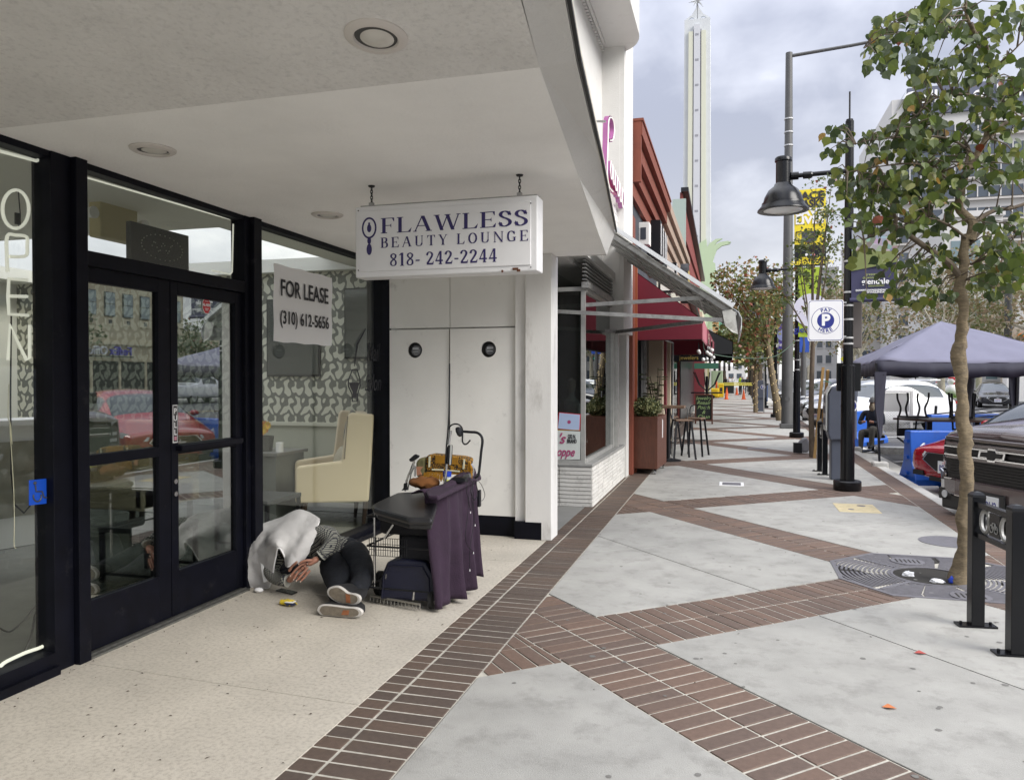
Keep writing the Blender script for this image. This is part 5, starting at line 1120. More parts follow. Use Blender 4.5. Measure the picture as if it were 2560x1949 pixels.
# signal housings at nearest lamp
t = thing('pole_cabinet', 'slim brown grey traffic cabinet mounted behind the nearest lamp post', 'cabinet', (1.66, 11.7, 2)); MB().box((1.60, 11.62, 1.95), (1.74, 11.80, 2.62)).build('box', mat('brown_grey', (.12, .105, .10), .6), t, bevel=.01)
t = thing('pole_cabinet', 'small black box strapped on the nearest lamp post at hip height', 'cabinet', (1.58, 11.6, 1.5)); MB().box((1.415, 11.56, 1.35), (1.72, 11.66, 1.74)).build('box', BLK, t, bevel=.01)
# pay-here signs
PNAVY = mat('sign_navy', (.02, .03, .22), .4)
def pay_sign(label, c, w, h):
    t = thing('parking_sign', label, 'sign', c, 0, 'pay here parking signs'); cx_, cy_, cz = c; y = cy_
    def rr(w_, h_, r=.03, n=4): return [(cx_ + sx * (w_ / 2 - r) + r * math.cos(a), cz + sz * (h_ / 2 - r) + r * math.sin(a)) for sx, sz, a0 in ((1, 1, 0), (-1, 1, 90), (-1, -1, 180), (1, -1, 270)) for a in [R(a0 + 90 * i / n) for i in range(n + 1)]]
    pl = lambda q, d, th: MB().poly([(x, y - d, z) for x, z in q], (0, -1, 0), th)
    pl(rr(w, h), 0, .004).build('plate', WHITEP, t); pl(rr(w * .955, h * .965), .004, .0012).build('border', PNAVY, t); pl(rr(w * .925, h * .94), .0052, .0012).build('ground', mat('sign_white', (.78, .78, .80), .4), t)
    c2 = (cx_, cz + .0); R_ = w * .40
    circ = lambda r, d, th, m, nm: MB().cyl((cx_, y - d - th, cz), (cx_, y - d, cz), r, n=36).build(nm, m, t)
    circ(R_, .0064, .001, PNAVY, 'ring'); circ(R_ * .965, .0074, .001, WHITEP, 'ring_ground'); circ(R_ * .60, .0084, .001, PNAVY, 'disc')
    text('lettering', 'P', WHITEP, t, (cx_, y - .0096, cz), (1, 0, 0), (0, 0, 1), R_ * 1.15, .0006, bold=R_ * .05)
    for word, a0, s_ in (('PAY', 90, -1), ('HERE', 270, 1)):
        n = len(word)
        for i, ch in enumerate(word):
            a = R(a0 + s_ * (i - (n - 1) / 2) * 19); d = Vector((math.cos(a), 0, math.sin(a))); up_ = d if s_ < 0 else -d; xx = Vector((up_.z, 0, -up_.x))
            text('lettering', ch, PNAVY, t, Vector((cx_, y - .0086, cz)) + d * R_ * .78, xx, up_, R_ * .38, .0006, bold=R_ * .012)
    return t
p = atY(2064, 801, 11.33); ps = pay_sign('white and navy PAY HERE parking sign banded to the nearest lamp', (p.x, 11.33, p.z), .455, .56)
for z in (p.z - .22, p.z + .24): MB().box((p.x, 11.34, z - .01), (1.50, 11.36, z + .01)).build('bracket', BAND, ps)
p2_ = atY(1906, 893, 36.); t2 = pay_sign('smaller PAY HERE sign further down the pavement, half behind leaves', (p2_.x, 36., p2_.z), .50, .58); MB().box((p2_.x + .05, 36.02, 0), (p2_.x + .10, 36.06, p2_.z + .25)).build('post', GALV, t2)
# banners
def banner(label, P0, P1, P2, P3, mt, Y):
    t = thing('street_banner', label, 'banner', ((P0.x + P1.x) / 2, Y, P0.z), 0, 'banners on the street lamps'); g = []; b = MB(); n = 12
    for i in range(n + 1):
        a, c = P0.lerp(P3, i / n), P1.lerp(P2, i / n)
        for j in range(7): p = a.lerp(c, j / 6); g.append((p.x, Y + .012 * math.sin(j * 1.1 + i * .5), p.z))
    b.add(g, [(i * 7 + j, i * 7 + j + 1, (i + 1) * 7 + j + 1, (i + 1) * 7 + j) for i in range(n) for j in range(6)]); o = b.build('fabric', mt, t, smooth=True); return t
def picmat(name, top, mid, low, z0, z1):
    m = mat(name, top, .7, noise_=.5, scale=9); return m
NB = mat('navy_banner', (.035, .035, .085), .7); YB = mat('yellow_banner', (.78, .64, .03), .7); GB = mat('green_banner', (.33, .45, .03), .7); PB = mat('purple_banner', (.07, .05, .25), .7)
Y1 = 11.36
a = [atY(x, y, Y1) for x, y in ((2128, 575), (2243, 553), (2243, 752), (2128, 752))]
t = banner('navy downtown banner with photo panel on the nearest lamp', a[0], a[1], a[2], a[3], NB, Y1)
pm = bpy.data.materials.new('photo_print'); pm.use_nodes = True; tt, bb_, ll = nodes_of(pm); g_ = tt.nodes.new('ShaderNodeNewGeometry'); vo = tt.nodes.new('ShaderNodeTexVoronoi'); vo.inputs['Scale'].default_value = 16; ll(g_.outputs['Position'], vo.inputs['Vector']); hs = tt.nodes.new('ShaderNodeHueSaturation'); hs.inputs['Saturation'].default_value = .45; hs.inputs['Value'].default_value = .45; ll(vo.outputs['Color'], hs.inputs['Color']); ll(hs.outputs[0], bb_.inputs['Base Color'])
qq = lambda pts, m, nm, d, par, Y=Y1: MB().poly([Vector((p.x, Y - d, p.z)) for p in [atY(x, y, Y) for x, y in pts]], (0, -1, 0), .002).build(nm, m, par)
qq([(2129, 577), (2242, 555), (2242, 655), (2129, 678)], pm, 'photo_panel', .016, t); qq([(2129, 628), (2242, 628), (2242, 655), (2129, 678)], mat('park_green', (.16, .19, .06), .7), 'lawn_panel', .019, t); qq([(2129, 577), (2242, 555), (2242, 585), (2129, 600)], mat('grey_sky_print', (.28, .30, .34), .7), 'sky_panel', .019, t)
text('lettering', 'greater\ndowntown', mat('lime_print', (.35, .40, .12), .6), t, atY(2178, 690, Y1) - Vector((0, .02, 0)), (1, 0, 0), (0, 0, 1), .05, .001)
text('lettering', 'glendale', WHITEP, t, atY(2188, 704, Y1) - Vector((0, .02, 0)), (1, 0, 0), (0, 0, 1), .105, .001, bold=.002); text('lettering', 'association', mat('lime_print', (.35, .40, .12), .6), t, atY(2190, 714, Y1) - Vector((0, .02, 0)), (1, 0, 0), (0, 0, 1), .045, .001)
text('lettering', 'DOWNTOWNGLENDALE.COM\n#DWTNGLENDALE', WHITEP, t, atY(2187, 728, Y1) - Vector((0, .02, 0)), (1, 0, 0), (0, 0, 1), .034, .001, bold=.001)
MB().cyl((1.54, Y1, a[3].z + .01), (2.16, Y1, a[3].z + .01), .03, n=10).build('bottom_rod', NB, t); MB().cyl((1.54, Y1, a[0].z + .02), (2.16, Y1, a[1].z + .02), .012, n=8).build('top_rod', BLK, t)
Y2 = 21.1; a = [atY(x, y, Y2) for x, y in ((1986, 476), (2065, 470), (2065, 664), (1986, 667))]
t = banner('yellow FACE MASKS SAVE LIVES banner on the second lamp', *a, YB, Y2)
qq([(1986, 612), (2065, 612), (2065, 664), (1986, 667)], BLACK, 'black_footer', .016, t, Y2)
for s_, yy, m in (('FACE', 490, INK), ('MASKS', 510, INK), ('SAVE', 531, WHITEP), ('LIVES', 551, WHITEP)): text('lettering', s_, m, t, atY(2024, yy, Y2) - Vector((0, .016, 0)), (1, 0, 0), (0, 0, 1), .26, .002, bold=.012, width=.68)
for s_, yy, sz in (('@MyGlendale', 646, .11), ('GLENDALECA.GOV', 657, .12)): text('lettering', s_, YB, t, atY(2030, yy, Y2) - Vector((0, .02, 0)), (1, 0, 0), (0, 0, 1), sz, .002, bold=.004)
for k, m in enumerate((WHITEP, mat('sky_blue_print', (.3, .5, .8), .6), mat('pink_orange_print', (.6, .2, .2), .6))): p = atY(2016 + k * 9, 637, Y2); MB().cyl((p.x, Y2 - .022, p.z), (p.x, Y2 - .018, p.z), .035, n=12).build('round_icon', m, t)
p = atY(2024, 590, Y2); MB().poly([(p.x + x, Y2 - .017, p.z + z) for x, z in ((-.2, .12), (.2, .12), (.17, -.1), (0, -.2), (-.17, -.1))], (0, -1, 0), .002).build('mask_drawing', GREYD, t); MB().tube([(p.x - .2, Y2 - .02, p.z + .12), (p.x - .32, Y2 - .02, p.z + .12), (p.x - .33, Y2 - .02, p.z - .1), (p.x - .17, Y2 - .02, p.z - .1)], .014, 5).build('mask_strap', INK, t)
a = [atY(x, y, Y2) for x, y in ((1996, 668), (2053, 667), (2053, 842), (1996, 842))]; t = banner('lime green downtown banner with snowflake disc hanging below the yellow one', *a, GB, Y2)
p = atY(2027, 775, Y2); MB().cyl((p.x, Y2 - .02, p.z), (p.x, Y2 - .016, p.z), .42, n=30).build('pale_disc', mat('pale_lilac', (.62, .62, .72), .6), t); MB().cyl((p.x, Y2 - .023, p.z), (p.x, Y2 - .02, p.z), .2, n=24).build('inner_disc', WHITEP, t); text('lettering', 'glendale', PNAVY, t, atY(2022, 824, Y2) - Vector((0, .02, 0)), (1, 0, 0), (0, 0, 1), .22, .002, bold=.003)
Y3 = 31.7; t = banner('navy and blue swirl banner on the third lamp', *[atY(x, y, Y3) for x, y in ((1946, 805), (1982, 803), (1982, 872), (1946, 872))], PB, Y3); p = atY(1958, 838, Y3); MB().cyl((p.x, Y3 - .02, p.z), (p.x, Y3 - .015, p.z), .22, n=20).build('swirl_disc', mat('swirl_blue', (.25, .28, .5), .6), t); text('lettering', 'glendale', WHITEP, t, atY(1962, 861, Y3) - Vector((0, .02, 0)), (1, 0, 0), (0, 0, 1), .2, .002)
t = banner('purple banner low on the fourth lamp', *[atY(x, y, 41.4) for x, y in ((1920, 868), (1945, 866), (1945, 890), (1920, 890))], PB, 41.4)
t = banner('bright blue banner on the grey pole beyond the parked white cars', *[atY(x, y, 40) for x, y in ((1996, 843), (2023, 843), (2023, 880), (1996, 880))], mat('royal_blue', (.02, .08, .42), .6), 40); MB().cyl((atY(2009, 880, 40.1).x, 40.1, -.1), (atY(2009, 880, 40.1).x, 40.1, 6), .12, n=10).build('support_post', GREYM, t)
# tall grey cobra pole
t = thing('light_pole', 'very tall plain grey roadway light pole on the pavement', 'light pole', (1.64, 25.04, 0))
MB().box((1.44, 24.84, 0), (1.86, 25.24, .14)).build('base', GREYM, t, bevel=.02); MB().tube([(1.65, 25.04, .1), (1.65, 25.04, 11.4)], [.175, .10], 20).build('shaft', GREYM, t, smooth=True)
MB().tube([(1.66, 25.04, 11.3), (3.4, 25.04, 11.42), (5.4, 25.04, 11.6)], [.055, .05, .04], 8).build('arm', GREYM, t); MB().box((5.4, 24.9, 11.5), (6.0, 25.2, 11.65)).build('lamp_head', GREYM, t, bevel=.03); MB().cyl((1.65, 24.88, .9), (1.65, 24.86, .9), .07, n=14).build('hand_hole', GREYM, t)
for z in (8.6, 9.0, 9.4): MB().lathe([(.115, -.02), (.135, -.02), (.135, .02), (.115, .02)], (1.65, 25.04, z), 12).build('steel_band', BAND, t)
# pay station
KG = mat('pay_station_grey', (.075, .085, .115), .45, noise_=.05, scale=5); KL = mat('pay_station_light', (.45, .46, .45), .4)
def kiosk(label):
    t = thing('pay_station', label, 'parking machine', (0, 0, 0), 0, 'parking pay stations'); K = dict(world=False)
    MB().box((-.15, -.12, 0), (.15, .12, .62)).build('pedestal', KG, t, bevel=.015, **K)
    pr = [(-.17, .60), (-.20, .70), (-.20, 1.28), (-.14, 1.40), (.02, 1.44), (.18, 1.42), (.20, 1.36), (.20, .62)]
    MB().poly([(x, -.17, z) for x, z in pr], (0, 1, 0), .34).build('housing', KG, t, bevel=.02, **K)
    MB().poly([(x, -.15, z) for x, z in ((-.235, .75), (-.205, .72), (-.205, 1.30), (-.15, 1.40), (-.17, 1.42), (-.235, 1.30))], (0, 1, 0), .30).build('front_face', KL, t, bevel=.01, **K)
    for z in (.82, 1.0, 1.16): MB().box((-.24, -.11, z), (-.23, .11, z + .11)).build('panel', KG, t, **K)
    MB().cyl((.10, -.172, 1.12), (.10, -.176, 1.12), .105, n=28).build('emblem_ring', WHITEP, t, **K); MB().cyl((.10, -.176, 1.12), (.10, -.178, 1.12), .088, n=28).build('emblem_disc', PNAVY, t, **K); text('emblem_lettering', 'P', WHITEP, t, (.10, -.179, 1.12), (1, 0, 0), (0, 0, 1), .13, .0005, bold=.004, world=False)
    return t
k1 = kiosk('nearest grey blue pay station beside the first lamp post'); k1.location = (1.60, 12.6, 0)
k2 = dup(k1, (1.30, 37.5, 0), label='second pay station further along behind the fairy-light tree')
# bike racks
def rack(label):
    t = thing('bike_rack', label, 'bike rack', (0, 0, 0), 0, 'black bicycle racks'); K = dict(world=False)
    for y in (0, .50):
        MB().box((-.11, y - .045, 0), (.11, y + .045, .012)).build('foot_plate', BLK, t, **K)
        for x in (-.085, .085): MB().cyl((x, y, .01), (x, y, .028), .009, n=6).build('anchor_bolt', BLK, t, **K)
        MB().box((-.038, y - .038, .01), (.038, y + .038, .80)).build('post', BLK, t, bevel=.004, **K); MB().lathe([(.0001, .835), (.03, .83), (.052, .815), (.055, .80), (.052, .785), (.052, .77)], (0, y, 0), 4, Matrix.Rotation(R(45), 3, 'Z')).build('post_cap', BLK, t, **K)
    for z in (.56, .745): MB().box((-.02, .038, z), (.02, .462, z + .03)).build('rail', BLK, t, **K)
    for y in (.12, .38):
        MB().tube([(0, y + .055 * math.cos(a), .667 + .065 * math.sin(a)) for a in [i * math.pi / 12 for i in range(25)]], .012, 6, cap=False).build('ring', GALV, t, **K)
    MB().box((-.006, .185, .60), (.006, .315, .735)).build('emblem_plate', BLK, t, **K)
    bw = MB()
    for y in (.22, .28): bw.tube([(-.009, y + .022 * math.cos(a), .645 + .022 * math.sin(a)) for a in [i * math.pi / 6 for i in range(13)]], .003, 5, cap=False)
    bw.build('bicycle_wheels', GALV, t, kind='stuff', **K); MB().tube([(-.009, .22, .645), (-.009, .235, .68), (-.009, .265, .68), (-.009, .28, .645), (-.009, .25, .65), (-.009, .235, .68)], .003, 5).build('bicycle_frame', GALV, t, **K)
    return t
r1 = rack('nearest black bicycle rack with round ring ends at the right edge'); r1.location = (1.52, 4.86, 0); r1.rotation_euler = (0, 0, R(7))
r2 = dup(r1, (1.43, 13.1, 0), R(3), 'second black bicycle rack standing just past the pay station')
# wooden planter with shrubs, cafe tables and stools
BRW = mat('brown_stained_wood', (.10, .035, .020), .45, noise_=.2, scale=6, stretch=(6, 6, 1), bump=.2)
t = thing('wooden_planter', 'tall brown stained wooden planter box on castors before the red awning', 'planter', (-1.36, 12.85, 0))
MB().poly([(x, y, .085) for x, y in ((-1.565, 12.45), (-1.12, 12.40), (-1.06, 13.42), (-1.5, 13.48))], (0, 0, 1), .83).build('box', BRW, t, bevel=.006)
for x, y in ((-1.53, 12.5), (-1.16, 12.45), (-1.11, 13.35)): MB().cyl((x - .015, y, .035), (x + .015, y, .035), .035, n=12).build('castor_wheel', CHROME, t); MB().box((x - .02, y - .02, .05), (x + .02, y + .02, .09)).build('castor_fork', BLACK, t)
MB().box((-1.56, 12.46, .88), (-1.13, 13.4, .90)).build('soil', IRON2, t); MB().box((-1.093, 12.9, .55), (-1.085, 13.0, .85)).build('taped_note', PAPER, t)
LEAFG = mat('shrub_leaf', (.060, .085, .028), .5, noise_=.35, scale=25, rnd=.2); LEAFY = mat('variegated_leaf', (.26, .27, .12), .55, noise_=.2, scale=20); STEM = mat('twig', (.06, .045, .03), .8)
def leafblob(mb, c, r, n, s, seed, flat_=.8):
    random.seed(seed)
    for _ in range(n):
        d = Vector((random.gauss(0, 1), random.gauss(0, 1), random.gauss(0, 1))).normalized() * random.random() ** .45; p = Vector((c[0] + d.x * r[0], c[1] + d.y * r[1], c[2] + d.z * r[2])); p += Vector([noise.noise(p * 4) * .06] * 3)
        a = Vector((random.gauss(0, 1), random.gauss(0, 1), random.gauss(0, .7))).normalized(); b = a.cross(Vector((random.gauss(0, 1), random.gauss(0, 1), random.gauss(0, 1)))).normalized(); L_ = s * random.uniform(.6, 1.3)
        mb.quad(p, p + a * L_ * .5 + b * L_ * .28, p + a * L_, p + a * L_ * .5 - b * L_ * .28)
sh = thing('boxed_shrub', 'low variegated shrub filling the brown planter with tall glossy stems behind', 'plant', (-1.33, 12.9, .9))
m_b = MB(); leafblob(m_b, (-1.34, 12.72, 1.06), (.27, .35, .17), 2400, .05, 3); m_b.build('foliage', LEAFG, sh, kind='stuff'); m_b = MB(); leafblob(m_b, (-1.34, 12.66, 1.05), (.27, .33, .16), 1500, .05, 4); m_b.build('pale_foliage', LEAFY, sh, kind='stuff')
tp = thing('tall_plant', 'dark broad leafed potted plant rising behind the planter', 'plant', (-1.3, 13.2, .9)); random.seed(9)
for k in range(9):
    a = random.random() * 6.28; p0 = Vector((-1.28, 13.3, .9)); p1 = p0 + Vector((math.cos(a) * .12, math.sin(a) * .12, random.uniform(.5, .85))); MB().tube(cat([p0, (p0 + p1) / 2 + Vector((.03, 0, 0)), p1], 4), .008, 5).build('stem', STEM, tp)
    b = MB()
    for j in range(4):
        q = p0.lerp(p1, .5 + j * .15); d = Vector((math.cos(a + j * 2.1), math.sin(a + j * 2.1), .35)).normalized() * .16; s_ = d.cross(Vector((0, 0, 1))).normalized() * .035; b.quad(q, q + d * .5 + s_, q + d + Vector((0, 0, -.05)), q + d * .5 - s_)
    b.build('leaf_spray', LEAFG, tp)
WTOP = mat('table_wood', (.16, .10, .065), .5, noise_=.2, scale=10)
t = thing('high_table', 'tall square cafe table with wooden top and black pedestal by the cream columns', 'table', (-1.12, 14.6, 0)); MB().box((-1.42, 14.3, .98), (-.82, 14.9, 1.02)).build('top', WTOP, t, bevel=.004); MB().cyl((-1.12, 14.6, .03), (-1.12, 14.6, .98), .035, n=10).build('pedestal', BLACK, t); MB().lathe([(.0001, .05), (.08, .045), (.24, .015), (.24, 0)], (-1.12, 14.6, 0), 20).build('base', BLACK, t)
def stool(label):
    t = thing('metal_stool', label, 'stool', (0, 0, 0), 0, 'black metal bar stools'); K = dict(world=False); MB().box((-.16, -.16, .72), (.16, .16, .75)).build('seat', WTOP, t, bevel=.01, **K)
    for a, c in ((-1, -1), (1, -1), (1, 1), (-1, 1)): MB().bar((a * .14, c * .14, .72), (a * .21, c * .21, 0), .035, .02).build('leg', BLACK, t, **K)
    for z in (.3,):
        for a in ((-1, -1, 1, -1), (1, -1, 1, 1), (1, 1, -1, 1), (-1, 1, -1, -1)): MB().bar((a[0] * .18, a[1] * .18, z), (a[2] * .18, a[3] * .18, z), .012).build('footrail', BLACK, t, **K)
    MB().tube(cat([(-.15, .15, .74), (-.16, .2, .95), (0, .22, 1.0), (.16, .2, .95), (.15, .15, .74)], 4), .011, 6).build('back_hoop', BLACK, t, **K); return t
s1 = stool('nearest black metal bar stool with wooden seat beside the high table'); s1.location = (-.90, 15.0, 0); s1.rotation_euler = (0, 0, R(20))
dup(s1, (-.68, 15.7, 0), R(-15), 'second black bar stool, on the street side of the high table'); dup(s1, (-1.25, 16.1, 0), R(60), 'third black bar stool, against the shopfront')
t = thing('chalkboard_easel', 'brown framed chalkboard reading Jewelry Repair Polish and Clean', 'chalkboard', (-.88, 26.6, 0)); W_, H_ = .62, .95
MB().box((-1.13, 26.6, .14), (-.63, 26.63, .97)).build('board', mat('slate', (.008, .012, .010), .6), t)
for x in (-1.17, -.63): MB().box((x, 26.58, 0), (x + .045, 26.64, 1.0)).build('side_rail', BRW, t)
for z in (.10, .95): MB().box((-1.125, 26.58, z), (-.63, 26.64, z + .05)).build('cross_rail', BRW, t)
for x in (-1.17, -.62): MB().bar((x + .02, 26.60, .02), (x + .02, 26.9, .02), .04).build('foot', BRW, t)
CHK = mat('green_chalk', (.30, .42, .18), .9)
for k, s_ in enumerate(('Jewelry', 'Repair', 'Polish', '&', 'Clean')): text('chalk_lettering', s_, CHK, t, (-.89, 26.597, .86 - k * .155), (1, 0, 0), (0, 0, 1), .17, .001, shear=.35, bold=.001)
t = thing('stacked_table', 'black outdoor table with chairs stacked upside down behind the chalkboard', 'table', (-1.0, 29, 0)); MB().box((-1.4, 28.6, .98), (-.3, 29.4, 1.02)).build('top', BLACK, t); MB().cyl((-.85, 29, .02), (-.85, 29, .98), .05).build('pedestal', BLACK, t); MB().cyl((-.85, 29, 1.02), (-.85, 29, 1.6), .05).build('upturned_pedestal', BLACK, t)
for a in (20, 80, 150, 200, 260, 330): MB().tube([(-.85, 29, 1.05), (-.85 + .3 * math.cos(R(a)), 29 + .3 * math.sin(R(a)), 1.3), (-.85 + .5 * math.cos(R(a)), 29 + .4 * math.sin(R(a)), 1.75)], .018, 6).build('upturned_leg', BLACK, t)
# far pavement objects
CONE = mat('cone_orange', (.62, .10, .02), .6)
cn = None
for k, (x, y, lb) in enumerate(((-.33, 57.9, 'left orange traffic cone of the near pair'), (.87, 58.2, 'right orange traffic cone of the near pair'), (-.38, 73, 'left orange traffic cone of the far pair by the yellow machine'), (.49, 73.3, 'right orange traffic cone beside the worker in a vest'))):
    if cn is None:
        cn = thing('traffic_cone', lb, 'cone', (x, y, 0), 0, 'orange traffic cones'); MB().lathe([(.13, .03), (.03, .70), (.0001, .71)], n=14).build('cone_body', CONE, cn, world=False, smooth=True); MB().box((-.18, -.18, 0), (.18, .18, .03)).build('base', CONE, cn, world=False)
    else: dup(cn, (x, y, 0), label=lb)
TAPE = mat('caution_tape', (.62, .55, .10), .5)
t = thing('caution_tape', 'two yellow caution tapes stretched across the pavement', 'tape', (0, 66, 1)); 
for (ya, yb) in ((954, 958), (962, 957)):
    b = MB(); p, q = atY(1794, ya, 66), atY(1892, yb, 66); b.box((p.x, 66, min(p.z, q.z) - .04), (q.x, 66.01, min(p.z, q.z) + .05)); b.build('tape', TAPE, t)
YM = mat('machine_yellow', (.62, .42, .01), .5); t = thing('floor_machine', 'yellow cleaning machine parked at the shop wall behind the chalkboard', 'machine', (-1.1, 62, 0)); MB().box((-1.55, 61.5, .05), (-.9, 62.6, .75)).build('tank', YM, t, bevel=.1); MB().box((-.95, 61.8, .05), (-.55, 62.3, 1.1)).build('caution_board', YM, t, bevel=.04); MB().box((-.85, 61.79, .5), (-.65, 61.8, .8)).build('warning_print', INK, t); MB().cyl((-1.1, 62, .7), (-1.1, 62, 1.3), .09, .05).cyl((-1.1, 62, 0), (-1.1, 62, .1), .2).build('cone_on_machine', CONE, t); MB().cyl((-1.3, 61.4, .1), (-1.3, 61.5, .1), .1).build('wheel', BLACK, t)
t = thing('black_dining_barrier', 'black fabric dining barrier along the pavement beyond the cones', 'barrier', (-.2, 78, 0)); MB().box((-1.1, 78, .05), (.25, 78.1, 1.1)).build('panel', BAW, t); MB().box((-1.1, 77.98, 1.1), (.25, 78.1, 1.15)).build('rail', BLACK, t)
t = thing('litter_bin', 'dark blue litter bin at the kerb side past the pay sign', 'bin', (1.5, 47.5, 0)); MB().box((1.2, 47.2, .05), (1.75, 47.8, 1.15)).build('body', mat('bin_navy', (.02, .025, .05), .5), t, bevel=.05); MB().box((1.15, 47.15, 1.15), (1.8, 47.85, 1.25)).build('lid', BLACK, t, bevel=.03)
t = thing('litter_bin', 'second dark bin right behind the blue one', 'bin', (1.9, 51, 0)); MB().box((1.7, 50.7, .05), (2.2, 51.3, 1.1)).build('body', mat('bin_blue', (.02, .05, .15), .5), t, bevel=.05); MB().box((1.66, 50.66, 1.1), (2.24, 51.34, 1.2)).build('lid', BLACK, t, bevel=.03)
# ================================================================ vehicles (local: nose at x=0, body back along -x, z from road)
CGL = mat('car_glass', (.035, .045, .048), .04, spec=.9, coat=.5); TYRE = mat('tyre', (.018, .018, .018), .8); RIM = mat('alloy_rim', (.45, .45, .46), .3, .9)
CBLK = mat('black_trim', (.012, .012, .013), .4); HLG = mat('headlight_glass', (.55, .58, .60), .08, spec=1, coat=.6); CHR = mat('chrome', (.75, .75, .76), .12, 1.); TAIL = mat('tail_lamp', (.35, .01, .01), .2); AMB = mat('amber_lens', (.5, .2, .02), .2)
PLATE = mat('licence_plate', (.72, .74, .76), .4)
def loft(st, paint, t, name='body'):
    """st: (x, zb, zs, zr, ws, wr)"""
    b = MB(); rows = []; K = 0
    for (x, zb, zs, zr, ws, wr) in st:
        h = [(0, zb), (ws * .82, zb), (ws * .985, zb + .12), (ws, zb + .5 * (zs - zb)), (ws * .985, zs - .06), (ws * .93, zs), (wr + .02, zr - .06 if zr - zs > .2 else zs + (zr - zs) * .5), (wr * .8, zr - .005 if zr - zs > .2 else zr - .01), (0, zr + .012)]
        K = len(h); full = [(-y, z) for y, z in h[::-1]][:-1] + h   # from top centre (right side) around the bottom to top centre
        rows.append([(x, y, z) for y, z in full])
    n = len(rows[0]); vs = [v for r in rows for v in r]; fs = []; mi = []
    for i in range(len(rows) - 1):
        c1, c2 = st[i][3] - st[i][2] > .2, st[i + 1][3] - st[i + 1][2] > .2
        for j in range(n - 1):
            f = (i * n + j, i * n + j + 1, (i + 1) * n + j + 1, (i + 1) * n + j); fs.append(f)
            jj = j if j < n // 2 else n - 2 - j       # 0: roof-centre strip, 1, 2: side glass strip (5->6)
            g = 0
            if c1 and c2 and jj == 2: g = 1
            if (c1 != c2) and jj in (0, 1): g = 1
            mi.append(g)
    fs.append(tuple(range(n))); mi.append(0); fs.append(tuple((len(rows) - 1) * n + j for j in range(n))[::-1]); mi.append(0)
    b.add(vs, fs); b.m = mi; o = b.build(name, [paint, CGL], t, world=False, smooth=False)
    bm = bmesh.new(); bm.from_mesh(o.data); bmesh.ops.recalc_face_normals(bm, faces=bm.faces); bm.to_mesh(o.data); bm.free()
    o.data.polygons.foreach_set('use_smooth', [True] * len(o.data.polygons)); s_ = o.modifiers.new('s', 'SUBSURF'); s_.levels = s_.render_levels = 2
    return o
def wheel(t, x, y, r, w=.22):
    s_ = 1 if y > 0 else -1; wh = MB().lathe([(r * .62, -w / 2), (r * .95, -w / 2), (r, -w / 2 + .03), (r, w / 2 - .03), (r * .95, w / 2), (r * .62, w / 2)], (x, y, r), 28, Matrix.Rotation(R(90), 3, 'X')).build('wheel', TYRE, t, world=False, smooth=True)
    M = Matrix.Rotation(R(-90 * s_), 3, 'X'); MB().lathe([(r * .63, w / 2 - .02), (r * .60, w / 2 - .045), (r * .16, w / 2 - .03), (.0001, w / 2 - .02)], (x, y, r), 20, M).build('rim', RIM, wh, world=False)
    MB().lathe([(r * 1.13, -w / 2), (r * 1.13, w / 2 - .06), (.001, w / 2 - .06)], (x, y, r + .02), 26, M).build('wheel_arch', CBLK, t, world=False)
def plate(t, s_, x, z, w=.34, h=.17, y=0):
    p = MB().box((x, y - w / 2, z - h / 2), (x + .012, y + w / 2, z + h / 2)).build('licence_plate', PLATE, t, world=False)
    text('plate_lettering', s_, PNAVY, p, (x + .0125, y, z - .012), (0, 1, 0), (0, 0, 1), .115, .001, bold=.002, width=w * .86, world=False); text('plate_heading', 'California', REDS, p, (x + .0125, y, z + .058), (0, 1, 0), (0, 0, 1), .045, .001, world=False)
SUVP = [(0, .42, .62, .66, .70, .5), (-.06, .30, .70, .76, .80, .6), (-.35, .22, .80, .88, .90, .7), (-1.0, .22, .88, .97, .93, .76), (-1.35, .22, .92, 1.0, .93, .76), (-1.95, .22, .95, 1.52, .93, .60), (-2.6, .22, .96, 1.62, .93, .62), (-3.5, .22, .98, 1.60, .93, .60), (-4.1, .24, 1.0, 1.50, .92, .56), (-4.5, .30, 1.0, 1.08, .88, .62), (-4.62, .42, .9, .95, .80, .55)]
SEDP = [(0, .30, .60, .64, .70, .46), (-.05, .20, .65, .71, .80, .56), (-.35, .20, .68, .76, .86, .66), (-.80, .20, .78, .86, .90, .72), (-1.08, .20, .82, .92, .90, .74), (-1.8, .20, .86, 1.42, .90, .57), (-2.8, .20, .87, 1.45, .90, .56), (-3.6, .22, .90, 1.34, .89, .54), (-4.15, .24, .92, 1.02, .87, .62), (-4.5, .28, .88, .95, .82, .6), (-4.6, .4, .8, .84, .7, .5)]
TRKP = [(0, .62, .98, 1.03, .80, .62), (-.05, .44, 1.03, 1.10, .93, .72), (-.22, .30, 1.06, 1.15, .98, .78), (-.8, .30, 1.12, 1.22, .99, .84), (-1.3, .32, 1.16, 1.27, .99, .84), (-1.45, .32, 1.17, 1.28, .99, .84), (-2.15, .32, 1.18, 1.82, .98, .70), (-2.9, .32, 1.18, 1.90, .98, .72), (-3.7, .32, 1.18, 1.86, .98, .72), (-3.85, .32, 1.18, 1.28, .98, .9), (-5.3, .36, 1.18, 1.25, .98, .92), (-5.45, .45, 1.12, 1.16, .95, .9)]
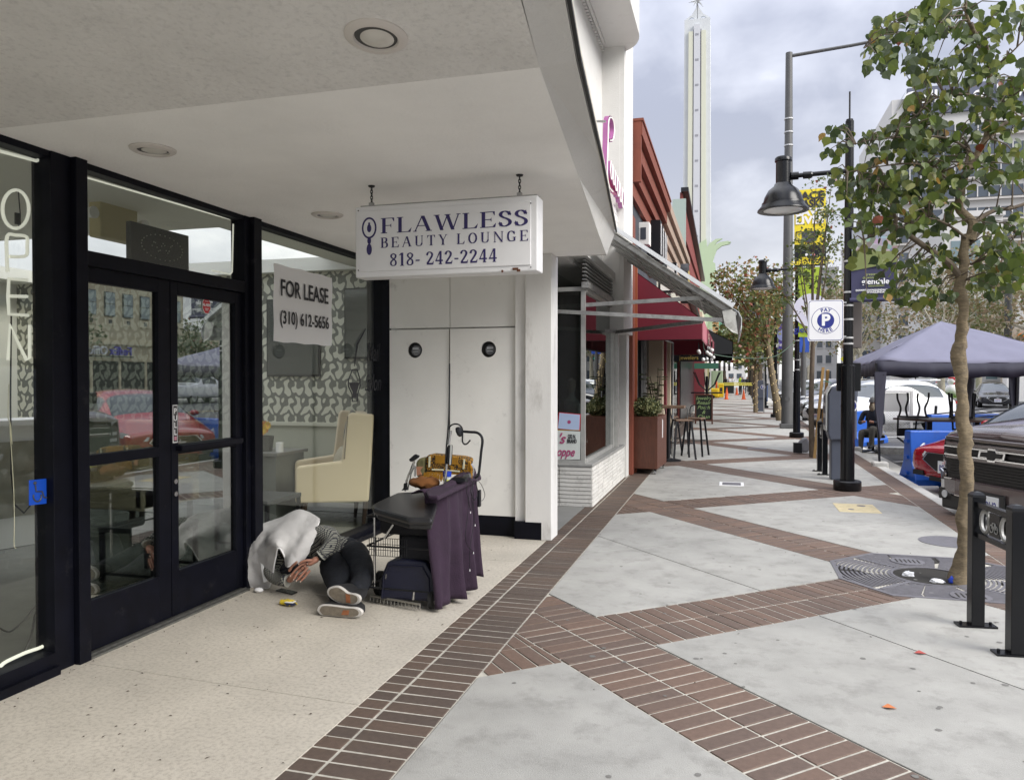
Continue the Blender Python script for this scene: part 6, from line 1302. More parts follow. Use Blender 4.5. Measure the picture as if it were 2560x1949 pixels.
def car(label, kind, paint, plate_s, loc, ang, group=None, cat_='car', detail=True, wr=.33):
    st = {'suv': SUVP, 'sedan': SEDP, 'truck': TRKP}[kind]; t = thing('parked_' + ('truck' if kind == 'truck' else 'car'), label, cat_, loc, ang, group); loft(st, paint, t); W_ = {'suv': .80, 'sedan': .78, 'truck': .84}[kind]; Ln = -st[-1][0]
    if kind == 'truck': wr = .40
    for x in (-.95 if kind == 'truck' else -.88, -Ln + .95):
        for s_ in (-1, 1): wheel(t, x, s_ * W_, wr)
    K = dict(world=False)
    if kind != 'truck':
        z0 = .42 if kind == 'suv' else .36; z1 = .72 if kind == 'suv' else .60
        gp = lambda m, nm, e_, sc=1: MB().poly([(.02 + e_, y * sc, (z0 + z1) / 2 + (z - (z0 + z1) / 2) * sc) for y, z in ((-.36, z1), (.36, z1), (.45, z1 - .10), (.22, z0), (-.22, z0), (-.45, z1 - .10))], (1, 0, 0), .02).build(nm, m, t, **K)
        gp(CHR, 'grille_surround', .0, 1.06); gp(CBLK, 'grille', .008)
        b = MB()
        for k in range(7):
            z = z0 + .02 + k * (z1 - z0 - .03) / 6; w = .20 + .22 * (z - z0) / (z1 - z0)
            for i in range(int(w * 2 / .06)): y = -w + i * .06 + (k % 2) * .03; b.box((.036, y, z - .012), (.042, y + .028, z + .012))
        b.build('grille_mesh', GREYM, t, kind='stuff', **K)
        for s_ in (-1, 1):
            MB().poly([(x, s_ * y, z) for x, y, z in ((-.03, .44, z1 + .0), (-.10, .66, z1 + .04), (-.34, .84, z1 + .09), (-.34, .855, z1 + .0), (-.08, .68, z1 - .07), (-.02, .48, z1 - .07))], (1, s_ * .25, .15), .03).build('headlight', HLG, t, **K)
            MB().box((-.06, s_ * .50, z0 - .10), (-.0, s_ * .70, z0 - .03)).build('fog_lamp_recess', CBLK, t, **K)
            MB().box((-Ln + .1, s_ * .62, .86), (-Ln - .0, s_ * .86, .94)).build('tail_light', TAIL, t, **K)
            MB().sphere((-1.62, s_ * 1.0, 1.02 if kind == 'suv' else .95), .1, 8, (.6, 1, .6)).build('wing_mirror', paint, t, smooth=True, **K)
        MB().box((-.3, -.42, .2), (-.03, .42, .30)).build('air_dam', CBLK, t, **K)
        MB().tube([(.045, .075 * math.cos(a), z1 - .07 + .04 * math.sin(a)) for a in [i * math.pi / 8 for i in range(17)]], .007, 6, cap=False).build('badge', CHR, t, **K)
        plate(t, plate_s, .045, z0 + .06)
        if kind == 'suv': MB().box((-4.3, -.45, 1.58), (-3.9, .45, 1.62)).build('rear_spoiler', paint, t, bevel=.01, **K)
    return t
WCAR = mat('pearl_white_paint', (.74, .75, .77), .25, coat=.8); RCAR = mat('red_car_paint', (.34, .006, .018), .2, coat=1.); BRC = mat('brown_metallic_paint', (.105, .082, .082), .22, .35, coat=1.); DCAR = mat('black_car_paint', (.012, .013, .018), .15, coat=1.); GCAR = mat('silver_car_paint', (.30, .31, .32), .25, .5, coat=.8)
ANG = math.atan2(-.53, -.85)
red = car('red sedan parked nose in with hexagonal mesh grille beside blue barrier', 'sedan', RCAR, '8CAK107', (2.92, 11.9, -.13), ANG + R(-2))
w1 = car('white SUV parked nose in behind the dining tent', 'suv', WCAR, '7XYP204', (2.55, 25.6, -.13), ANG)
car('silver SUV parked behind the white one', 'suv', GCAR, '6LBN518', (2.75, 29.2, -.13), ANG, 'cars parked beyond the white SUV'); car('white compact car parked beyond the silver SUV', 'sedan', WCAR, '5KTR330', (2.7, 33.0, -.13), ANG, 'cars parked beyond the white SUV')
car('dark car parked far along the kerb', 'suv', DCAR, '4ZZA110', (2.7, 40.5, -.13), ANG, 'cars parked beyond the white SUV'); car('pale car parked farthest along the kerb', 'suv', WCAR, '3ABC990', (2.7, 48, -.13), ANG, 'cars parked beyond the white SUV')
car('black saloon with chrome grille driving towards the camera', 'sedan', DCAR, '8HJK221', (14.2, 48.5, -.13), R(-100))
car('dark hatchback waiting on the far side of the road', 'suv', mat('dark_red_paint', (.10, .01, .015), .25, coat=.8), '2BBB456', (25, 74, -.13), R(-85), 'far cars on the road'); car('silver car on the far side of the road', 'sedan', GCAR, '2CCC456', (21.5, 88, -.13), R(-85), 'far cars on the road'); car('white van shaped car far behind the tent', 'suv', WCAR, '2DDD456', (8, 70, -.13), R(-90), 'far cars on the road')
car('white pickup parked across the road', 'truck', WCAR, '', (27.5, 47, -.13), R(90), None, 'pickup', wr=.4)
# brown pickup close by: detailed front
tr = car('brown metallic pickup truck parked nose in with black grille and cross shaped badge', 'truck', BRC, '', (2.68, 9.10, -.13), R(180 + 24), None, 'pickup truck'); K = dict(world=False)
MB().poly([(.03, y, z) for y, z in ((-.74, .98), (.74, .98), (.76, .80), (.68, .55), (-.68, .55), (-.76, .80))], (1, 0, 0), .02).build('grille', CBLK, tr, **K)
for z, h, m, nm in ((.93, .024, BRC, 'grille_bar'), (.79, .024, BRC, 'grille_bar'), (.995, .02, BRC, 'hood_edge')): MB().box((.04, -.70, z - h), (.075, .70, z + h)).build(nm, m, tr, bevel=.01, **K)
for z in (.965, .86, .85, .74, .71, .68, .65, .62, .59): MB().bar((.055, -.66, z), (.055, .66, z), .02, .012).build('grille_slat', CBLK, tr, **K)
for z in (.904, .812, .545): MB().bar((.085, -.70, z), (.085, .70, z), .012, .013).build('chrome_line', CHR, tr, **K)
bt = [(-.17, .035), (-.055, .035), (-.045, .07), (.055, .07), (.065, .035), (.19, .035), (.17, -.035), (.055, -.035), (.045, -.07), (-.055, -.07), (-.065, -.035), (-.19, -.035)]
for sc, m, d, nm in ((1.0, CHR, .075, 'cross_badge_edge'), (.78, CBLK, .088, 'cross_badge')): MB().poly([(d, y * sc * 1.0, .858 + z * (sc if sc > .9 else .72)) for y, z in bt], (1, 0, 0), .014).build(nm, m, tr, **K)
MB().poly([(x, y, .37) for x, y in ((.11, -.5), (.11, .5), (.07, .72), (-.01, .88), (-.16, .97), (-.3, .98), (-.3, -.98), (-.16, -.97), (-.01, -.88), (.07, -.72))], (0, 0, 1), .185).build('bumper', BRC, tr, bevel=.02, **K)
MB().box((-.1, -.76, .20), (.075, .76, .368)).build('air_dam', CBLK, tr, bevel=.02, **K); MB().bar((.112, -.5, .375), (.112, .5, .375), .012).build('bumper_highlight', CHR, tr, **K)
for s_ in (-1, 1):
    MB().poly([(x, s_ * y, z) for x, y, z in ((.03, .66, .97), (-.06, .84, .99), (-.24, .96, 1.01), (-.26, .965, .90), (-.08, .88, .87), (.03, .68, .89))], (1, s_ * .3, 0), .025).build('headlight', HLG, tr, **K)
    MB().poly([(x, s_ * y, z) for x, y, z in ((.04, .68, .86), (-.06, .86, .86), (-.20, .96, .86), (-.20, .965, .66), (-.06, .88, .62), (.04, .70, .66))], (1, s_ * .3, 0), .012).build('lamp_cluster_recess', CBLK, tr, **K)
    for z in (.80, .70): MB().poly([(x, s_ * y, z + q) for x, y, q in ((.045, .72, .03), (-.05, .86, .03), (-.05, .86, -.02), (.045, .72, -.02))], (1, s_ * .3, 0), .012).build('turn_lamp', HLG, tr, **K)
    MB().poly([(x, s_ * y, z) for x, y, z in ((.07, .70, .60), (-.01, .87, .63), (-.16, .97, .62), (-.16, .97, .50), (-.01, .88, .50), (.07, .74, .52))], (1, s_ * .3, 0), .018).build('chrome_corner', CHR, tr, **K)
    MB().box((-.1, s_ * .60, .30), (.075, s_ * .80, .42)).build('fog_lamp_housing', CBLK, tr, **K); MB().cyl((.07, s_ * .70, .36), (.085, s_ * .70, .36), .042, n=16).build('fog_lamp', HLG, tr, **K)
    MB().box((-1.75, s_ * 1.02, 1.22), (-1.62, s_ * 1.22, 1.42)).build('wing_mirror', CBLK, tr, bevel=.03, **K)
MB().box((.12, -.24, .25), (.14, .24, .47)).build('plate_surround', CBLK, tr, bevel=.01, **K)
pl = MB().box((.14, -.17, .27), (.15, .17, .44)).build('licence_plate', PLATE, tr, **K); text('plate_lettering', '51LOU2', PNAVY, pl, (.1505, 0, .34), (0, 1, 0), (0, 0, 1), .12, .001, bold=.002, width=.29, world=False)
MB().cyl((-1.2, -.78, 1.22), (-1.22, -.78, 2.05), .004, n=6).build('antenna', CBLK, tr, **K)
# ================================================================ dining deck: canopy tent, barriers, lattice, tables
TENT = mat('lavender_grey_canvas', (.155, .155, .215), .7, noise_=.06, scale=2); TENTD = mat('dark_blue_valance', (.030, .030, .048), .75)
tn = thing('canopy_tent', 'lavender grey pop up canopy tent with dark valance over the parking bay', 'tent', (3.9, 16.2, 0)); x0, x1, y0, y1, ze, zp = 2.42, 5.55, 14.66, 17.75, 1.84, 2.60
pk = Vector(((x0 + x1) / 2 - .2, (y0 + y1) / 2, zp)); cs = [Vector((x0, y0, ze)), Vector((x1, y0, ze)), Vector((x1, y1, ze)), Vector((x0, y1, ze))]
b = MB(); n = 14
for k in range(4):
    a, c = cs[k], cs[(k + 1) % 4]; g = []
    for i in range(n + 1):
        for j in range(n + 1):
            e_ = a.lerp(c, j / n); p = e_.lerp(pk, i / n); p.z = ze + (zp - ze) * (i / n) ** .92 - .06 * math.sin(math.pi * j / n) * (1 - i / n) + .018 * math.sin(j * 1.7 + i) * (1 - i / n); g.append(p)
    b.add(g, [(i * (n + 1) + j, i * (n + 1) + j + 1, (i + 1) * (n + 1) + j + 1, (i + 1) * (n + 1) + j) for i in range(n) for j in range(n)])
o = b.build('roof_canvas', TENT, tn, smooth=True); o.modifiers.new('s', 'SOLIDIFY').thickness = .006
b = MB()
for k in range(4):
    a, c = cs[k], cs[(k + 1) % 4]; g = []
    for j in range(25):
        s_ = j / 24; p = a.lerp(c, s_); sag = .06 * math.sin(math.pi * s_); nn = (p - pk); nn.z = 0; nn.normalize()
        g += [p - Vector((0, 0, sag)), p - Vector((0, 0, .24 + sag + .02 * math.sin(j * 1.3))) + nn * .02 * math.sin(j * 2.1)]
    b.add(g, [(2 * j, 2 * j + 1, 2 * j + 3, 2 * j + 2) for j in range(24)])
o = b.build('valance', TENTD, tn, smooth=True); o.modifiers.new('s', 'SOLIDIFY').thickness = .006
for k, (c, ft) in enumerate(zip(cs, ((2.50, 14.70), (5.5, 14.7), (5.5, 17.7), (2.52, 17.70)))):
    MB().bar((ft[0], ft[1], -.1), c - Vector((0, 0, .05)), .035).build('leg', BLACK, tn)
    b = MB(); tp_, bt_ = c - Vector((0, 0, .2)), Vector((ft[0], ft[1], .55)); w = .13; sg_ = 1 if k in (0, 3) else -1
    g = [tp_ + Vector((-.03 * sg_, 0, 0)), tp_ + Vector((w * sg_ * 1.2, .02, 0)), tp_ + Vector((w * sg_, .1, -.4)), bt_ + Vector((.02, .02, 0)), bt_ + Vector((-.02, 0, -.1)), tp_ + Vector((-.02 * sg_, 0, -.6))]
    b.add(g, [(0, 1, 2, 3, 4, 5)]); o = b.build('leg_drape', TENTD, tn); o.modifiers.new('s', 'SOLIDIFY').thickness = .03
    wt = MB().box((ft[0] - .13, ft[1] - .1, -.13), (ft[0] + .13, ft[1] + .1, .08)).build('concrete_weight', EDGE, tn, bevel=.03)
BB = mat('blue_barrier_plastic', (.012, .09, .42), .35, noise_=.05, scale=4, dirt=(.02, .05, .2, .5), dscale=6)
def jersey(label, loc, rz, L_=1.8):
    t = thing('water_barrier', label, 'barrier', loc, rz, 'blue plastic water barriers'); K = dict(world=False)
    MB().poly([(0, y, z) for y, z in ((-.28, 0), (.28, 0), (.28, .10), (.13, .36), (.09, .84), (-.09, .84), (-.13, .36), (-.28, .10))], (1, 0, 0), L_).build('body', BB, t, bevel=.015, **K)
    for k in range(3): MB().box((-.03, -.05, .15 + k * .25), (0, .05, .20 + k * .25)).build('hinge_lug', BB, t, **K)
    for x in (.4, 1.2): MB().box((x, -.30, .02), (x + .25, -.24, .10)).build('fork_pocket', BLACK, t, **K)
    return t
jersey('nearest bright blue water filled barrier behind the red car', (2.66, 13.35, -.13), R(14)); jersey('blue barrier behind the seated man', (2.75, 20.3, -.13), R(60)); jersey('blue barrier behind the upturned chairs', (4.3, 19.4, -.13), R(20), 2.2)
t = thing('lattice_screen', 'white lattice plastic screen panel standing on the dining deck', 'screen', (3.5, 18.6, 0)); 
for a in ((3.17, 3.22), (3.76, 3.81)): MB().box((a[0], 18.56, .28), (a[1], 18.62, 1.26)).build('side_frame', WHITEP, t)
for z in (.28, 1.21): MB().box((3.22, 18.56, z), (3.76, 18.62, z + .05)).build('cross_frame', WHITEP, t)
b = MB()
for k in range(-14, 16):
    for s_ in (-1, 1):
        P0 = clip(clip(clip(clip([(3.49 + k * .055 - s_ * .6 - .009, .17), (3.49 + k * .055 - s_ * .6 + .009, .17), (3.49 + k * .055 + s_ * .6 + .009, 1.37), (3.49 + k * .055 + s_ * .6 - .009, 1.37)], (-1, 0), -3.22), (1, 0), 3.76), (0, -1), -.33), (0, 1), 1.21)
        if len(P0) > 2: b.poly([(x, 18.58 + (.006 if s_ > 0 else 0), z) for x, z in P0], (0, 1, 0), .006)
b.build('lattice_strips', WHITEP, t, kind='stuff'); MB().box((3.24, 18.60, .8), (3.74, 18.605, 1.19)).build('backing_board', WHITEP, t); MB().box((3.1, 18.4, -.13), (3.9, 18.8, .02)).build('foot', GALV, t)
t = thing('dining_table', 'brown topped outdoor table with black pedestal legs under the tent', 'table', (4.0, 16.5, 0)); MB().poly([(x, y, .72) for x, y in ((3.05, 16.6), (3.5, 15.9), (5.1, 15.9), (5.2, 16.6), (4.8, 17.0), (3.3, 17.0))], (0, 0, 1), .035).build('top', mat('walnut_top', (.09, .055, .045), .35), t, bevel=.006)
for x in (3.6, 4.4): MB().box((x, 16.3, -.1), (x + .08, 16.42, .72)).build('leg', BLACK, t); MB().box((x - .25, 16.1, -.13), (x + .33, 16.6, -.08)).build('foot', BLACK, t)
def upchair(label, loc, rz):
    t = thing('upturned_chair', label, 'chair', loc, rz, 'black chairs upturned on the table'); K = dict(world=False); MB().box((-.2, -.2, .02), (.2, .2, .05)).build('seat', BLACK, t, **K)
    for s_ in (-1, 1):
        MB().tube(cat([(s_ * .18, -.16, .05), (s_ * .18, -.10, .2), (s_ * .19, -.20, .36), (s_ * .2, -.2, .50)], 4), .02, 6).build('front_leg', BLACK, t, **K); MB().tube(cat([(s_ * .18, .16, .05), (s_ * .18, .10, .2), (s_ * .19, .20, .36), (s_ * .2, .2, .48)], 4), .02, 6).build('rear_leg', BLACK, t, **K); MB().tube([(s_ * .18, .2, .03), (s_ * .17, .24, -.35)], .018, 6).build('back_post', BLACK, t, **K)
    MB().box((-.17, .225, -.35), (.17, .25, -.2)).build('back_rail', BLACK, t, **K); return t
u1 = upchair('upturned black chair at the left end of the brown table', (3.35, 16.35, .755), R(15)); dup(u1, (4.22, 16.45, .755), R(-20), 'upturned black chair in the middle of the brown table')
t = thing('metal_bench', 'black wrought iron bench stacked at the road side of the deck', 'bench', (5.0, 19.5, 0))
for k in range(6): MB().bar((4.3, 19.4, .25 + k * .09), (6.0, 19.8, .45 + k * .09), .03, .025).build('slat', BLACK, t)
for x in (4.4, 5.1, 5.9): MB().tube([(x, 19.5, -.13), (x + .1, 19.6, .9)], .03, 6).build('frame_leg', BLACK, t)
t = thing('folded_stand', 'tangle of black iron table bases beside the barrier', 'table base', (3.5, 15.4, 0)); 
for a in range(5): MB().tube([(3.1 + a * .22, 15.6, -.13), (3.2 + a * .22, 15.7, .25), (3.0 + a * .24, 15.9, .42)], .02, 6).build('iron_leg', BLACK, t)
t = thing('deck_post_curtain', 'grey striped furled curtain on the rear tent leg', 'curtain', (4.3, 17.9, 0)); MB().lathe([(.11, 0), (.09, .4), (.07, 1.0), (.12, 1.75)], (4.72, 17.9, .05), 14).build('fabric', mat('striped_grey', (.10, .10, .12), .8), t)
# ================================================================ snowmen, far street things
SNOW = mat('snowman_white', (.78, .78, .80), .7)
for x, y, h, lb in ((17.6, 76, 1.5, 'left white snowman figure with red scarf on the far lawn'), (18.7, 76, 2.0, 'right taller white snowman figure with red scarf on the far lawn')):
    t = thing('snowman', lb, 'snowman', (x, y, 0), 0, 'snowmen on the far lawn'); MB().sphere((x, y, h * .26), h * .27, 10).build('base_ball', SNOW, t, smooth=True); MB().sphere((x, y, h * .62), h * .19, 10).build('middle_ball', SNOW, t, smooth=True); MB().sphere((x, y, h * .87), h * .13, 10).build('head_ball', SNOW, t, smooth=True); MB().lathe([(h * .14, h * .74), (h * .16, h * .78), (h * .13, h * .80)], (x, y, 0), 14).box((x + .02, y - .35, h * .5), (x + .14, y - .3, h * .78)).build('scarf', REDS, t)
for k, (px, py, Y, sc, lb) in enumerate(((2112, 897, 120, 1, 'yellow diamond crossing sign left of the near lamp'), (2547, 880, 70, 1.2, 'yellow diamond crossing sign at the right edge'))):
    p = atY(px, py, Y); t = thing('crossing_sign', lb, 'sign', (p.x, Y, 0)); r = .6 * sc; MB().poly([(p.x, Y, p.z + r), (p.x + r, Y, p.z), (p.x, Y, p.z - r), (p.x - r, Y, p.z)], (0, -1, 0), .02).build('plate', mat('sign_yellow', (.70, .62, .02), .5), t); MB().box((p.x - .1, Y - .04, p.z - .25), (p.x + .1, Y - .03, p.z + .3)).build('walking_symbol', INK, t); MB().cyl((p.x, Y, -.1), (p.x, Y, p.z - r), .05).build('post', GALV, t)
for (px, py, Y, col, lb) in ((2132, 891, 110, (.0, .6, .45), 'traffic signal showing green behind the near lamp'), (2290, 936, 110, (.7, .08, .02), 'traffic signal showing a red hand beyond the white SUV')):
    p = atY(px, py, Y); t = thing('traffic_signal', lb, 'traffic light', (p.x, Y, 0)); MB().box((p.x - .3, Y, p.z - .4), (p.x + .3, Y + .3, p.z + .8)).build('housing', BLACK, t); MB().cyl((p.x, Y - .02, p.z), (p.x, Y - .05, p.z), .22, n=14).build('lit_lens', mat('lit_%d' % int(px), col, .5, emit=col, es=1.2), t); MB().cyl((p.x, Y + .2, -.1), (p.x, Y + .2, p.z + .8), .09).build('post', GREYM, t)
for k, (px, py0, Y, lb) in enumerate(((2522, 660, 62, 'tall dark grey roadway pole near the right edge'), (2009, 860, 60, 'grey roadway pole between the parked white cars and sky'))):
    p = atY(px, py0, Y); t = thing('roadway_pole', lb, 'light pole', (p.x, Y, 0)); MB().tube([(p.x, Y, -.1), (p.x, Y, p.z + 2)], [.3, .2], 12).build('shaft', GREYM, t); MB().bar((p.x, Y, p.z + 1.8), (p.x + 3, Y, p.z + 2.2), .15).build('arm', GREYM, t)
t = thing('road_sign_back', 'grey back of a diamond road sign beyond the parked cars', 'sign', (4, 55, 0)); p = atY(2011, 905, 55); MB().poly([(p.x, 55, p.z + .5), (p.x + .5, 55, p.z), (p.x, 55, p.z - .5), (p.x - .5, 55, p.z)], (0, 1, 0), .02).build('plate', GALV, t); MB().cyl((p.x, 55.05, -.1), (p.x, 55.05, p.z + .4), .04).build('post', GALV, t)
t = thing('utility_cabinet', 'grey utility cabinet on the far lawn at the right edge', 'cabinet', (17.5, 57, 0)); p = atY(2542, 970, 57); MB().box((p.x - .6, 57, .0), (p.x + .9, 57.8, 1.7)).build('box', PAN, t, bevel=.03)
p = atY(2545, 940, 80); t = thing('yellow_parasol', 'orange yellow parasol by the far building', 'parasol', (p.x, 80, 0)); MB().lathe([(1.3, p.z - .2), (.7, p.z + .3), (.0001, p.z + .55)], (p.x, 80, 0), 10).build('canopy', mat('parasol_orange', (.65, .33, .03), .6), t); MB().cyl((p.x, 80, 0), (p.x, 80, p.z + .4), .03).build('pole', BLACK, t)
# ================================================================ far buildings
BW_ = mat('beige_concrete', (.44, .42, .40), .8, noise_=.05, scale=.5); BGL = mat('building_glass', (.06, .075, .095), .12, spec=.9); BG2 = mat('tower_glass', (.16, .22, .24), .08, spec=.9); WB = mat('pale_cladding', (.55, .54, .53), .7)
t = thing('office_tower', 'pale banded office tower with dark top fascia lettered of Law behind the near tree', 'building', (40, 140, 0))
pl_ = atY(2230, 290, 140)
MB().box((25.4, 141, 0), (66, 175, 47.5)).build('wall', WB, t); MB().box((27.6, 140.4, 44.6), (66, 141, 49)).build('top_fascia', mat('slate_fascia', (.10, .11, .16), .6), t)
MB().add([(25.4, 141, 44.2), (27.6, 140.5, 49), (27.6, 175, 49), (25.4, 175, 44.2)], [(0, 1, 2, 3)]).build('chamfer', mat('grey_slope', (.30, .31, .34), .5), t)
text('lettering', 'College of Law', WHITEP, t, atY(2415, 236, 140.3), (1, 0, 0), (0, 0, 1), 3.0, .1, bold=.05)
for k in range(12):
    z = 3.5 + k * 3.4; fl_ = MB().box((26.4, 140.75, z), (66, 141, z + 1.7)).build('window_band', BGL, t)
    b = MB()
    for j in range(24): b.box((26.4 + j * 1.65, 140.6, z), (26.55 + j * 1.65, 140.75, z + 1.7))
    b.build('mullions', WB, fl_, kind='stuff')
    MB().box((25.9, 140.2, z - .55), (66, 141, z - .25)).build('floor_ledge', BW_, t)
def bld(label, x0, x1, Y, h, wm, gm, fl=3.3, bay=3.0, d=20, nm='office_building', group=None, wh=1.6):
    t = thing(nm, label, 'building', ((x0 + x1) / 2, Y, 0), 0, group); MB().box((x0, Y, -.1), (x1, Y + d, h)).build('wall', wm, t); MB().box((x0 - .2, Y - .3, h - .5), (x1 + .2, Y + d, h + .2)).build('cornice', wm, t)
    n = 0; k = 0
    while 1.4 + k * fl + wh < h - .6:
        j = 0
        while x0 + .7 + j * bay + bay * .6 < x1:
            if n < 140: w = MB().box((x0 + .7 + j * bay, Y - .06, 1.4 + k * fl), (x0 + .7 + j * bay + bay * .62, Y, 1.4 + k * fl + wh)).build('window', gm, t); MB().box((x0 + .6 + j * bay, Y - .15, 1.25 + k * fl), (x0 + .8 + j * bay + bay * .62, Y, 1.4 + k * fl)).build('sill', wm, w)
            n += 1; j += 1
        k += 1
    return t
bld('grey beige office block with deep dark balconies left of the tent peak', 21.5, 34.5, 150, 27, BW_, BGL, 3.4, 2.6)
bld('white office block with narrow window columns left of the near lamp', 14.5, 20.8, 170, 24, WB, BGL, 3.2, 1.7)
bld('glazed green grey office block behind the plane trees', 25.6, 32, 108, 22, WB, BG2, 3.6, 2.0, wh=2.8)
t = bld('white and beige retail building with coloured shop letters at right edge', 32.5, 60, 105, 13, WB, BGL, 4.4, 5); p = atY(2500, 868, 104.5); 
for k, (ch, m) in enumerate((('sie', PNAVY), ('e', INK), ('O', mat('letter_orange', (.75, .22, .02), .5)), ('O', mat('letter_yellow', (.75, .5, .02), .5)))):
    q = atY((2506, 2534, 2556, 2538)[k], (867, 866, 860, 880)[k], 104.4); text('shop_letters', ch, m, t, q, (1, 0, 0), (0, 0, 1), (1.8, 2.2, 3.2, 3.0)[k], .15, bold=.06)
MB().box((31, 104.6, 0), (60, 105, 7.5)).build('beige_wall', mat('shop_beige', (.42, .37, .30), .8), t)
bld('low far block closing the street beyond the parked cars', 5, 13, 230, 9, BW_, BGL, 3.2, 2.2, group=None); bld('farthest pale block left of the street axis', -4, 4.5, 260, 7, WB, BGL, 3.2, 2.5)
# ---- opposite side of the road: cream two storey building seen mirrored in the glass
CRM = mat('cream_stucco', (.52, .46, .32), .8, noise_=.05, scale=1.5); XF = 36.0
op = thing('cream_corner_building', 'cream stucco building across the road with sash windows above a dark shopfront', 'building', (40, 44, 0))
MB().box((XF, 30, 0), (50, 53.2, 14)).build('wall', CRM, op)
for r in range(3):
    for k in range(13):
        y = 31.2 + k * 1.72; z = 5.95 + r * 3.4; w = MB().box((XF - .10, y, z), (XF + .0, y + .95, z + 1.75)).build('window_frame', GREYM, op); MB().box((XF - .13, y + .06, z + .06), (XF - .10, y + .89, z + .85)).box((XF - .13, y + .06, z + .92), (XF - .10, y + .89, z + 1.69)).build('pane', mat('sash_glass', (.30, .36, .38), .1, spec=.9), w)
        MB().box((XF - .08, y - .03, z - .62), (XF, y + .98, z - .12)).build('ornament_panel', mat('cream_panel', (.56, .50, .36), .8), op); MB().box((XF - .12, y + .35, z - .5), (XF - .08, y + .62, z - .24)).build('ornament_grid', GREYM, op)
MB().box((XF - .2, 30, 3.95), (XF, 53.2, 4.15)).build('string_course', CRM, op); MB().box((XF - .05, 30.5, 0), (XF, 53, 2.75)).build('shopfront', mat('dark_shopfront', (.03, .03, .032), .25), op)
for k in range(9): MB().box((XF - .12, 30.6 + k * 2.6, 0), (XF - .05, 30.8 + k * 2.6, 2.75)).build('pier', CRM, op)
MB().box((XF - .35, 42.5, 3.02), (XF - .2, 47.4, 3.12)).build('sign_rail', INK, op)
text('lettering', 'FedEx', mat('sign_purple_blue', (.12, .10, .45), .4), op, (XF - .30, 46.2, 3.45), (0, -1, 0), (0, 0, 1), .85, .06, bold=.02); text('lettering', 'Office', mat('sign_pale', (.6, .62, .66), .4), op, (XF - .30, 43.9, 3.45), (0, -1, 0), (0, 0, 1), .85, .06, bold=.01)
o2 = thing('low_shop_building', 'low cream and grey shop across the road with blue lettering', 'building', (40, 62, 0)); MB().box((XF, 53.3, 0), (50, 72, 5.4)).build('wall', CRM, o2); MB().box((XF - .3, 57.8, 3.9), (XF, 72, 5.3)).build('fascia', PAN, o2); MB().box((XF - .6, 54, 2.35), (XF, 72, 2.8)).build('canopy', PAN, o2); MB().box((XF - .04, 54, 0), (XF, 71.5, 2.35)).build('shopfront', mat('dark_shopfront', (.03, .03, .032), .25), o2)
text('lettering', 'North-West College', mat('sign_blue_letters', (.02, .05, .22), .4), o2, (XF - .35, 58.5, 3.4), (0, -1, 0), (0, 0, 1), .78, .06, bold=.015)
for k in range(4): MB().box((XF - .5, 55 + k * 4.4, 0), (XF - .3, 55.4 + k * 4.4, 2.35)).build('pillar', CRM, o2)
bld('grey block further along the opposite side', 36, 50, 78, 16, BW_, BGL, group=None)
t = thing('brick_block', 'tan block on the near end of the opposite side of the road', 'building', (43, 15, 0)); MB().box((XF, -20, 0), (50, 29.8, 9)).build('wall', TANW, t)
for k in range(14): MB().box((XF - .06, -18 + k * 3.4, .4), (XF, -15.6 + k * 3.4, 3.0)).build('window', BGL, t); MB().box((XF - .06, -18 + k * 3.4, 5), (XF, -16.2 + k * 3.4, 7)).build('window', BGL, t)
# ================================================================ trees
BARK = mat('pale_bark', (.20, .155, .095), .9, noise_=.25, scale=22, stretch=(1, 1, 3), bump=.9, bscale=45, dirt=(.06, .05, .04, .8, .47), dscale=12); BARK2 = mat('brown_bark', (.11, .085, .06), .9, noise_=.2, scale=15, bump=.6, bscale=40)
def leafmat(name, cols):
    m = bpy.data.materials.new(name); m.use_nodes = True; t, b, ln = nodes_of(m); g = t.nodes.new('ShaderNodeNewGeometry'); oi = t.nodes.new('ShaderNodeObjectInfo')
    ad = t.nodes.new('ShaderNodeMath'); ad.operation = 'ADD'; ln(g.outputs['Random Per Island'], ad.inputs[0]); ln(oi.outputs['Random'], ad.inputs[1]); fr = t.nodes.new('ShaderNodeMath'); fr.operation = 'FRACT'; ln(ad.outputs[0], fr.inputs[0])
    r = t.nodes.new('ShaderNodeValToRGB'); r.color_ramp.interpolation = 'CONSTANT'; ln(fr.outputs[0], r.inputs[0]); e = r.color_ramp.elements; e[0].position = 0; e[0].color = (*cols[0][1], 1)
    acc = cols[0][0]
    for i, (w, c) in enumerate(cols[1:]):
        el = e[1] if i == 0 else e.new(acc); el.position = acc; el.color = (*c, 1); acc += w
    ln(r.outputs[0], b.inputs['Base Color']); b.inputs['Roughness'].default_value = .45; b.inputs['Subsurface Weight'].default_value = 0
    tr_ = t.nodes.new('ShaderNodeBsdfTranslucent'); ln(r.outputs[0], tr_.inputs[0]); mx = t.nodes.new('ShaderNodeMixShader'); mx.inputs[0].default_value = .38; o = t.nodes['Material Output']; ln(b.outputs[0], mx.inputs[1]); ln(tr_.outputs[0], mx.inputs[2]); ln(mx.outputs[0], o.inputs[0]); return m
LM = leafmat('poplar_leaf', [(.22, (.055, .085, .020)), (.24, (.095, .135, .025)), (.12, (.036, .058, .020)), (.22, (.155, .185, .038)), (.14, (.070, .095, .040)), (.044, (.20, .21, .05)), (.012, (.30, .18, .04)), (.002, (.20, .05, .02))])
tree = thing('street_tree', 'nearest young street tree with pale knobbly trunk and round green leaves', 'tree', (1.67, 6.48, 0))
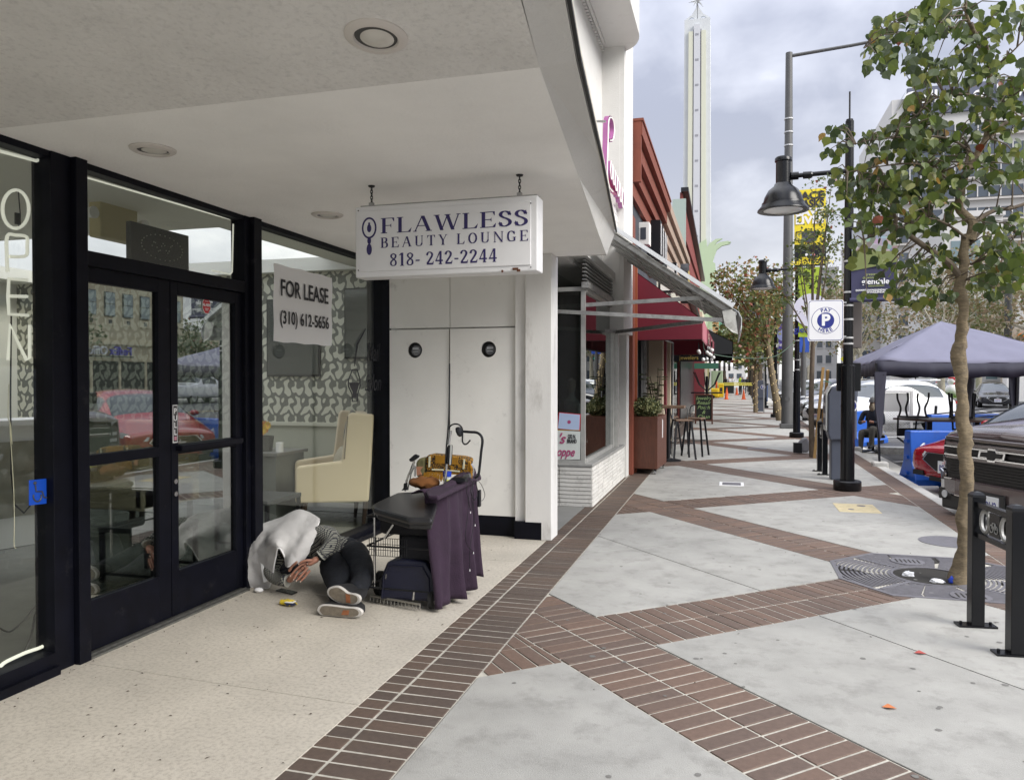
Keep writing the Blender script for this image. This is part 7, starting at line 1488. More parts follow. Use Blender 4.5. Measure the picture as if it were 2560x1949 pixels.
kn = [(1.665, 6.47, -.06, .105), (1.655, 6.47, .02, .082), (1.668, 6.48, .12, .062), (1.68, 6.48, .25, .052), (1.686, 6.48, .38, .050), (1.678, 6.48, .46, .058), (1.69, 6.48, .58, .048), (1.70, 6.48, .72, .050), (1.695, 6.48, .86, .052), (1.685, 6.48, 1.0, .047), (1.69, 6.48, 1.12, .052), (1.665, 6.48, 1.22, .045), (1.665, 6.48, 1.36, .043), (1.66, 6.48, 1.48, .046), (1.645, 6.48, 1.62, .052), (1.635, 6.48, 1.72, .056), (1.65, 6.48, 1.80, .046), (1.665, 6.48, 1.95, .040), (1.66, 6.48, 2.08, .044), (1.64, 6.48, 2.20, .046), (1.655, 6.48, 2.30, .038), (1.665, 6.48, 2.45, .034), (1.675, 6.48, 2.60, .034)]
b = MB(); pts = cat([Vector(k[:3]) for k in kn], 3); rr = []
for i in range(len(pts)): f = i / 3; a = int(min(f, len(kn) - 2)); rr.append((kn[a][3] + (kn[a + 1][3] - kn[a][3]) * (f - a)) * .92)
b.tube(pts, rr, 20); b.v = [tuple(Vector(v) + Vector((v[0] - 1.66, v[1] - 6.48, 0)).normalized() * (.018 * noise.noise(Vector(v) * 15) + .009 * noise.noise(Vector(v) * 42))) for v in b.v]
b.build('trunk', BARK, tree, smooth=True)
TY = 6.48; tp = lambda x, y, dy=0: atY(x, y, TY + dy); limbs = [
    ([(2425, 600, 0), (2432, 560, 0), (2415, 540, .02), (2398, 520, .0), (2402, 480, -.05), (2412, 440, -.05), (2420, 425, -.05), (2440, 390, -.02), (2465, 345, 0), (2470, 300, .05), (2472, 240, .05), (2474, 160, 0), (2470, 130, -.05), (2440, 85, -.1), (2420, 50, -.15), (2412, 10, -.2)], .036, .010),
    ([(2412, 425, -.05), (2420, 385, .0), (2418, 360, .1)], .015, .006), ([(2432, 560, 0), (2450, 545, .1), (2490, 525, .15), (2530, 520, .2), (2590, 500, .3)], .020, .012), ([(2425, 610, 0), (2450, 580, .1), (2470, 545, .15)], .015, .008),
    ([(2410, 700, 0), (2395, 685, -.02), (2370, 655, -.05), (2310, 615, -.1), (2260, 580, -.15), (2240, 570, -.15), (2240, 545, -.15)], .028, .014), ([(2240, 570, -.15), (2200, 580, -.2), (2160, 600, -.25)], .012, .004), ([(2240, 572, -.15), (2290, 560, .0), (2330, 545, .1)], .008, .004),
    ([(2420, 600, 0), (2390, 575, -.1), (2350, 552, -.2), (2320, 545, -.25)], .011, .005), ([(2474, 345, 0), (2510, 310, .1), (2560, 290, .2), (2600, 285, .2)], .014, .010), ([(2425, 640, 0), (2470, 610, .15), (2530, 590, .25), (2570, 580, .3)], .010, .004), ([(2430, 660, 0), (2380, 650, .1), (2350, 630, .2)], .010, .005),
    ([(2470, 130, 0), (2440, 115, .1), (2380, 70, .15), (2300, 40, .15), (2240, 60, .1)], .011, .004), ([(2240, 60, .1), (2200, 90, 0), (2160, 120, -.05)], .006, .003), ([(2474, 250, .05), (2400, 235, -.1), (2330, 250, -.15), (2290, 290, -.2)], .010, .004), ([(2440, 390, 0), (2380, 350, -.15), (2300, 340, -.25), (2180, 350, -.3), (2140, 360, -.3)], .010, .003),
    ([(2402, 480, -.05), (2330, 420, -.2), (2250, 410, -.3), (2120, 430, -.35)], .010, .003), ([(2470, 300, 0), (2520, 250, -.1), (2560, 220, -.2)], .010, .005), ([(2470, 180, 0), (2520, 140, -.1), (2560, 100, -.1)], .009, .004), ([(2240, 545, -.15), (2220, 490, -.2), (2200, 450, -.25)], .012, .004)]
twp = []
for L_, r0, r1 in limbs:
    P_ = cat([tp(*q) for q in L_], 4); n = len(P_); MB().tube(P_, [r0 + (r1 - r0) * i / (n - 1) for i in range(n)], 9).build('limb', BARK2 if r0 < .03 else BARK, tree, smooth=True); twp += P_
# leaf clumps: (image sight line, spread, count) placed round the limbs in depth
def leaf_mesh():
    mb = MB(); o_ = [(0, 0), (.32, .10), (.50, .36), (.42, .62), (.16, .84), (0, 1.08), (-.16, .84), (-.42, .62), (-.50, .36), (-.32, .10)]
    vs = [(x, y, .06 * abs(x) * 2 - .12 * max(0, y - .5) ** 2 * 2) for x, y in o_] + [(0, .45, -.03)]
    mb.add(vs, [(10, i, (i + 1) % 10) for i in range(10)]); return mb
LMB = leaf_mesh()
lo = LMB.build('leaf', LM); LME = lo.data; bpy.data.objects.remove(lo)
CL = [(2260, 70, 95, 45, 120), (2360, 40, 90, 50, 110), (2520, 40, 60, 50, 60), (2200, 140, 42, 40, 46), (2310, 170, 55, 40, 70), (2400, 170, 60, 40, 75), (2500, 180, 65, 60, 95), (2350, 250, 100, 30, 90), (2500, 280, 70, 50, 95), (2230, 355, 80, 45, 115), (2350, 350, 100, 55, 150), (2510, 390, 60, 70, 95), (2095, 335, 34, 26, 26), (2090, 375, 30, 18, 16), (2150, 435, 85, 26, 80), (2200, 475, 100, 42, 150), (2310, 450, 95, 60, 140), (2400, 440, 80, 60, 60), (2150, 530, 44, 44, 40), (2240, 545, 85, 40, 90), (2340, 540, 70, 50, 60), (2500, 560, 60, 50, 50), (2200, 620, 46, 46, 20), (2190, 735, 46, 18, 14), (2250, 690, 60, 40, 42), (2330, 650, 60, 50, 50), (2310, 735, 90, 22, 60), (2500, 640, 62, 50, 110), (2490, 705, 70, 30, 60), (2130, 620, 14, 40, 12), (2250, 110, 80, 30, 40), (2440, 100, 60, 50, 60), (2290, 300, 60, 30, 60)]
random.seed(21); LV = []
for (x, y, rx, ry, n) in CL:
    for _ in range(int(n * .86)):
        a = random.random() * 6.283; r = math.sqrt(random.random()); c = tp(x + rx * r * math.cos(a), y + ry * r * math.sin(a), random.gauss(-.05, .28))
        s_ = random.uniform(.048, .086); hang = Vector((random.gauss(0, .5), random.gauss(0, .5), -1 + random.uniform(0, .5))).normalized(); nrm = Vector((random.gauss(0, 1), random.gauss(-.6, 1), random.gauss(.1, .6)))
        X_ = hang.cross(nrm).normalized(); Z_ = X_.cross(hang).normalized(); LV.append((c, X_, hang, Z_, s_))
LV.sort(key=lambda q: (q[0] - Vector((0, 0, EYE))).length - q[4] * 6)
allm = MB()
for i, (c, X_, Y_, Z_, s_) in enumerate(LV):
    M = Matrix((X_, Y_, Z_)).transposed().to_4x4() @ Matrix.Diagonal((s_, s_, s_, 1)); M.translation = c
    if i < 300: o = bpy.data.objects.new('leaf', LME); COL.objects.link(o); o.parent = tree; o.matrix_local = Matrix.Translation(-tree.location) @ M
    else: allm.add([M @ Vector(v) for v in LMB.v], LMB.f)
allm.build('foliage', LM, tree, kind='stuff')
b = MB(); random.seed(3)
for i in range(0, len(LV), 5):
    c = LV[i][0]; q = min(twp, key=lambda p: (p - c).length_squared)
    if (q - c).length < .42: b.tube([c, (c + q) / 2 + Vector((0, 0, .04)), q], [.002, .0045, .007], 4, cap=False)
b.build('twigs', BARK2, tree, kind='stuff')
# generic trees
def gtree(nm, label, base, h, crown, n, size, lm, seed, trunk_r=.08, lean=(0, 0), bark=BARK2, group=None, fork=.45, holes=.0, catn='tree'):
    t = thing(nm, label, catn, base, 0, group); random.seed(seed); B_0 = Vector(base); fk = B_0 + Vector((lean[0], lean[1], h * fork)); MB().tube(cat([B_0 - Vector((0, 0, .1)), B_0.lerp(fk, .5) + Vector((random.uniform(-.05, .05), 0, 0)), fk], 5), [trunk_r * (1.15 - .35 * i / 10) for i in range(11)], 10).build('trunk', bark, t, smooth=True)
    cs_ = []; 
    for (dx, dy, dz, r) in crown:
        c = B_0 + Vector((dx, dy, dz)); cs_.append((c, r)); MB().tube(cat([fk, fk.lerp(c, .5) + Vector((random.uniform(-.1, .1) * r, random.uniform(-.1, .1) * r, .1 * r)), c], 4), [trunk_r * .45 * (1 - .1 * i) for i in range(9)], 6).build('branch', bark, t)
    m_b = MB(); tot = sum(r ** 2 for _, r in cs_); tw_ = MB()
    for c, r in cs_:
        for _ in range(int(n * r * r / tot)):
            d = Vector((random.gauss(0, 1), random.gauss(0, 1), random.gauss(0, .8))).normalized() * random.random() ** .5 * r; p = c + d
            if noise.noise(p * (1.6 / max(r, .5)) + Vector((seed, 0, 0))) < holes - .25: continue
            a = Vector((random.gauss(0, 1), random.gauss(0, 1), random.gauss(0, .7) - .4)).normalized(); q = a.cross(Vector((random.gauss(0, 1), random.gauss(0, 1), random.gauss(0, 1)))).normalized(); L_ = size * random.uniform(.6, 1.4); m_b.quad(p, p + a * L_ * .5 + q * L_ * .4, p + a * L_, p + a * L_ * .5 - q * L_ * .4)
            if random.random() < .012: tw_.tube([p, p.lerp(c, .7) + Vector((0, 0, -.05 * r))], [.004, .012 * trunk_r / .08], 4, cap=False)
    m_b.build('crown', lm, t, kind='stuff'); tw_.build('twigs', bark, t, kind='stuff'); return t
LA = leafmat('mixed_autumn_leaf', [(.30, (.13, .16, .045)), (.24, (.20, .21, .06)), (.12, (.07, .10, .03)), (.15, (.27, .17, .08)), (.12, (.36, .22, .09)), (.05, (.30, .09, .06))]); LG = leafmat('small_green_leaf', [(.35, (.10, .14, .04)), (.25, (.16, .19, .06)), (.17, (.06, .09, .025)), (.2, (.22, .22, .09)), (.02, (.28, .09, .05))])
LP = leafmat('plane_tree_leaf', [(.30, (.17, .16, .065)), (.25, (.22, .17, .09)), (.2, (.11, .13, .045)), (.25, (.27, .20, .13))]); LD = leafmat('dark_tree_leaf', [(.5, (.07, .10, .03)), (.3, (.11, .14, .04)), (.2, (.17, .17, .07))])
def C3(lst, base): return [(*(atY(x, y, Y) - Vector(base)), r) for x, y, Y, r in lst]
b0 = (1.52, 16.0, 0); gtree('young_tree', 'slim staked tree with sparse small leaves in front of the yellow banner', b0, 4.4, C3([(2040, 470, 16, .28), (2070, 530, 16, .35), (2030, 580, 16.1, .42), (2075, 620, 15.9, .4), (2000, 680, 16.1, .38), (2050, 680, 16.2, .36), (1980, 760, 16, .3), (2090, 700, 15.9, .3), (1960, 740, 16.3, .3), (2000, 620, 16, .25), (2080, 450, 16, .22)], b0), 2100, .065, LG, 4, .05, group='young trees along the kerb', fork=.5, holes=.12)
t = thing('tree_stakes', 'pair of leaning tan timber stakes holding the slim tree', 'stakes', (1.45, 15.6, 0)); WST = mat('tan_timber', (.30, .18, .06), .7, noise_=.2, scale=8)
for (a, c, Y) in (((2036, 1145), (2058, 918), 15.9), ((2050, 1132), (2070, 925), 16.3)): MB().bar(atZ(*a, .0), atY(*c, Y), .05).build('stake', WST, t)
MB().bar(atY(2055, 950, 15.95), atY(2078, 957, 16.1), .012).build('tie', mat('green_tie', (.05, .2, .12), .6), t)
t = thing('waste_bag', 'small grey and black bag dropped at the foot of the tree stakes', 'bag', (1.4, 16.6, 0)); MB().poly([(1.30, 16.7, .02), (1.52, 16.7, .02), (1.55, 16.7, .22), (1.47, 16.7, .34), (1.38, 16.7, .30), (1.27, 16.7, .16)], (0, 1, 0), .12).build('sack', mat('grey_bag', (.25, .25, .26), .5), t, bevel=.04); MB().box((1.22, 16.6, .02), (1.38, 16.75, .22)).build('strap', BLACK, t)
b0 = (1.72, 29.5, 0); gtree('autumn_tree', 'leaning street tree with mixed green and red leaves, lights wound round its trunk', b0, 6.4, C3([(1850, 720, 29, 1.1), (1900, 760, 29, 1.2), (1840, 800, 29.5, .9), (1900, 690, 30, .8), (1930, 720, 30, 1.0), (1815, 690, 29, .55), (1880, 830, 29, .9), (1960, 780, 30.2, .8), (1870, 870, 29, .7), (1820, 730, 28.5, .6)], b0), 5200, .13, LA, 8, .12, (-.45, 0), bark=BARK, group='young trees along the kerb', fork=.42, holes=.05)
b0 = (1.05, 36.2, 0); gtree('fairy_light_tree', 'thin tree wound with fairy lights in front of the second pay station', b0, 5.6, C3([(1900, 850, 36, .9), (1880, 800, 36.5, .9), (1925, 870, 36, .7), (1890, 900, 36, .6)], b0), 2200, .14, LG, 12, .09, bark=BARK, group='young trees along the kerb')
FAIRY = mat('fairy_bulb', (.8, .6, .25), .3); 
for (bx, by, h, s_, lx, lb) in ((1.05, 36.1, 2.6, 1, 0, 'fairy lights wound round the thin tree trunk'), (1.72, 29.4, 2.6, 2, -.45, 'fairy lights wound round the leaning tree trunk')):
    t = thing('fairy_lights', lb, 'string lights', (bx, by, 0)); b = MB()
    for k in range(46): a = k * 1.1; z = .15 + h * k / 46; b.sphere((bx + lx * z / 2.7 + .10 * math.cos(a), by + .10 * math.sin(a), z), .02, 4)
    b.build('bulbs', FAIRY, t, kind='stuff')
for k, (x, y, h, sd_) in enumerate(((1.6, 46, 7, 31), (1.7, 58, 8, 32), (1.8, 70, 9, 33), (2.0, 92, 10, 34))):
    gtree('kerb_tree', ['green kerb tree behind the marquee board', 'kerb tree beyond the bins', 'kerb tree near the caution tape', 'farthest broad kerb tree closing the pavement'][k], (x, y, 0), h, [(-.6, 0, h * .62, h * .22), (.5, .5, h * .66, h * .2), (-1.6, 0, h * .5, h * .17), (0, 0, h * .85, h * .17), (.9, 0, h * .45, h * .15)], 1500, .3, LD if k % 2 else LG, sd_, .16 + .02 * k, group='kerb trees far along the pavement')
b0 = (-.6, 100, 0); gtree('background_tree', 'broad green tree closing the pavement behind the people', (-1.0, 112, 0), 11, [(0, 0, 6, 3.0), (-3, 0, 5, 2.6), (3, 0, 5, 2.6), (1, 0, 8, 2.2), (-5, 0, 5, 2.4)], 3200, .5, LD, 41, .3)
PB_ = mat('plane_bark', (.36, .33, .26), .85, noise_=.3, scale=6)
pls = [(15.5, 66, 12, 'plane tree left of the tent peak'), (19.5, 74, 13, 'plane tree above the snowmen'), (20.5, 68, 12, 'plane tree behind the near tree trunk'), (11.5, 78, 11, 'plane tree beyond the white SUV'), (20.5, 60, 11.5, 'plane tree at the right edge'), (8.5, 95, 11, 'bare brown plane tree left of the near lamp'), (23, 84, 14, 'tall plane tree before the glazed block'), (13.5, 96, 12, 'distant plane tree in the median'), (6.5, 125, 12, 'distant brown tree over the parked cars')]
for k, (x, y, h, lb) in enumerate(pls):
    random.seed(100 + k); cr_ = [(random.uniform(-.34, .34) * h, random.uniform(-2, 2), h * random.uniform(.42, .92), h * random.uniform(.13, .2)) for _ in range(10)]
    gtree('plane_tree', lb, (x, y, 0), h, cr_, 2600, .26, LP, 60 + k, .26, bark=PB_, group='plane trees along the median', fork=.34, holes=.16)
gtree('opposite_tree', 'street tree across the road, seen mirrored in the door glass', (31.5, 49, 0), 6.5, [(0, 0, 4.2, 1.5), (0, 1.2, 3.6, 1.2), (0, -1.2, 3.8, 1.2), (0, 0, 5.3, 1.1)], 1600, .22, LG, 77, .14); gtree('opposite_tree', 'second street tree across the road near the cream building', (31.5, 37, 0), 8, [(0, 0, 5.2, 1.7), (0, 1.4, 4.4, 1.4), (0, -1.2, 4.8, 1.4), (0, 0, 6.6, 1.3)], 1600, .22, LD, 78, .14)
# ================================================================ people
SKIN = mat('weathered_skin', (.36, .17, .115), .55, noise_=.12, scale=30, bump=.2, bscale=120); JEAN = mat('black_jeans', (.010, .012, .018), .85, noise_=.3, scale=18, bump=.6, bscale=30); HAIR = mat('dark_hair', (.02, .015, .012), .8)
def plaid():
    m = bpy.data.materials.new('checked_shirt'); m.use_nodes = True; t, b, ln = nodes_of(m); tc_ = t.nodes.new('ShaderNodeTexCoord'); mp = t.nodes.new('ShaderNodeMapping'); mp.inputs['Rotation'].default_value = (.5, .4, .7); ln(tc_.outputs['Object'], mp.inputs[0]); s = t.nodes.new('ShaderNodeSeparateXYZ'); ln(mp.outputs[0], s.inputs[0]); outs = []
    for k in (0, 1, 2):
        a = t.nodes.new('ShaderNodeMath'); a.operation = 'MULTIPLY'; ln(s.outputs[k], a.inputs[0]); a.inputs[1].default_value = 62.; f = t.nodes.new('ShaderNodeMath'); f.operation = 'FRACT'; ln(a.outputs[0], f.inputs[0]); g = t.nodes.new('ShaderNodeMath'); g.operation = 'LESS_THAN'; ln(f.outputs[0], g.inputs[0]); g.inputs[1].default_value = .34; outs.append(g.outputs[0])
    mxx = t.nodes.new('ShaderNodeMath'); mxx.operation = 'ADD'; ln(outs[0], mxx.inputs[0]); ln(outs[2], mxx.inputs[1]); r = t.nodes.new('ShaderNodeValToRGB'); r.color_ramp.interpolation = 'CONSTANT'; d2 = t.nodes.new('ShaderNodeMath'); d2.operation = 'MULTIPLY'; d2.inputs[1].default_value = .4; ln(mxx.outputs[0], d2.inputs[0]); ln(d2.outputs[0], r.inputs[0])
    e = r.color_ramp.elements; e[0].color = (.30, .30, .25, 1); e[1].position = .3; e[1].color = (.035, .037, .05, 1); q = e.new(.7); q.color = (.006, .006, .010, 1); ln(r.outputs[0], b.inputs['Base Color']); b.inputs['Roughness'].default_value = .85; return m
PLAID = plaid()
def skin(name, J, E, root, mats, bone_m, parent, sub=2, kind=None):
    """J: {joint: (pos, radius)}, E: [(a, b, material index)] -> one continuous surface, faces painted by nearest bone"""
    names = list(J); me = bpy.data.meshes.new(name); me.from_pydata([tuple(J[k][0]) for k in names], [(names.index(a), names.index(b)) for a, b, _ in E], []); o = bpy.data.objects.new(name, me); COL.objects.link(o); md = o.modifiers.new('s', 'SKIN'); md.use_smooth_shade = True
    sv = me.skin_vertices[0].data
    for i, k in enumerate(names): r = J[k][1]; sv[i].radius = (r, r) if not isinstance(r, tuple) else r; sv[i].use_root = (k == root)
    s = o.modifiers.new('u', 'SUBSURF'); s.levels = sub; s.render_levels = sub; bpy.context.view_layer.update()
    m2 = bpy.data.meshes.new_from_object(o.evaluated_get(bpy.context.evaluated_depsgraph_get())); bpy.data.objects.remove(o); m2.materials.clear()
    for m in mats: m2.materials.append(m)
    segs = [(Vector(J[a][0]), Vector(J[b][0]), mi) for a, b, mi in E]
    for p in m2.polygons:
        c = p.center; best = (9e9, 0)
        for a, b, mi in segs:
            d = b - a; t_ = max(0, min(1, (c - a).dot(d) / max(d.length_squared, 1e-9))); ds = (a + d * t_ - c).length
            if ds < best[0]: best = (ds, mi)
        p.material_index = best[1]; p.use_smooth = True
    ob = bpy.data.objects.new(name, m2); COL.objects.link(ob)
    if parent is not None: ob.parent = parent; ob.location = -parent.location
    return ob
man = thing('person', 'person slumped on the ground in checked shirt and black jeans, head under a towel', 'person', (-2.9, 4.95, 0))
V = Vector; aY = atY
rw, lw = aY(797, 1393, 4.73), aY(722, 1452, 4.76)
J = {'pel': (V((-2.80, 5.26, .17)), .135), 'belly': (V((-2.86, 5.17, .25)), .135), 'chest': (V((-2.93, 5.05, .33)), .15), 'neck': (V((-3.03, 5.03, .37)), .065), 'head': (V((-3.09, 4.99, .30)), .085), 'crown': (V((-3.12, 4.96, .24)), .07),
     'rs': (V((-2.82, 5.0, .42)), .078), 'rel': (aY(838, 1352, 4.93), .066), 're2': (aY(822, 1372, 4.84), .056), 'rw': (rw + V((.005, .01, .006)), .033),
     'ls': (V((-3.12, 5.0, .33)), .07), 'lel': (aY(672, 1425, 4.88), .058), 'le2': (aY(694, 1448, 4.82), .05), 'lw': (lw + V((0, 0, .006)), .033),
     'rh': (V((-2.70, 5.24, .20)), .115), 'rk0': (aY(880, 1385, 5.1), .115), 'rk': (aY(908, 1420, 4.95), .092), 'rsn': (aY(905, 1455, 4.78), .075), 'ra': (aY(888, 1480, 4.60), .055),
     'lh': (V((-2.86, 5.2, .14)), .12), 'lk0': (aY(835, 1418, 5.0), .12), 'lk': (aY(850, 1448, 4.85), .105), 'lsn': (aY(845, 1488, 4.68), .07), 'la': (aY(855, 1512, 4.55), .05)}
E_ = [('pel', 'belly', 1), ('belly', 'chest', 1), ('chest', 'neck', 1), ('neck', 'head', 0), ('head', 'crown', 3), ('chest', 'rs', 1), ('rs', 'rel', 1), ('rel', 're2', 1), ('re2', 'rw', 1), ('chest', 'ls', 1), ('ls', 'lel', 1), ('lel', 'le2', 1), ('le2', 'lw', 1), ('pel', 'rh', 2), ('rh', 'rk0', 2), ('rk0', 'rk', 2), ('rk', 'rsn', 2), ('rsn', 'ra', 2), ('pel', 'lh', 2), ('lh', 'lk0', 2), ('lk0', 'lk', 2), ('lk', 'lsn', 2), ('lsn', 'la', 2)]
bod = skin('body', J, E_, 'pel', [SKIN, PLAID, JEAN, HAIR], None, man)
dm = bod.data
for v in dm.vertices:
    c = v.co; f = noise.noise(c * 9) * .012 + noise.noise(c * 22) * .006; v.co = c + v.normal * f
    if v.co.z < .004: v.co.z = .004
CUFF = mat('pale_cuff', (.45, .45, .40), .8)
MB().tube([rw + V((.028, .02, .03)), rw + V((.014, .012, .016))], [.044, .042], 14).build('cuff', PLAID, man, smooth=True); MB().tube([rw + V((.014, .012, .016)), rw + V((.008, .008, .010))], [.043, .042], 14).build('cuff_edge', CUFF, man, smooth=True)
MB().tube([lw + V((-.04, .0, .006)), lw + V((-.014, 0, .0))], [.043, .042], 14).build('cuff', PLAID, man, smooth=True); MB().tube([lw + V((-.014, 0, 0)), lw + V((-.006, 0, 0))], [.043, .042], 14).build('cuff_edge', CUFF, man, smooth=True)
def hand(w, k, side, fing, nm):
    """w wrist, k knuckle centre, fing: list of (root offset, mid, tip) sight points"""
    Jh = {'w': (w, .027), 'p': (w.lerp(k, .5), (.036, .022)), 'k': (k, (.036, .019))}; Eh = [('w', 'p', 0), ('p', 'k', 0)]
    o = skin(nm, Jh, Eh, 'w', [SKIN], None, man)
    for i, (r, m1, m2, tp_, rad) in enumerate(fing):
        Jf = {'a': (r, rad), 'b': (m1, rad * .95), 'c': (m2, rad * .88), 'd': (tp_, rad * .75)}; f = skin('finger' if i < 4 else 'thumb', Jf, [('a', 'b', 0), ('b', 'c', 0), ('c', 'd', 0)], 'a', [SKIN], None, man); MB().sphere(tp_ + V((0, -.006, -.002)), .005, 6, (1.1, .5, 1.2)).build('nail', mat('finger_nail', (.55, .40, .32), .3), f, world=True)
Yh = 4.66; q = lambda x, y, Y=Yh: aY(x, y, Y)
hand(rw, q(768, 1412, 4.70), 1, [(q(766, 1405, 4.69), q(750, 1414, 4.67), q(738, 1425, 4.665), q(727, 1438, 4.66), .0095), (q(766, 1412, 4.69), q(751, 1424, 4.67), q(742, 1434, 4.66), q(735, 1447, 4.655), .0098), (q(770, 1418, 4.69), q(758, 1432, 4.67), q(750, 1442, 4.66), q(742, 1450, 4.655), .0095), (q(776, 1424, 4.69), q(768, 1434, 4.675), q(760, 1444, 4.665), q(752, 1452, 4.66), .0085), (q(782, 1400, 4.69), q(768, 1400, 4.67), q(758, 1402, 4.665), q(748, 1408, 4.66), .0105)], 'right_hand')
hand(lw, q(738, 1434, 4.72), -1, [(q(742, 1424, 4.71), q(754, 1414, 4.70), q(762, 1410, 4.70), q(770, 1408, 4.69), .0095), (q(744, 1432, 4.71), q(756, 1424, 4.70), q(764, 1420, 4.69), q(772, 1418, 4.69), .0095), (q(744, 1440, 4.71), q(756, 1436, 4.70), q(764, 1432, 4.69), q(770, 1428, 4.69), .009), (q(742, 1448, 4.71), q(752, 1446, 4.70), q(758, 1444, 4.69), q(764, 1442, 4.69), .0085), (q(722, 1428, 4.70), q(730, 1415, 4.69), q(738, 1408, 4.68), q(744, 1402, 4.68), .0105)], 'left_hand')
MB().tube([q(756 + 5 * math.cos(a), 1419 + 5 * math.sin(a), 4.652) for a in [i * math.pi / 6 for i in range(13)]], .0022, 5, cap=False).build('ring', mat('dark_ring', (.05, .04, .03), .3, .8), man)
# shoes: pale rubber soles turned to the street
SOLE = mat('worn_sole', (.20, .17, .13), .8, noise_=.25, scale=25, bump=.3, dirt=(.10, .085, .07, .7, .5), dscale=18); RIMW = mat('dirty_white_rubber', (.55, .53, .50), .6, noise_=.1, scale=20); PAT = mat('orange_sole_patch', (.30, .11, .045), .8, noise_=.25, scale=40); SUP = mat('black_canvas_shoe', (.015, .015, .017), .8)
z8 = lambda x, y: (640 + x / 5.25, 1260 + y / 5.25)
def shoe(outl, Y, tilt, patch, cz, ank):
    P3 = [aY(*z8(x, y), Y) for x, y in outl]; cen = sum(P3, V()) / len(P3)
    P3 = [p + V((0, (p.z - cen.z) * tilt, 0)) for p in P3]; P3 = [V(p) for p in cat(P3 + [P3[0]], 4)[:-1]]
    for p in P3: p.z = max(p.z, .006)
    s = MB().poly(P3, (0, 1, 0), .028).build('shoe_rim', RIMW, man, bevel=.004)
    MB().poly([cen + (p - cen) * .86 + V((0, -.003, 0)) for p in P3], (0, 1, 0), .004).build('shoe_sole', SOLE, man); pp = [aY(*z8(x, y), Y) for x, y in patch]; MB().poly([p + V((0, -.0052 + (p.z - cen.z) * tilt, 0)) for p in pp], (0, 1, 0), .003).build('sole_patch', PAT, man)
    b = MB(); n = len(P3); rows = [[cen + (p - cen) * s_ + V((0, d, 0)) + (ank - cen) * f for p in P3] for s_, d, f in ((.97, .03, 0), (.95, .06, .05), (.80, .10, .30), (.5, .13, .6))]
    for r in rows:
        for p in r: p.z = max(p.z, .008)
    b.add([p for r in rows for p in r], [(i * n + j, i * n + (j + 1) % n, (i + 1) * n + (j + 1) % n, (i + 1) * n + j) for i in range(3) for j in range(n)] + [tuple(3 * n + j for j in range(n))]); b.build('shoe_upper', SUP, man, smooth=True)
shoe([(935, 1140), (975, 1085), (1080, 1066), (1150, 1105), (1210, 1160), (1300, 1178), (1355, 1215), (1355, 1275), (1300, 1325), (1190, 1330), (1080, 1308), (990, 1255), (940, 1190)], 4.47, -.3, [(1185, 1170), (1240, 1180), (1230, 1300), (1175, 1290)], 0, J['ra'][0])
shoe([(795, 1390), (830, 1330), (910, 1316), (1060, 1330), (1200, 1350), (1320, 1358), (1385, 1400), (1380, 1455), (1310, 1486), (1150, 1490), (940, 1497), (840, 1455)], 4.42, -.2, [(1150, 1385), (1230, 1385), (1215, 1450), (1120, 1450)], 0, J['la'][0])
# towel over the head and shoulders
TWL = mat('grey_white_towel', (.52, .51, .50), .95, noise_=.06, scale=12, bump=.5, bscale=160); HEM = mat('white_hem', (.78, .78, .78), .8)
tw_ = thing('towel', 'grey white towel with white hem draped over the slumped person', 'towel', (-3.1, 4.95, .3))
G_ = [[(648, 1340, 5.3), (672, 1325, 5.35), (706, 1310, 5.42), (745, 1292, 5.45), (777, 1300, 5.38), (795, 1312, 5.2)],
      [(636, 1324, 5.08), (664, 1308, 5.14), (706, 1294, 5.22), (745, 1276, 5.22), (778, 1286, 5.17), (799, 1299, 5.08)],
      [(627, 1352, 4.97), (654, 1336, 4.95), (694, 1320, 4.99), (738, 1308, 5.0), (770, 1316, 4.98), (793, 1326, 4.95)],
      [(621, 1390, 4.90), (648, 1364, 4.87), (686, 1342, 4.85), (726, 1345, 4.84), (758, 1352, 4.84), (782, 1352, 4.87)],
      [(619, 1432, 4.88), (645, 1398, 4.84), (690, 1357, 4.79), (708, 1378, 4.76), (740, 1390, 4.76), (770, 1378, 4.80)],
      [(622, 1476, 4.90), (672, 1466, 4.86), (700, 1370, 4.77), (714, 1412, 4.74), (735, 1412, 4.73), (757, 1396, 4.77)]]
pts = [[aY(*c) for c in r] for r in G_]
rows = [cat(r, 8) for r in pts]; cols_ = [cat([r[j] for r in rows], 8) for j in range(len(rows[0]))]
nc, nr = len(cols_), len(cols_[0]); b = MB(); g = []
for j in range(nc):
    for i in range(nr):
        p = cols_[j][i].copy(); u, v = j / (nc - 1), i / (nr - 1); p += V((.1, -1, .25)).normalized() * (.016 * math.sin(u * 15 + 2.5 * v) * (.3 + v) + .016 * noise.noise(p * 13) + .008 * noise.noise(p * 34)); p.z = max(p.z, .010); g.append(p)
b.add(g, [(j * nr + i, (j + 1) * nr + i, (j + 1) * nr + i + 1, j * nr + i + 1) for j in range(nc - 1) for i in range(nr - 1)])
o = b.build('cloth', TWL, tw_, smooth=True); sm = o.modifiers.new('s', 'SOLIDIFY'); sm.thickness = .010
edge = [g[j * nr + nr - 1] for j in range(nc)]; er = [g[(nc - 1) * nr + i] for i in range(nr)]
MB().tube([p + V((0, -.006, 0)) for p in edge], .0055, 6).build('hem', HEM, tw_, smooth=True); MB().tube([p + V((0, -.006, 0)) for p in er[8:]], .0055, 6).build('hem', HEM, tw_, smooth=True)
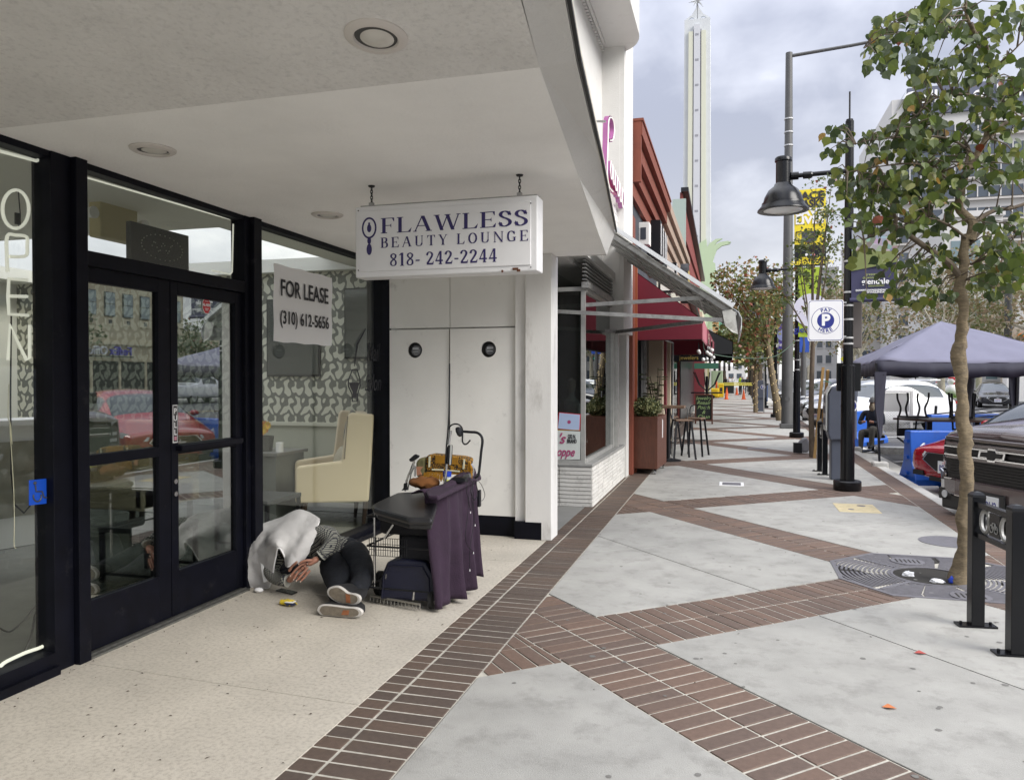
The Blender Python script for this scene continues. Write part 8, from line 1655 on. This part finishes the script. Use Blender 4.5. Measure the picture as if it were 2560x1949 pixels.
# inner fold hanging to the floor
F = [[(652, 1385, 4.88), (668, 1375, 4.86), (688, 1368, 4.84)], [(655, 1420, 4.86), (672, 1410, 4.84), (686, 1400, 4.84)], [(662, 1455, 4.86), (676, 1450, 4.84), (684, 1445, 4.84)]]
rows = [cat([aY(*c) for c in r], 5) for r in F]; b = MB(); n = len(rows[0]); g = []
for a in range(2):
    for k in range(6 + a):
        for j in range(n): p = rows[a][j].lerp(rows[a + 1][j], k / 6); p += V((0, -.012 * math.sin(j * 1.2), 0)); p.z = max(.01, p.z); g.append(p)
b.add(g, [(i * n + j, i * n + j + 1, (i + 1) * n + j + 1, (i + 1) * n + j) for i in range(len(g) // n - 1) for j in range(n - 1)]); o = b.build('inner_fold', HEM, tw_, smooth=True); o.modifiers.new('s', 'SOLIDIFY').thickness = .008
p = atZ(647, 1474, .02); MB().sphere(p, .028, 8, (1.3, .8, .6)).build('curled_corner', HEM, tw_, smooth=True)
p0 = atZ(716, 1479, .004); t = thing('phone', 'black smartphone lying on the ground before the hands', 'phone', (p0.x, p0.y, 0)); c_ = [atZ(x, y, .001) for x, y in ((689, 1477), (703, 1472), (744, 1481), (730, 1487))]; MB().poly(c_, (0, 0, 1), .009).build('case', mat('phone_black', (.004, .004, .006), .15, spec=.8), t, bevel=.002)
t = thing('snack_wrapper', 'crumpled yellow and dark snack wrapper on the floor by the shoes', 'wrapper', tuple(atZ(722, 1505, 0))); q0 = atZ(722, 1506, .02); YW = mat('yellow_foil', (.62, .47, .03), .3, noise_=.1, scale=60); random.seed(3)
for nm, m, dx, sc, sd_ in (('yellow_half', YW, 0, (.055, .03, .02), 5), ('dark_half', mat('navy_foil', (.02, .025, .06), .3), .02, (.042, .026, .014), 8), ('torn_corner', YW, -.05, (.022, .012, .016), 2)):
    b = MB(); b.sphere((0, 0, 0), 1, 8); b.v = [tuple(V((x * sc[0], y * sc[1], z * sc[2])) * (1 + .5 * noise.noise(V((x, y, z)) * 2.2 + V((sd_, 0, 0)))) + q0 + V((dx, -.012 if nm == 'dark_half' else 0, 0))) for x, y, z in b.v]; b.v = [(x, y, max(z, .002)) for x, y, z in b.v]; b.build(nm, m, t)
MB().box((q0.x - .01, q0.y - .034, .03), (q0.x + .05, q0.y + .01, .034)).build('white_strip', HEM, t)
tag(setorigin(MB().bar(atZ(870, 1418, .02), atZ(940, 1436, .02), .02).build('black_rod', BLACK), atZ(870, 1418, 0)), 'short black rod lying on the floor between the person and the cart', 'rod')
# ---------------------------------------------------------------- cart
ct = thing('rolling_cart', 'black folding rolling cart with padded tray top and small wheels in the entry', 'cart', (-2.1, 5.0, 0)); CX0, CX1, CY0, CY1 = -2.36, -1.86, 4.74, 5.42
TRAYM = mat('black_vinyl', (.016, .016, .018), .32, noise_=.15, scale=12, bump=.15, bscale=70)
tr_ = [atZ(x, y, .72) for x, y in ((930, 1258), (934, 1267), (1020, 1291), (1082, 1293), (1098, 1240), (1080, 1224), (990, 1229), (945, 1250))]
MB().poly([p - V((0, 0, .05)) for p in tr_], (0, 0, 1), .045).build('tray', TRAYM, ct, bevel=.018); MB().poly([V((-2.1, 5.0, 0)) + (V((p.x, p.y, 0)) - V((-2.1, 5.0, 0))) * .92 + V((0, 0, .635)) for p in tr_], (0, 0, 1), .03).build('tray_rim', TRAYM, ct, bevel=.006)
for x, y in ((CX0 + .03, CY0 + .05), (CX1 - .03, CY0 + .03), (CX0 + .05, CY1), (CX1 - .03, CY1)): MB().cyl((x, y, .1), (x, y, .66), .009, n=8).build('leg', CHROME if x < -2.2 else BLACK, ct)
for x, y, r in ((-2.38, 4.98, .085), (-2.34, 5.42, .08), (-1.86, 5.33, .08), (-1.90, 4.78, .07)):
    w = MB().lathe([(r * .6, -.018), (r, -.014), (r, .014), (r * .6, .018)], (x, y, r), 22, Matrix.Rotation(R(90), 3, 'Y')).build('wheel', RUBBER, ct, smooth=True); MB().cyl((x - .015, y, r), (x + .015, y, r), r * .6, n=14).build('hub', GREYM, w)
for z in (.12, .40, .60): MB().tube([(CX0, CY0, z), (CX1, CY0, z), (CX1, CY1, z), (CX0, CY1, z), (CX0, CY0, z)], .007, 6).build('shelf_frame', BLACK, ct)
b = MB()
for k in range(17): b.cyl((CX0 + .02 + k * .017, CY0 - .01, .34), (CX0 + .02 + k * .017, CY0 - .01, .46), .0022, n=5)
for z in (.34, .38, .42, .46): b.cyl((CX0 + .02, CY0 - .01, z), (CX0 + .30, CY0 - .01, z), .0022, n=5)
b.build('wire_basket', BLACK, ct, kind='stuff')
RKM = mat('rack_metal', (.30, .29, .26), .4, .7); ra_, rb_ = atZ(926, 1488, .05), atZ(1050, 1510, .05); b = MB(); b.bar(ra_, rb_, .012)
for k in range(15): p = ra_.lerp(rb_, k / 14); b.cyl(p, p - V((0, .005, .035)), .0035, n=5)
b.build('toothed_rack', RKM, ct); MB().bar(atY(962, 1345, 4.7), atY(985, 1310, 4.7), .03, .012).build('hinge_plate', CHROME, ct); MB().cyl(atY(1033, 1498, 4.68), atY(1035, 1478, 4.68), .009, n=8).build('latch', CHROME, ct)
DKF = mat('dark_fabric', (.010, .010, .013), .9, bump=.4, bscale=40)
MB().box((CX0 + .06, CY0 + .05, .47), (CX1 - .02, CY1 - .05, .60)).build('lower_bag', DKF, ct, bevel=.03); MB().box((CX0 + .22, CY0 + .04, .30), (CX1 - .02, CY1 - .04, .47)).build('lower_bag', DKF, ct, bevel=.03)
t = thing('suitcase', 'dark navy soft suitcase on the bottom shelf of the cart', 'suitcase', (-2.15, 4.85, .1)); NVY = mat('navy_nylon', (.004, .005, .020), .55, noise_=.2, scale=20, bump=.3, bscale=90); sc_ = [aY(x, y, 4.74) for x, y in ((948, 1498), (952, 1440), (966, 1404), (1000, 1398), (1062, 1404), (1082, 1440), (1088, 1505))]
MB().poly(sc_, (0, 1, 0), .26).build('body', NVY, t, bevel=.02); MB().tube([aY(x, y, 4.735) for x, y in ((955, 1495), (960, 1440), (972, 1412), (1055, 1416), (1072, 1446), (1074, 1500))], .005, 5).build('zip', NVY, t); MB().cyl(aY(966, 1434, 4.735), aY(964, 1446, 4.735), .005, n=6).build('zip_pull', CHROME, t)
# purple cloth
PURP = mat('plum_cloth', (.026, .012, .028), .9, noise_=.15, scale=14, bump=.4, bscale=110, dirt=(.05, .03, .05, .4, .58), dscale=12)
pc_ = thing('plum_cloth', 'dark plum cloth hung over the street side of the cart', 'cloth', (-1.8, 5.0, .4)); b = MB(); g = []; nu, nv = 64, 26
for i in range(nu + 1):
    u = i / nu; y = 4.69 + .70 * u
    for j in range(nv + 1):
        v = j / nv; zt = .775 + .075 * u; zb = .025 + .03 * u + .04 * math.sin(u * 9) * u
        if v < .16: k = v / .16; x = -1.90 + .085 * k; z = zt - .005 + .03 * math.sin(k * math.pi / 2) - (0 if k < .8 else .01)
        else: z = zt + .02 - (zt + .02 - zb) * (v - .16) / .84; x = -1.815 + .03 * v
        if u < .14: x -= (.14 - u) * .85
        w = max(0, v - .1); x += (.030 * math.sin(u * 19 + .8 * v) + .018 * math.sin(u * 37 + 1) + .010 * noise.noise(V((u * 6, v * 3, 1)))) * w * 1.6; g.append((x, y - .02 * w * math.sin(u * 19), max(z, .012)))
b.add(g, [(i * (nv + 1) + j, (i + 1) * (nv + 1) + j, (i + 1) * (nv + 1) + j + 1, i * (nv + 1) + j + 1) for i in range(nu) for j in range(nv)]); o = b.build('drape', PURP, pc_, smooth=True); o.modifiers.new('s', 'SOLIDIFY').thickness = .006
MB().box((CX0 + .10, CY0 + .30, .10), (CX1, CY0 + .34, .68)).build('added_dark_backing', DKF, ct)  # black sheet added to darken the inside of the cart
MB().poly([atZ(x, y, .775) for x, y in ((1064, 1240), (1078, 1228), (1200, 1190), (1203, 1200), (1095, 1252), (1070, 1250))], (0, 0, 1), .03).build('top_fold', PURP, pc_, bevel=.01)
# prayer rug roll
def rugmat():
    m = bpy.data.materials.new('gold_patterned_rug'); m.use_nodes = True; t, b, ln = nodes_of(m); tc_ = t.nodes.new('ShaderNodeTexCoord'); s = t.nodes.new('ShaderNodeSeparateXYZ'); ln(tc_.outputs['Object'], s.inputs[0])
    ck = t.nodes.new('ShaderNodeTexVoronoi'); ck.inputs['Scale'].default_value = 55; ln(tc_.outputs['Object'], ck.inputs['Vector']); r = t.nodes.new('ShaderNodeValToRGB'); r.color_ramp.interpolation = 'CONSTANT'; ln(ck.outputs['Distance'], r.inputs[0]); e = r.color_ramp.elements; e[0].color = (.30, .15, .012, 1); e[1].position = .35; e[1].color = (.015, .012, .012, 1); q = e.new(.62); q.color = (.34, .17, .015, 1)
    ln(r.outputs[0], b.inputs['Base Color']); b.inputs['Roughness'].default_value = .95; return m
GOLD = mat('gold_plush', (.34, .165, .012), .95, noise_=.12, scale=25, bump=.5, bscale=200); RUGP = rugmat(); CRMS = mat('cream_stripe', (.62, .60, .42), .9); OLV = mat('olive_rug', (.14, .13, .06), .95, noise_=.3, scale=20)
rg = thing('folded_rug', 'folded gold patterned prayer rug with fringe on the back of the cart', 'rug', (-2.0, 5.3, .85)); YR = 5.22; A = lambda x, y, d=0: aY(x, y, YR - d)
z4 = lambda x, y: (980 + x / 6.46, 1020 + y / 6.46); Z = lambda x, y, d=0: aY(*z4(x, y), YR - d)
MB().poly([Z(540, 790), Z(590, 745), Z(1100, 790), Z(1235, 825), Z(1190, 1060), Z(560, 1030), Z(525, 960)], (0, 1, 0), .13).build('pattern_field', RUGP, rg, bevel=.015)
MB().poly([Z(700, 755, .004), Z(1075, 800, .004), Z(1055, 915, .004), Z(695, 890, .004)], (0, 1, 0), .006).build('plush_centre', GOLD, rg, bevel=.002)
for q_ in ([(590, 780), (620, 775), (612, 950), (582, 955)], [(1150, 820), (1180, 825), (1165, 985), (1135, 985)], [(640, 980), (830, 985), (830, 1012), (640, 1005)], [(890, 995), (1095, 1010), (1090, 1036), (890, 1020)]): MB().poly([Z(x, y, .008) for x, y in q_], (0, 1, 0), .006).build('cream_bar', CRMS, rg, bevel=.002)
MB().poly([Z(375, 880), Z(420, 815), Z(540, 785), Z(530, 1000), Z(480, 1130), Z(380, 1110)], (0, 1, 0), .14).build('olive_end', OLV, rg, bevel=.02); MB().poly([Z(390, 945, .006), Z(500, 945, .006), Z(450, 1010, .006), Z(480, 1070, .006), Z(400, 1090, .006)], (0, 1, 0), .006).build('pink_motif', mat('dusty_pink', (.42, .20, .12), .9), rg)
MB().poly([Z(560, 1025, .004), Z(1190, 1055, .004), Z(1150, 1075, .004), Z(540, 1050, .004)], (0, 1, 0), .01).build('gold_edge', GOLD, rg)
b = MB(); random.seed(2)
for k in range(110):
    x = 500 + random.random() * 320; p, q_ = Z(x + 20, 1045 + random.uniform(-10, 10), .006), Z(x + random.uniform(-20, 8), 1160 + random.uniform(-25, 25), .012); b.tube([p, (p + q_) / 2 + V((random.uniform(-.003, .003), 0, 0)), q_], .0022, 4, cap=False)
for k in range(40): p = Z(1225, 860 + k * 4, .0); b.tube([p, p + V((.02, 0, -.01)), p + V((random.uniform(.02, .035), random.uniform(-.01, .01), -.05))], .002, 4, cap=False)
b.build('fringe', GOLD, rg, kind='stuff')
t = thing('brown_cloth', 'crumpled brown knitted hat on the cart tray', 'hat', tuple(atZ(1060, 1210, .75))); b = MB(); c0_ = aY(1060, 1206, 5.08); b.sphere((0, 0, 0), 1, 12); b.v = [tuple(c0_ + V((x * .115, y * .09, z * .042)) * 1.0 + V((0, 0, .02 * noise.noise(V((x, y, z)) * 2.1) + .008 * noise.noise(V((x, y, z)) * 6)))) for x, y, z in b.v]; b.build('knit', mat('brown_knit', (.17, .065, .015), .95, bump=.7, bscale=150), t, smooth=True)
# crutch handles, pole, hook, tube
t = thing('walking_frame', 'chrome framed folding walker handles with black grips behind the tray', 'walker', (-2.1, 5.3, .8)); HT = lambda pts, r, m, nm, par, Y=5.3, n=7: MB().tube(cat([aY(*z4(x, y), Y) for x, y in pts], 5), r, n).build(nm, m, par, smooth=True)
HT([(355, 850), (330, 960), (270, 1070), (235, 1200), (215, 1340)], .008, CHROME, 'chrome_tube', t); HT([(370, 930), (310, 1050), (290, 1150), (250, 1320)], .006, CHROME, 'chrome_tube', t); HT([(340, 890), (280, 1050), (225, 1190)], .006, BLACK, 'brake_cable', t); HT([(1280, 900), (1315, 980), (1300, 1090)], .008, CHROME, 'chrome_tube', t); HT([(375, 940), (370, 1100)], .007, CHROME, 'chrome_tube', t)
MB().poly([aY(*z4(x, y), 5.27) for x, y in ((265, 830), (360, 745), (425, 770), (415, 800), (330, 860), (290, 865))], (0, 1, 0), .035).build('grip', BLACK, t, bevel=.006); MB().poly([aY(*z4(x, y), 5.27) for x, y in ((185, 1210), (230, 1210), (225, 1290), (255, 1320), (145, 1330), (180, 1290))], (0, 1, 0), .03).build('clamp', BLACK, t, bevel=.005)
t = thing('pole_with_hook', 'long slim pole with black tip and curved hook standing in the cart', 'pole', (-1.9, 5.0, .75)); HT([(850, 1280), (905, 620)], .0095, CHROME, 'silver_pole', t, 4.98); HT([(862, 905), (880, 600), (905, 340), (925, -60), (930, -720)], .0055, BLACK, 'black_rod', t, 4.965); HT([(915, 590), (945, 360)], .010, CHROME, 'upper_tube', t, 4.99)
HT([(918, 345), (940, 290), (1000, 258), (1070, 262), (1125, 310), (1140, 380), (1138, 530), (1170, 580), (1215, 570), (1265, 515)], .0055, BLACK, 'hook', t, 4.98); MB().poly([aY(*z4(x, y), 4.96) for x, y in ((905, 600), (965, 598), (950, 905), (885, 905))], (0, 1, 0), .02).build('black_sleeve', BLACK, t); MB().poly([aY(*z4(x, y), 4.955) for x, y in ((940, 600), (968, 600), (945, 915), (925, 915))], (0, 1, 0), .004).build('printed_label', mat('pale_label', (.45, .46, .44), .5), t)
t = thing('bent_tube', 'black bent tube with star knob rising over the purple cloth', 'tube', (-1.7, 5.1, 1.1)); HT([(1130, 375), (1260, 385), (1370, 395), (1440, 450), (1460, 540), (1440, 700), (1420, 900), (1395, 1070), (1340, 1130)], .0095, BLACK, 'tube', t, 5.12); MB().lathe([(.0001, -.015), (.035, -.015), (.038, 0), (.03, .012), (.0001, .015)], aY(*z4(1090, 375), 5.10), 7, Matrix.Rotation(R(70), 3, 'Y')).build('knob', BLACK, t)
t = thing('power_adapter', 'black power adapter boxes on the top edge of the purple cloth', 'adapter', (-1.8, 5.0, .85)); MB().poly([aY(*z4(x, y), 4.98) for x, y in ((925, 1160), (1010, 1115), (1180, 1130), (1180, 1190), (1070, 1215), (940, 1200))], (0, 1, 0), .06).build('box', BLACK, t, bevel=.004); MB().poly([aY(*z4(x, y), 5.1) for x, y in ((1150, 1080), (1240, 1060), (1260, 1120), (1150, 1130))], (0, 1, 0), .04).build('bracket', GREYM, t)
t = thing('drink_bottle', 'clear bottle with blue cap and yellow label beside the pole', 'bottle', (-1.93, 5.02, .8)); c1_, c2_ = aY(*z4(890, 1240), 5.06), aY(*z4(890, 1100), 5.06); MB().cyl(c1_, c2_, .026, n=16).build('body', mat('clear_plastic', (.5, .52, .5), .1, spec=.9), t); MB().cyl(c2_, c2_ + V((0, 0, .035)), .03, n=16).build('cap', BLUEP, t); MB().cyl(c1_ + V((0, 0, .03)), c2_ - V((0, 0, .02)), .0275, n=16).build('label', mat('lime_label', (.55, .60, .08), .5), t)
t = thing('charging_cables', 'tangle of black charging cables with white plugs hanging down the purple cloth', 'cable', (-1.77, 5.2, .6)); XC_ = -1.745; HX = lambda pts, r, m, nm='cable': MB().tube(cat([atX(580 + x / 2.8, 1000 + y / 2.8, XC_) for x, y in pts], 5), r, 5).build(nm, m, t)
HX([(1650, 560), (1640, 620), (1655, 700), (1670, 770)], .0025, BLACK); HX([(1690, 560), (1680, 680), (1695, 780), (1700, 870)], .002, BLACK); HX([(1660, 640), (1650, 800), (1635, 980), (1690, 1065)], .002, BLACK); HX([(1690, 640), (1690, 860), (1665, 1050), (1665, 1180)], .002, BLACK); HX([(1700, 540), (1745, 590), (1770, 660), (1755, 700), (1740, 700)], .0025, GREYM); HX([(1660, 545), (1690, 590), (1670, 640), (1700, 700), (1720, 640), (1700, 560)], .003, BLACK)
for x, y in ((1670, 785), (1702, 875), (1690, 1068), (1665, 1190)): p = atX(580 + x / 2.8, 1000 + y / 2.8, XC_); MB().box(p - V((.002, .003, .007)), p + V((.002, .003, .007))).build('plug', HEM, t)
p = atX(1198, 1245, -1.74); MB().box(p - V((.01, .02, .06)), p + V((.01, .02, .06))).build('cable_adapter', BLACK, t, bevel=.004)
# ---------------------------------------------------------------- other people
def person(label, base, h, face, tops, bots, pose='stand', group=None, extras=None, hair=HAIR):
    t = thing('person', label, 'person', base, face, group); s = h / 1.75; J = {'pel': ((0, 0, .93 * s), .13 * s), 'che': ((0, 0, 1.3 * s), .15 * s), 'nek': ((0, .0, 1.5 * s), .055 * s), 'hd': ((0, -.02, 1.62 * s), .085 * s), 'crn': ((0, 0, 1.69 * s), .075 * s)}
    E_ = [('pel', 'che', 1), ('che', 'nek', 1), ('nek', 'hd', 0), ('hd', 'crn', 3)]
    for k, sd_ in (('l', -1), ('r', 1)):
        if pose == 'stand': L_ = {'s': ((sd_ * .19, 0, 1.42), .06), 'e': ((sd_ * .25, .0, 1.12), .045), 'w': ((sd_ * .2, -.2, .98), .03), 'hn': ((sd_ * .17, -.27, .96), .035), 'h': ((sd_ * .09, 0, .88), .09), 'k': ((sd_ * .12, -.02, .48), .065), 'a': ((sd_ * .12, .03, .09), .045), 'f': ((sd_ * .13, -.14, .05), .045)}
        else: L_ = {'s': ((sd_ * .2, -.02, 1.40), .07), 'e': ((sd_ * .27, -.12, 1.14), .055), 'w': ((sd_ * .12, -.34, 1.18), .033), 'hn': ((sd_ * .04, -.40, 1.20), .035), 'h': ((sd_ * .10, 0, .90), .10), 'k': ((sd_ * .12, -.42, .95 if sd_ < 0 else 1.06), .08), 'a': ((sd_ * .12, -.46, .52 if sd_ < 0 else .62), .05), 'f': ((sd_ * .12, -.62, .47 if sd_ < 0 else .60), .045)}
        for j, (p, r) in L_.items(): J[k + j] = (tuple(c * s for c in p), r * s)
        E_ += [('che', k + 's', 1), (k + 's', k + 'e', 1), (k + 'e', k + 'w', 1), (k + 'w', k + 'hn', 0), ('pel', k + 'h', 2), (k + 'h', k + 'k', 2), (k + 'k', k + 'a', 2), (k + 'a', k + 'f', 4)]
    o = skin('body', J, E_, 'pel', [SKIN, tops, bots, hair, BLACK], None, None, 2); o.parent = t
    if extras: extras(t, s)
    return t
HIV = mat('hi_vis_vest', (.50, .75, .02), .6, emit=None); SILV = mat('reflective_strip', (.6, .6, .6), .4); GRT = mat('grey_shirt', (.10, .11, .12), .8)
def vest(t, s): MB().lathe([(.165 * s, .98 * s), (.185 * s, 1.2 * s), (.175 * s, 1.42 * s), (.10 * s, 1.5 * s)], n=16, M=Matrix.Diagonal((1.05, .8, 1))).build('vest', HIV, t, world=False, smooth=True); MB().lathe([(.187 * s, 1.12 * s), (.19 * s, 1.17 * s)], n=16, M=Matrix.Diagonal((1.05, .8, 1))).build('reflective_strip', SILV, t, world=False)
person('worker in yellow hi-vis vest and dark trousers standing by the far cones', (.80, 73.4, 0), 1.78, R(-60), GRT, JEAN, extras=vest)
BLT = mat('dark_jacket', (.012, .012, .015), .85); WT = mat('white_top', (.6, .6, .6), .8)
for k, (x, y, f, m, lb) in enumerate(((1.5, 80, 200, BLT, 'man in dark clothes with pale cap walking away behind the worker'), (1.15, 84, 190, BLT, 'second walker in dark clothes behind the worker'), (-.2, 92, 0, WT, 'pedestrian in white top left of the worker'), (.15, 96, 10, WT, 'pedestrian in white top further back'), (-.6, 95, 0, BLT, 'dark dressed pedestrian by the shop wall far off'), (2.1, 86, 180, BLT, 'dark dressed pedestrian near the kerb far off'))): person(lb, (x, y, 0), 1.72, R(f), m, JEAN, group='pedestrians far along the pavement')
BRD = mat('grey_beard', (.30, .25, .19), .9); CAPM = mat('grey_cap', (.12, .12, .12), .9); PNT = mat('olive_grey_trousers', (.085, .08, .07), .9); NVJ = mat('navy_jacket', (.012, .016, .03), .85)
def beard(t, s):
    MB().sphere((0, -.09 * s, 1.53 * s), .07 * s, 8, (1, .8, 1.5)).build('beard', BRD, t, world=False, smooth=True); MB().lathe([(.098 * s, 1.64 * s), (.095 * s, 1.70 * s), (.05 * s, 1.76 * s), (.0001, 1.77 * s)], (0, 0, 0), 16).build('cap', CAPM, t, world=False, smooth=True); MB().box((-.07 * s, -.2 * s, 1.645 * s), (.07 * s, -.08 * s, 1.655 * s)).build('cap_brim', CAPM, t, world=False); MB().box((-.03, -.42 * s, 1.22 * s), (.03, -.40 * s, 1.29 * s)).build('held_phone', BLACK, t, world=False)
person('bearded man in grey cap and navy jacket sitting cross legged looking at his phone', (3.02, 18.6, -.52), 1.62, R(-28), NVJ, PNT, 'sit', extras=beard)
t = thing('office_chair', 'black swivel office chair under the bearded man', 'chair', (3.02, 18.6, -.13)); MB().box((2.80, 18.4, .22), (3.24, 18.85, .29)).build('seat', BLACK, t, bevel=.03); MB().cyl((3.02, 18.6, -.05), (3.02, 18.6, .22), .03).build('gas_lift', BLACK, t); MB().box((3.0, 18.82, .3), (3.25, 18.88, .75)).build('backrest', BLACK, t, bevel=.02)
for k in range(5): a = k * 1.2566; MB().bar((3.02, 18.6, -.06), (3.02 + .3 * math.cos(a), 18.6 + .3 * math.sin(a), -.09), .035).build('base_leg', BLACK, t)
# ---------------------------------------------------------------- marks underfoot
random.seed(17); b = MB()
for k in range(230):
    y = 2.2 + random.random() ** 1.5 * 16; x = random.uniform(XL + .05, XR); r = random.uniform(.006, .018)
    b.add([(x + r * math.cos(a) * random.uniform(.7, 1.2), y + r * math.sin(a), .0016) for a in [i * .9 for i in range(7)]], [tuple(range(7))])
struct(b.build('gum_spots', mat('old_gum', (.16, .155, .145), .9)), 'stuff'); b = MB()
for k in range(240):
    if k % 3: x, y = random.uniform(-3.3, -1.7), random.uniform(1.6, 7.0)
    else: x, y = random.uniform(-1.7, 2.3), random.uniform(2.2, 14)
    if k % 4 == 0: x = -3.33 + abs(random.gauss(0, .05))
    a = random.random() * 6.3; l, w = random.uniform(.004, .014), random.uniform(.002, .005); c_, s_ = math.cos(a), math.sin(a)
    b.add([(x + l * c_, y + l * s_, .003), (x - w * s_, y + w * c_, .006), (x - l * c_, y - l * s_, .003), (x + w * s_, y - w * c_, .0045)], [(0, 1, 2, 3)])
struct(b.build('debris', mat('dry_debris', (.05, .035, .025), .9)), 'stuff')
